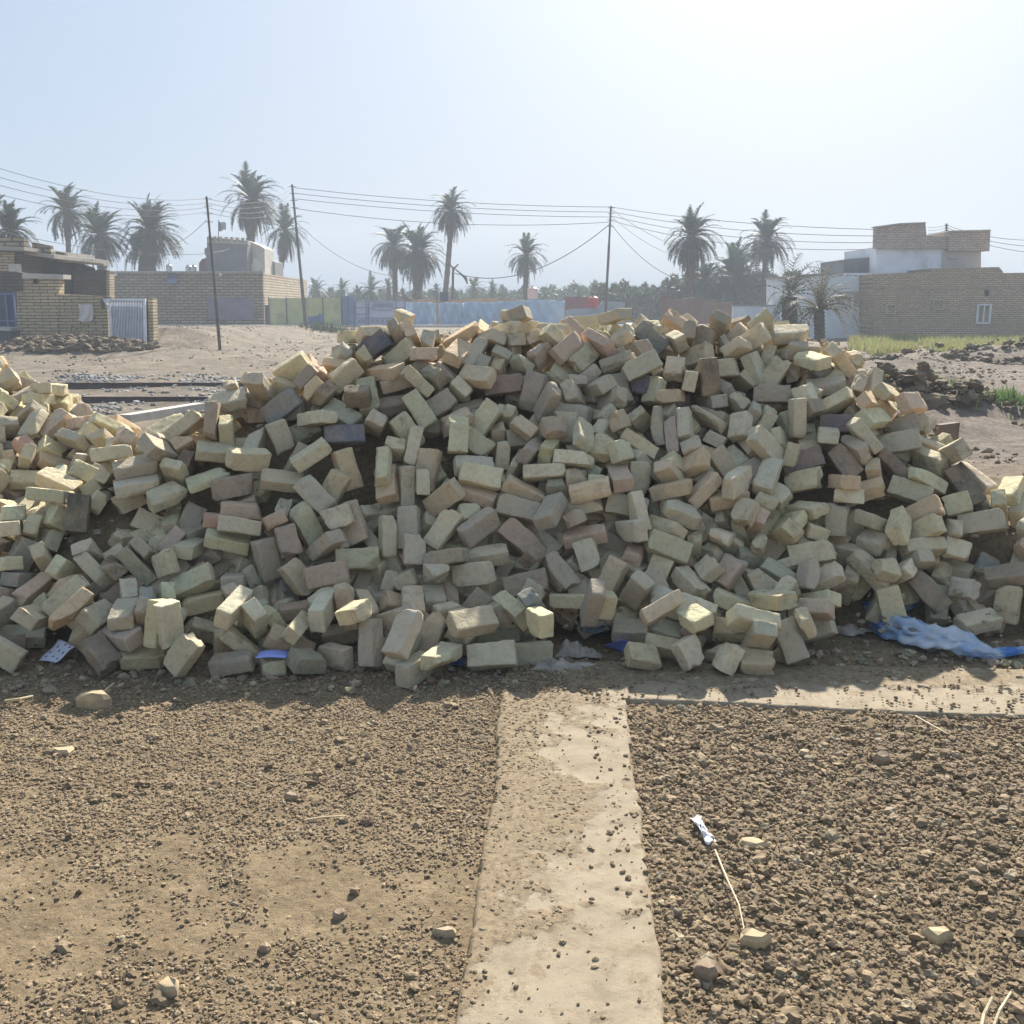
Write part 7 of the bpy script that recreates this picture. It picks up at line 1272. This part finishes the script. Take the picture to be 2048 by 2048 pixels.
wire(at(1222, 448, 69), at(1350, 556, 74), .5, .022, 'lowest thick service cable falling right from the farthest pole')
wire(at(588, 440, 69.2), at(780, 551, 75), .7, .016, 'slack cable falling right from the middle pole behind the twin palms')
wire(at(413, 440, 39), at(355, 485, 60), .1, .012, 'short slack wire falling left from the nearest pole to the big swept palm')
wire(at(420, 507, 41), at(-40, 452, 30), .3, .008, 'thin service wire crossing the palms from the left edge')
wire(at(424, 505, 40), at(459, 497, 75), .05, .012, 'short wire from the nearest pole to the grey roof room')
r = root_at('roof_mast', 1893, 474, 56, 'thin antenna mast with cross arms on the tower house roof', 'mast')
part('shaft', POLE, r, lambda mb: mb.tube([at(1893, 476, 56), at(1893, 447, 56)], .05, 6))
part('cross_arm', POLE, r, lambda mb: [mb.tube([at(1889, y, 55.9), at(1897, y, 55.9)], .02, 5) for y in (451, 456, 461)])
for k in range(3):
    wire(at(1895, 451+5*k, 56), at(2100, 480+14*k, 50), .25, .012, ('top', 'middle', 'bottom')[k]+' wire running right from the roof mast')
    wire(at(1891, 451+5*k, 56), at(1856, 455+6*k, 54), .04, .010, ('top', 'middle', 'bottom')[k]+' short wire left of the roof mast')

# ---------------------------------------------------------------- palms
def frond(V, Fs, C, base, az, el, L, droop, col, wind, n=9, nl=16, ww=.34, dead=False):
    d = Vector((math.cos(az)*math.cos(el), math.sin(az)*math.cos(el), math.sin(el))); p = Vector(base); pts = [p.copy()]; dirs = [d.copy()]
    st = L/n
    for i in range(n):
        d = (d+Vector((wind*.22, 0, -droop*(.35+i/n))) * .42).normalized(); p = p+d*st; pts.append(p.copy()); dirs.append(d.copy())
    def tri(a, b, c):
        k = len(V); V.extend([tuple(a), tuple(b), tuple(c)]); Fs.append((k, k+1, k+2)); C.extend([col]*3)
    s0 = dirs[0].cross(Vector((0, 0, 1)));  s0 = s0.normalized() if s0.length > .05 else Vector((1, 0, 0))
    for i in range(n):
        w0 = .035*(1-i/n)+.012; tri(pts[i]-s0*w0, pts[i]+s0*w0, pts[i+1]); tri(pts[i]+Vector((0, 0, w0)), pts[i]-Vector((0, 0, w0)), pts[i+1])
    for i in range(nl*2):
        t = (i//2+.5+rnd.uniform(-.2, .2))/nl; t = .12+.88*t; q = t*n; a = min(int(q), n-1); fr = q-a; c = pts[a].lerp(pts[a+1], min(fr, 1)); dd = dirs[a]
        s = dd.cross(Vector((0, 0, 1))); s = s.normalized() if s.length > .05 else Vector((1, 0, 0))
        up = s.cross(dd).normalized(); sg = 1 if i % 2 else -1
        ll = L*.24*math.sin(math.pi*min(1, .2+.75*t))*rnd.uniform(.75, 1.1)*(.6 if dead else 1)
        e = c+(dd*.75+s*sg*.8+up*.25+Vector((wind*.25, 0, -.25-(.5 if dead else 0)))).normalized()*ll
        wd = ww*L*.11*rnd.uniform(.7, 1.2)
        tri(c-dd*wd, c+dd*wd, e)
def mesh_from(name, V, Fs, C, mat, parent):
    me_o = npmesh(name, np.array(V), np.array(Fs), mat, False, np.concatenate([np.array(C), np.ones((len(C), 1))], 1))
    me_o.data.transform(parent.matrix_world.inverted()); me_o.parent = parent; return me_o
GROUPP = 'date palms behind the houses'
def palm(cx, cy, R_, bx, by, Y, label, nf=46, wind=.35, skirt=16, trunkw=.2, top=None, green=(.028, .042, .026), sprd=1.0, name='date_palm'):
    c = at(cx, cy, Y); b = at(bx, by, Y); s = Y/FP; Rm_ = R_*1.16*s; nf = int(nf*1.25); dr_ = rnd.uniform(.30, .56)
    r = empty(name, b, label, 'palm tree', GROUPP)
    mb = MB(); ns = 12; pts = []; rad = []
    for i in range(ns*3+1):
        t = i/(ns*3); q = b.lerp(c, t)+Vector((.12*math.sin(2.6*t)*(c.x-b.x), 0, 0)); pts.append(q); rad.append(trunkw*(1.15-.25*t)*(1.09 if i % 3 == 1 else .97))
    rad[-1] *= 1.5; mb.tube(pts, rad, 9); mb.build('trunk', BARK, r)
    V = []; Fs = []; C = []
    for k in range(nf):
        az = k*2.399+rnd.uniform(-.2, .2); t = k/nf; el = math.radians(lerp(82, -28, t**.8)+rnd.uniform(-9, 9))
        L = Rm_*rnd.uniform(.92, 1.18)*sprd; g_ = rnd.uniform(.7, 1.35); cc = (green[0]*g_, green[1]*g_, green[2]*g_)
        frond(V, Fs, C, c+Vector((rnd.uniform(-.1, .1), rnd.uniform(-.1, .1), rnd.uniform(-.1, .15))), az, el, L, dr_+.33*t+rnd.uniform(-.1, .2), cc, wind)
    mesh_from('crown', V, Fs, C, LEAF, r)
    if skirt:
        V = []; Fs = []; C = []
        for k in range(skirt):
            az = k*2.399; el = math.radians(rnd.uniform(-72, -25)); g_ = rnd.uniform(.7, 1.3)
            frond(V, Fs, C, c+Vector((0, 0, -.25)), az, el, Rm_*rnd.uniform(.75, 1.15), 1.2, (.075*g_, .055*g_, .04*g_), wind*.6, dead=True)
        mesh_from('dead_fronds', V, Fs, C, LEAF, r)
palm(20, 462, 52, 8, 560, 62, 'leafy palm half hidden behind the unfinished house at the far left', 44, .5, 0)
palm(-14, 425, 36, -20, 560, 80, 'pale feathery palm cut off by the left edge of the photo', 30, .3, 0)
palm(134, 424, 50, 138, 590, 84, 'tall wind-swept palm, second crown from the left, thin trunk visible below', 48, .9, 14)
palm(200, 472, 54, 205, 600, 80, 'dense swept palm between the thin-trunked palm and the thickest clump', 56, .8, 22, .3)
palm(300, 462, 58, 300, 600, 82, 'thick ragged palm, widest crown left of the nearest pole', 66, .7, 34, .38)
palm(284, 500, 44, 272, 600, 85, 'lower palm leaning out at the left of the thick ragged palm', 34, .3, 16, .2)
palm(504, 402, 58, 489, 600, 92, 'tallest palm, its big crown above the notched roof room', 56, .6, 30, .36)
palm(570, 462, 44, 536, 640, 98, 'palm with heavy drooping dead fronds behind the middle pole', 34, .3, 42, .28)
palm(788, 494, 46, 792, 640, 100, 'left one of the twin palms, slightly slimmer crown', 46, .1, 18, .26)
palm(836, 506, 54, 833, 640, 97, 'right one of the twin palms with a broad hanging skirt', 54, .3, 44, .42)
palm(902, 424, 44, 885, 640, 95, 'tall slim palm with a long bare leaning trunk in the middle', 50, .2, 22, .24)
palm(1052, 512, 42, 1051, 640, 96, 'short open-crowned palm left of the pinkish tank', 34, .1, 10, .24)
palm(1384, 475, 54, 1374, 660, 78, 'thick palm with a dense hanging crown right of the farthest pole', 56, .35, 38, .36)
palm(1533, 482, 52, 1520, 660, 88, 'thin pale-trunked palm above the white yard wall', 48, .3, 10, .2)
palm(1470, 556, 62, 1470, 640, 84, 'bushy dark green palm filling the gap between the thick and thin palms', 60, .3, 0, .4, green=(.035, .06, .04))
palm(1410, 560, 44, 1410, 640, 86, 'dark low palm tucked right under the thick palm', 40, .3, 0, .3, green=(.035, .055, .04))
for (px, py, rr_, lb) in ((633, 582, 26, 'small palm just right of the tan building corner above the fence'), (684, 580, 22, 'small open palm above the yellow-green fence right end'), (742, 582, 32, 'star-shaped low palm above the ornamental gate'), (716, 590, 18, 'tiny palm between the two low palms above the ornamental gate'),
        (777, 576, 18, 'small thin palm just left of the twin palms'), (948, 575, 24, 'little palm beside the bare forked tree'), (985, 580, 18, 'tiny palm second right of the bare forked tree'), (873, 582, 16, 'tiny palm at the foot of the tall slim palm'),
        (1090, 592, 18, 'tiny palm right of the pinkish tank'), (1160, 590, 18, 'tiny palm above the maroon wall'), (912, 592, 16, 'tiny palm hidden under the forked tree')):
    palm(px, py, rr_, px, 640, 112, lb, 26, .1, 0, .22, green=(.05, .085, .05))
# far-off grove: reads as one mass
def grove(name, label, spans, n, Y0, Y1, green, size=.34):
    V = []; C = []
    for _ in range(n):
        px = rnd.uniform(spans[0], spans[1]); Y = rnd.uniform(Y0, Y1); tp = np.interp(px, [q[0] for q in spans[2]], [q[1] for q in spans[2]])
        tp += 5*math.sin(px*.13)+4*math.sin(px*.31+1)+3*math.sin(px*.7)
        py = lerp(tp, 650, rnd.random()**1.5); c = at(px, py, Y)
        a = Vector((rnd.gauss(0, 1), rnd.gauss(0, 1), rnd.gauss(0, 1))).normalized()*size*rnd.uniform(.6, 1.5); b = Vector((rnd.gauss(0, 1), rnd.gauss(0, 1), rnd.gauss(0, 1))).normalized()*size*.5
        V += [tuple(c-a), tuple(c+b), tuple(c+a)]; g_ = rnd.uniform(.5, 1.5); C += [(green[0]*g_, green[1]*g_, green[2]*g_)]*3
    Fs = np.arange(len(V)).reshape(-1, 3)
    o = npmesh(name, np.array(V), Fs, LEAF, False, np.concatenate([np.array(C), np.ones((len(C), 1))], 1)); tag(o, label, kind='stuff')
grove('palm_grove', 'far hazy palm grove along the horizon between the brick corner and the thick palm', (622, 1300, [(622, 582), (700, 592), (800, 590), (950, 586), (1100, 580), (1190, 572), (1255, 575), (1300, 582)]), 26000, 118, 140, (.04, .065, .04), .42)
grove('bushes', 'dense dark green bushes behind the reddish wall at the right of the farthest pole', (1185, 1600, [(1185, 578), (1250, 572), (1300, 582), (1345, 560), (1400, 545), (1480, 538), (1560, 556), (1600, 548)]), 26000, 90, 108, (.035, .055, .035), .36)
# bare forked tree
r = root_at('bare_tree', 906, 600, 80, 'bare forked dead tree holding the drooping cable', 'tree')
part('trunk', BARK, r, lambda mb: [mb.tube([at(905, 640, 80), at(906, 545, 80), at(907, 534, 80)], [.12, .1, .09], 6), mb.tube([at(907, 538, 80), at(899, 527, 80)], [.09, .04], 5), mb.tube([at(907, 538, 80), at(917, 528, 80)], [.08, .04], 5)])
part('hanging_bough', BARK, r, lambda mb: mb.tube([at(910, 538, 80), at(922, 548, 80), at(931, 556, 80), at(935, 568, 80)], [.05, .07, .14, .05], 6))

# ragged young palms close behind the heap on the right
def ragged(cx, cy, bx, by, Y, tw, specs, label, col):
    c = at(cx, cy, Y); b = at(bx, by, Y); r = empty('ragged_palm', b, label, 'palm tree', 'ragged young palms by the white wall')
    mb = MB(); pts = [b.lerp(c, i/18) for i in range(19)]; mb.tube(pts, [tw*(1.08 if i % 2 else .92) for i in range(19)], 9); mb.build('trunk', BARK, r)
    V = []; Fs = []; C = []
    for (az, el, L, dr, k) in specs:
        g_ = rnd.uniform(.8, 1.25); frond(V, Fs, C, c, math.radians(az), math.radians(el), L, dr, tuple(q*g_ for q in col), .15, n=12, nl=k, ww=.1)
    mesh_from('crown', V, Fs, C, LEAF, r)
sp1 = [(rnd.uniform(0, 360), rnd.uniform(15, 85), rnd.uniform(1.6, 2.6), rnd.uniform(.3, .8), 14) for _ in range(22)]+[(rnd.uniform(150, 400), rnd.uniform(-70, 10), rnd.uniform(1.4, 2.6), .9, 6) for _ in range(26)]+[(0, 35, 4.0, .25, 6), (10, 25, 3.6, .35, 5), (180, 40, 2.8, .6, 6)]
ragged(1578, 592, 1580, 690, 46, .33, sp1, 'ragged palm with a thick dark trunk in front of the white wall', (.075, .08, .06))
sp2 = [(rnd.uniform(0, 360), rnd.uniform(25, 88), rnd.uniform(1.2, 2.3), rnd.uniform(.2, .6), 16) for _ in range(30)]+[(rnd.uniform(-60, 60), rnd.uniform(20, 60), rnd.uniform(2.4, 3.4), rnd.uniform(.8, 1.1), 4) for _ in range(10)]+[(rnd.uniform(130, 230), rnd.uniform(-10, 40), rnd.uniform(1.5, 2.4), .9, 5) for _ in range(12)]
ragged(1638, 622, 1640, 692, 43, .22, sp2, 'spiky stump palm with long arching bare stalks before the white house', (.13, .12, .075))
# leafless shrub above the white house
r = root_at('leafless_shrub', 1650, 548, 60, 'wispy leafless shrub showing above the white house roof', 'shrub')
def f(mb):
    for k in range(60):
        a = at(rnd.uniform(1625, 1672), 552, 61); mb.tube([a, a+Vector((rnd.gauss(0, .3), rnd.gauss(0, .3), rnd.uniform(.3, .9)))], [.012, .006], 3)
part('twigs', plain('twig', (.16, .14, .11)), r, f)

# ---------------------------------------------------------------- grass and weeds (countless)
def blades(name, label, n, fx, h0, h1, col, wd=.012):
    q = np.array([fx() for _ in range(n)]); x, y = q[:, 0], q[:, 1]; z = terrain(x, y)
    a = rng.uniform(0, 6.28, n); h = rng.uniform(h0, h1, n); lean = h*rng.uniform(0, .6, n)
    V = np.stack([np.stack([x-np.cos(a)*wd, y-np.sin(a)*wd, z], 1), np.stack([x+np.cos(a)*wd, y+np.sin(a)*wd, z], 1), np.stack([x+np.cos(a*3)*lean, y+np.sin(a*3)*lean, z+h], 1)], 1).reshape(-1, 3)
    C = np.repeat(np.array(col)[None]*rng.uniform(.6, 1.3, (n, 1)), 3, 0)
    tag(npmesh(name, V, np.arange(n*3).reshape(-1, 3), LEAF, False, np.concatenate([C, np.ones((n*3, 1))], 1)), label, kind='stuff')
def fx():
    while 1:
        y = rnd.uniform(33, 49); px = rnd.uniform(1690, 2080)
        if math.sin(px*.05+y*.9)+math.sin(px*.021-y*.6) > -.9 and y > 38+3.2*math.sin(px*.035)+2.2*math.sin(px*.11+1)+rnd.gauss(0, .8): return (px-1024)/FP*y*1.0, y
blades('grass', 'strip of yellow-green grass at the foot of the brown brick house', 15000, fx, .10, .42, (.33, .33, .13), .03)
def fx():
    while 1:
        x = rnd.gauss(8.1, .6); y = rnd.gauss(16.4, .5)
        return x, y
blades('weeds', 'fresh green weed patch at the right edge beyond the spoil heap', 5000, fx, .05, .24, (.15, .24, .08), .02)
def fx(): return rnd.gauss(-7.5, .5), rnd.gauss(50, 1.2)
blades('dry_shrubs', 'dark dry scrub on the bank below the ornamental gate', 500, lambda: (rnd.gauss(-10.6, .7), rnd.gauss(60, 1.0)), .1, .6, (.06, .075, .045), .03)

# ---------------------------------------------------------------- brown slab behind the right shoulder of the heap
r = empty('door_panel', gr(1900, 925), 'brown weathered board standing upright behind the right shoulder of the heap', 'board')
def f(mb):
    a = at(1882, 850, 7.2); b = at(1920, 845, 7.5); mb.add([(a.x, a.y, 0), (b.x, b.y, 0), (b.x, b.y, b.z), (a.x, a.y, a.z), (a.x-.02, a.y+.05, 0), (b.x-.02, b.y+.05, 0), (b.x-.02, b.y+.05, b.z), (a.x-.02, a.y+.05, a.z)], [(0, 1, 2, 3), (7, 6, 5, 4), (3, 2, 6, 7), (0, 3, 7, 4), (1, 5, 6, 2)])
part('board', plain('old_board', (.15, .115, .09), .3, 6, stain=(.1, .08, .07)), r, f)

# ---------------------------------------------------------------- litter in front of the heap
def sheet_grid(name, mat, fn, nu, nv, label, cat, th=.002, smooth=True):
    vs = [fn(i/nu, j/nv) for i in range(nu+1) for j in range(nv+1)]; mb = MB()
    mb.add(vs, [(i*(nv+1)+j, (i+1)*(nv+1)+j, (i+1)*(nv+1)+j+1, i*(nv+1)+j+1) for i in range(nu) for j in range(nv)])
    o = mb.build(name, mat, smooth=smooth); md = o.modifiers.new('s', 'SOLIDIFY'); md.thickness = th; return tag(o, label, cat)
# blue translucent bag
m = NT('blue_film'); tc = m.coord(); k = m.ramp(m.noise(tc, 3.5, 5, .6, 1.0), [(.38, (.20, .46, .88)), (.47, (.48, .70, .95)), (.57, (.90, .94, .97))])
m.col(k); m.b.inputs['Roughness'].default_value = .3; m.b.inputs['Specular IOR Level'].default_value = .5
m.bump(m.noise(tc, 14, 5, .6, 1.5), .9, .02)
tr = m.n('ShaderNodeBsdfTranslucent'); m.l(k, tr.inputs['Color']); tp = m.n('ShaderNodeBsdfTransparent')
mx = m.n('ShaderNodeMixShader'); mx.inputs[0].default_value = .55; m.l(m.b.outputs[0], mx.inputs[1]); m.l(tr.outputs[0], mx.inputs[2])
m2 = m.n('ShaderNodeMixShader'); m2.inputs[0].default_value = .22; m.l(mx.outputs[0], m2.inputs[1]); m.l(tp.outputs[0], m2.inputs[2]); m.l(m2.outputs[0], m.t.nodes['Material Output'].inputs['Surface'])
FILM = m.m
cl = [(1700, 1222, .035, .05), (1722, 1232, .05, .08), (1760, 1258, .055, .13), (1800, 1272, .05, .14), (1850, 1285, .045, .12), (1900, 1296, .045, .13), (1945, 1306, .04, .11), (1985, 1312, .018, .05), (2010, 1305, .012, .06), (2050, 1298, .008, .05)]
cp = [gr(a, b+8) for a, b, _, _ in cl]
def bagf(u, v):
    q = u*(len(cl)-1); i = min(int(q), len(cl)-2); fr = q-i; c = cp[i].lerp(cp[i+1], fr); hh = lerp(cl[i][2], cl[i+1][2], fr); ww = lerp(cl[i][3], cl[i+1][3], fr)
    a = 2*math.pi*v; wr = 1+.22*math.sin(3*a+9*u)+.16*math.sin(7*a+21*u)+.12*math.sin(31*u+2*a)+.10*math.sin(57*u-5*a)+.07*math.sin(90*u+11*a)
    d = Vector((.35, 1, 0)).normalized(); return c+d*math.cos(a)*ww*wr*.8+Vector((0, 0, max(.004, hh*(1+math.sin(a)*wr*1.0)+.012)))
sheet_grid('plastic_bag', FILM, bagf, 160, 60, 'long twisted light blue plastic bag lying at the foot of the heap on the right', 'plastic bag', .0012)
cl2 = [gr(1768, 1262)+Vector((0, .02, .07)), gr(1800, 1248)+Vector((0, .0, .11)), gr(1845, 1240)+Vector((0, .0, .12)), gr(1880, 1252)+Vector((0, .0, .08))]
def bag2(u, v):
    q = u*3; i = min(int(q), 2); c = cl2[i].lerp(cl2[i+1], q-i); a = 2*math.pi*v; wr = 1+.25*math.sin(3*a+11*u)+.15*math.sin(5*a-19*u)
    return c+Vector((.1*math.cos(a), math.cos(a)*.5, math.sin(a)*.8)).normalized()*.052*wr*(1-.5*abs(2*u-1)**3)
sheet_grid('plastic_bag', FILM, bag2, 40, 26, 'smaller crumpled blue plastic loop tucked among bricks above the long bag', 'plastic bag', .0012)
# papers
WP = plain('white_paper', (.62, .64, .74), .06, 8, .7); BLP = plain('blue_paper', (.16, .22, .62), .08, 8, .6); BLP2 = plain('pale_blue_paper', (.30, .38, .80), .05, 8, .5)
def flat4(c0, c1, c2, c3, wav=.004):
    def fn(u, v):
        p = c0.lerp(c1, u).lerp(c3.lerp(c2, u), v); return p+Vector((0, 0, wav*math.sin(7*u+3*v)))
    return fn
def up(px, py, z, back=0):
    return gr(px, py, z)+Vector((0, back, 0))
o = sheet_grid('printed_paper', WP, flat4(up(78, 1322, .02), up(118, 1280, .09), up(150, 1293, .09), up(112, 1326, .02)), 10, 10, 'white paper printed with small dark marks leaning by the left foot of the heap', 'paper')
mb = MB()
for k in range(9):
    u, v = [(0.15, .2), (.4, .15), (.7, .25), (.25, .5), (.55, .5), (.85, .55), (.2, .8), (.5, .8), (.8, .85)][k]
    fn = flat4(up(78, 1322, .02), up(118, 1280, .09), up(150, 1293, .09), up(112, 1326, .02)); a = fn(u, v)+Vector((0, -.003, .003)); b = fn(u+.09, v+.03)+Vector((0, -.003, .003)); mb.tube([a, b], .0022, 4)
mb.build('printed_marks', plain('dark_print', (.05, .06, .2), bump=0), o)
hb = BP[49] if len(BP) > 49 else Vector((0, 0, 0))
def boxcard(u, v): return gr(lerp(516, 578, u), 1316-14*v+(3*u-2), .098+.003*math.sin(4*u)) if 0 else Vector((lerp(gr(515, 1312, .10).x, gr(578, 1308, .10).x, u), gr(545, 1318, .10).y+.10*v, .105+.006*math.sin(3*u)))
sheet_grid('blue_card', BLP2, boxcard, 8, 4, 'bright pale blue card lying on a brick at the foot of the heap', 'card', .003)
sheet_grid('blue_wrapper', BLP, flat4(up(1205, 1292, .02), up(1240, 1280, .10), up(1262, 1284, .08), up(1252, 1308, .01)), 6, 6, 'pointed deep blue wrapper beside the crumpled grey rags', 'wrapper')
sheet_grid('blue_rag', plain('blue_cloth', (.05, .16, .48), .2, 9), lambda u, v: gr(903+26*u, 1330-12*v, .02+.012*math.sin(9*u+4*v)+.01*math.sin(14*v)), 10, 8, 'small bright blue rag under the bricks left of centre', 'rag', .003)
sheet_grid('dark_tarpaulin', plain('dark_tarp', (.10, .125, .14), .3, 9, .6), lambda u, v: gr(1160+95*u, 1262-18*v+4*math.sin(6*u), .09+.02*math.sin(8*u+2*v)+.012*math.sin(17*u)), 24, 8, 'dark folded tarpaulin strip between bricks above the grey rags', 'tarpaulin', .003)
RAG = plain('grey_rag', (.36, .32, .27), .35, 14, .95, stain=(.22, .20, .17))
def crumple(cx, cy, rx, ry, hz, sd, label, name='crumpled_rag'):
    c = gr(cx, cy)
    def fn(u, v):
        a = 2*math.pi*u; rr = v*(1+.25*math.sin(3*a+sd)+.14*math.sin(7*a)); x = c.x+rx*rr*math.cos(a); y = c.y+ry*rr*math.sin(a)
        n_ = float(snoise(np.array(x), np.array(y), np.array(sd*1.0), 5, 4, 2)); n2_ = abs(float(snoise(np.array(x), np.array(y), np.array(sd*2.0), 8, 3, 4)))
        return Vector((x+.012*n_, y+.012*n2_, max(.003, hz*(1-v**2)*(.55+.7*n_)+hz*.8*n2_*(1-v**4)+.01)))
    sheet_grid(name, RAG, fn, 70, 22, label, 'rag', .002)
crumple(1155, 1312, .11, .07, .055, 3, 'heap of crumpled earth-coloured rags left of the deep blue wrapper')
crumple(1115, 1340, .15, .07, .032, 8, 'flat crumpled grey rag spilling onto the concrete strip')
crumple(808, 1312, .05, .04, .045, 5, 'dark dusty rag wedged between bricks left of centre')
crumple(1690, 1268, .13, .05, .03, 6, 'torn grey sacking scrap left of the long blue bag')
# small things on the soil
def shard(px, py, w_, d_, h_, rot, mat, label, name='brick_shard', cat='shard', seed=1):
    r_ = random.Random(seed); c = gr(px, py); n = 7; mb = MB(); vs = []
    for lv, (sc, z) in enumerate(((1.0, -.004), (1.0, h_*.6), (.72, h_))):
        for k in range(n):
            a = 2*math.pi*k/n+rot; q = r_.uniform(.75, 1.2) if lv == 0 else None
            if lv == 0: vs.append([a, q])
            q = vs[k][1] if lv == 0 else base[k]
            if lv == 0: pass
        if lv == 0: base = [v[1] for v in vs]; vs = []
        for k in range(n):
            a = 2*math.pi*k/n+rot; x = math.cos(a)*w_*base[k]*sc; y = math.sin(a)*d_*base[k]*sc
            vs.append((c.x+x, c.y+y, z+r_.uniform(-.1, .25)*h_*(lv == 2)))
    fs = [tuple(range(n))[::-1], tuple(2*n+k for k in range(n))]+[(l*n+k, l*n+(k+1) % n, (l+1)*n+(k+1) % n, (l+1)*n+k) for l in (0, 1) for k in range(n)]
    mb.add(vs, fs); tag(mb.build(name, mat), label, cat)
SH = plain('brick_chip', (.46, .36, .22), .2, 25, stain=(.3, .24, .17)); SH2 = plain('grey_stone', (.29, .22, .15), .35, 25)
shard(190, 1412, .085, .035, .055, .2, SH, 'wedge of broken yellow brick lying alone in the shadow at the left', seed=3)
shard(1502, 1692, .050, .033, .018, .6, SH, 'flat pale yellow chip right of the white plastic shard', seed=4)
shard(340, 1985, .030, .022, .03, 1, SH, 'small tan brick chip at the lower left casting a shadow', seed=5)
shard(1410, 1950, .036, .030, .030, .4, SH2, 'large earth clod right of the strip near the bottom', 'earth_clod', 'clod', 6)
shard(1765, 1528, .034, .026, .04, .9, SH2, 'upright dark earth clod right of centre below the horizontal strip', 'earth_clod', 'clod', 7)
shard(125, 1505, .05, .03, .018, 0, SH, 'thin pale chip on the soil at the left below the shadow', seed=8)
shard(890, 1870, .032, .018, .02, .3, SH, 'tan chip lying just left of the strip low in the photo', seed=9)
shard(585, 1598, .028, .02, .02, .3, SH2, 'dark pebble alone on the smooth soil left of the strip', 'pebble', 'pebble', 10)
shard(680, 1838, .022, .018, .025, .3, SH2, 'round dark pebble left of the strip low in the photo', 'pebble', 'pebble', 11)
shard(530, 1905, .020, .016, .022, .8, SH2, 'grey pebble by the bottom left of the photo centre', 'pebble', 'pebble', 12)
shard(1610, 1512, .025, .018, .02, .8, SH, 'pinkish chip on the clods right of the strip', seed=13)
shard(1510, 1885, .04, .03, .03, .8, SH, 'tan chip half sunk among clods near the bottom right', seed=14)
shard(1875, 1880, .036, .026, .03, .8, SH, 'blunt tan chip among clods at the far bottom right', seed=15)
sheet_grid('plastic_shard', plain('white_film', (.80, .82, .86), .05, 9, .25), lambda u, v: gr(1380+22*u*(1-.5*v)+38*v+4*math.sin(5*v+3*u), 1636-6*u+52*v+3*math.sin(9*u), .025+.008*math.sin(7*u+6*v)+.006*math.sin(17*v-5*u)), 14, 18, 'shiny white plastic shard on the clods right of the strip', 'plastic shard')
STR = plain('straw', (.55, .45, .28), .15, 12, .6)
def stalk(pts, rad, label):
    mb = MB(); P_ = [gr(a, b, z) for a, b, z in pts]; mb.tube(P_, [rad, rad, rad*.8, rad*.5][:len(P_)], 6); tag(mb.build('dry_stalk', STR), label, 'stalk', 'dry stalks on the soil')
stalk([(1430, 1700, .02), (1455, 1760, .03), (1478, 1810, .03), (1488, 1858, .02)], .0035, 'long bent straw stalk below the white plastic shard')
stalk([(1962, 2060, .02), (1968, 2030, .03), (1985, 1995, .05)], .005, 'left one of the two pale straws at the bottom right corner')
stalk([(1985, 2060, .02), (2000, 2020, .04), (2022, 1985, .05)], .004, 'right one of the two pale straws at the bottom right corner')
stalk([(185, 1400, .02), (205, 1385, .04), (228, 1366, .05)], .004, 'thin twig sticking up behind the yellow brick wedge')
stalk([(1830, 1432, .015), (1862, 1450, .02), (1895, 1468, .02)], .004, 'thin dark twig just below the horizontal strip on the right')
stalk([(10, 1402, .02), (40, 1398, .03), (66, 1392, .02)], .006, 'short dark stick in the shadow at the left edge')
stalk([(610, 1640, .012), (650, 1634, .015), (690, 1632, .012)], .003, 'fine straw on the smooth soil left of the strip')

# ---------------------------------------------------------------- haze
mb = MB(); mb.box(-152, 152, -16, 172, -1.5, 13.5)
m = NT('haze'); t = m.t; t.nodes.remove(m.b); pv = t.nodes.new('ShaderNodeVolumePrincipled')
pv.inputs['Color'].default_value = (.80, .89, 1.0, 1); pv.inputs['Density'].default_value = .0018; pv.inputs['Anisotropy'].default_value = .1
t.links.new(pv.outputs[0], t.nodes['Material Output'].inputs['Volume'])
o = mb.build('haze', m.m); tag(o, 'thin bright dusty haze over the whole village', kind='stuff')
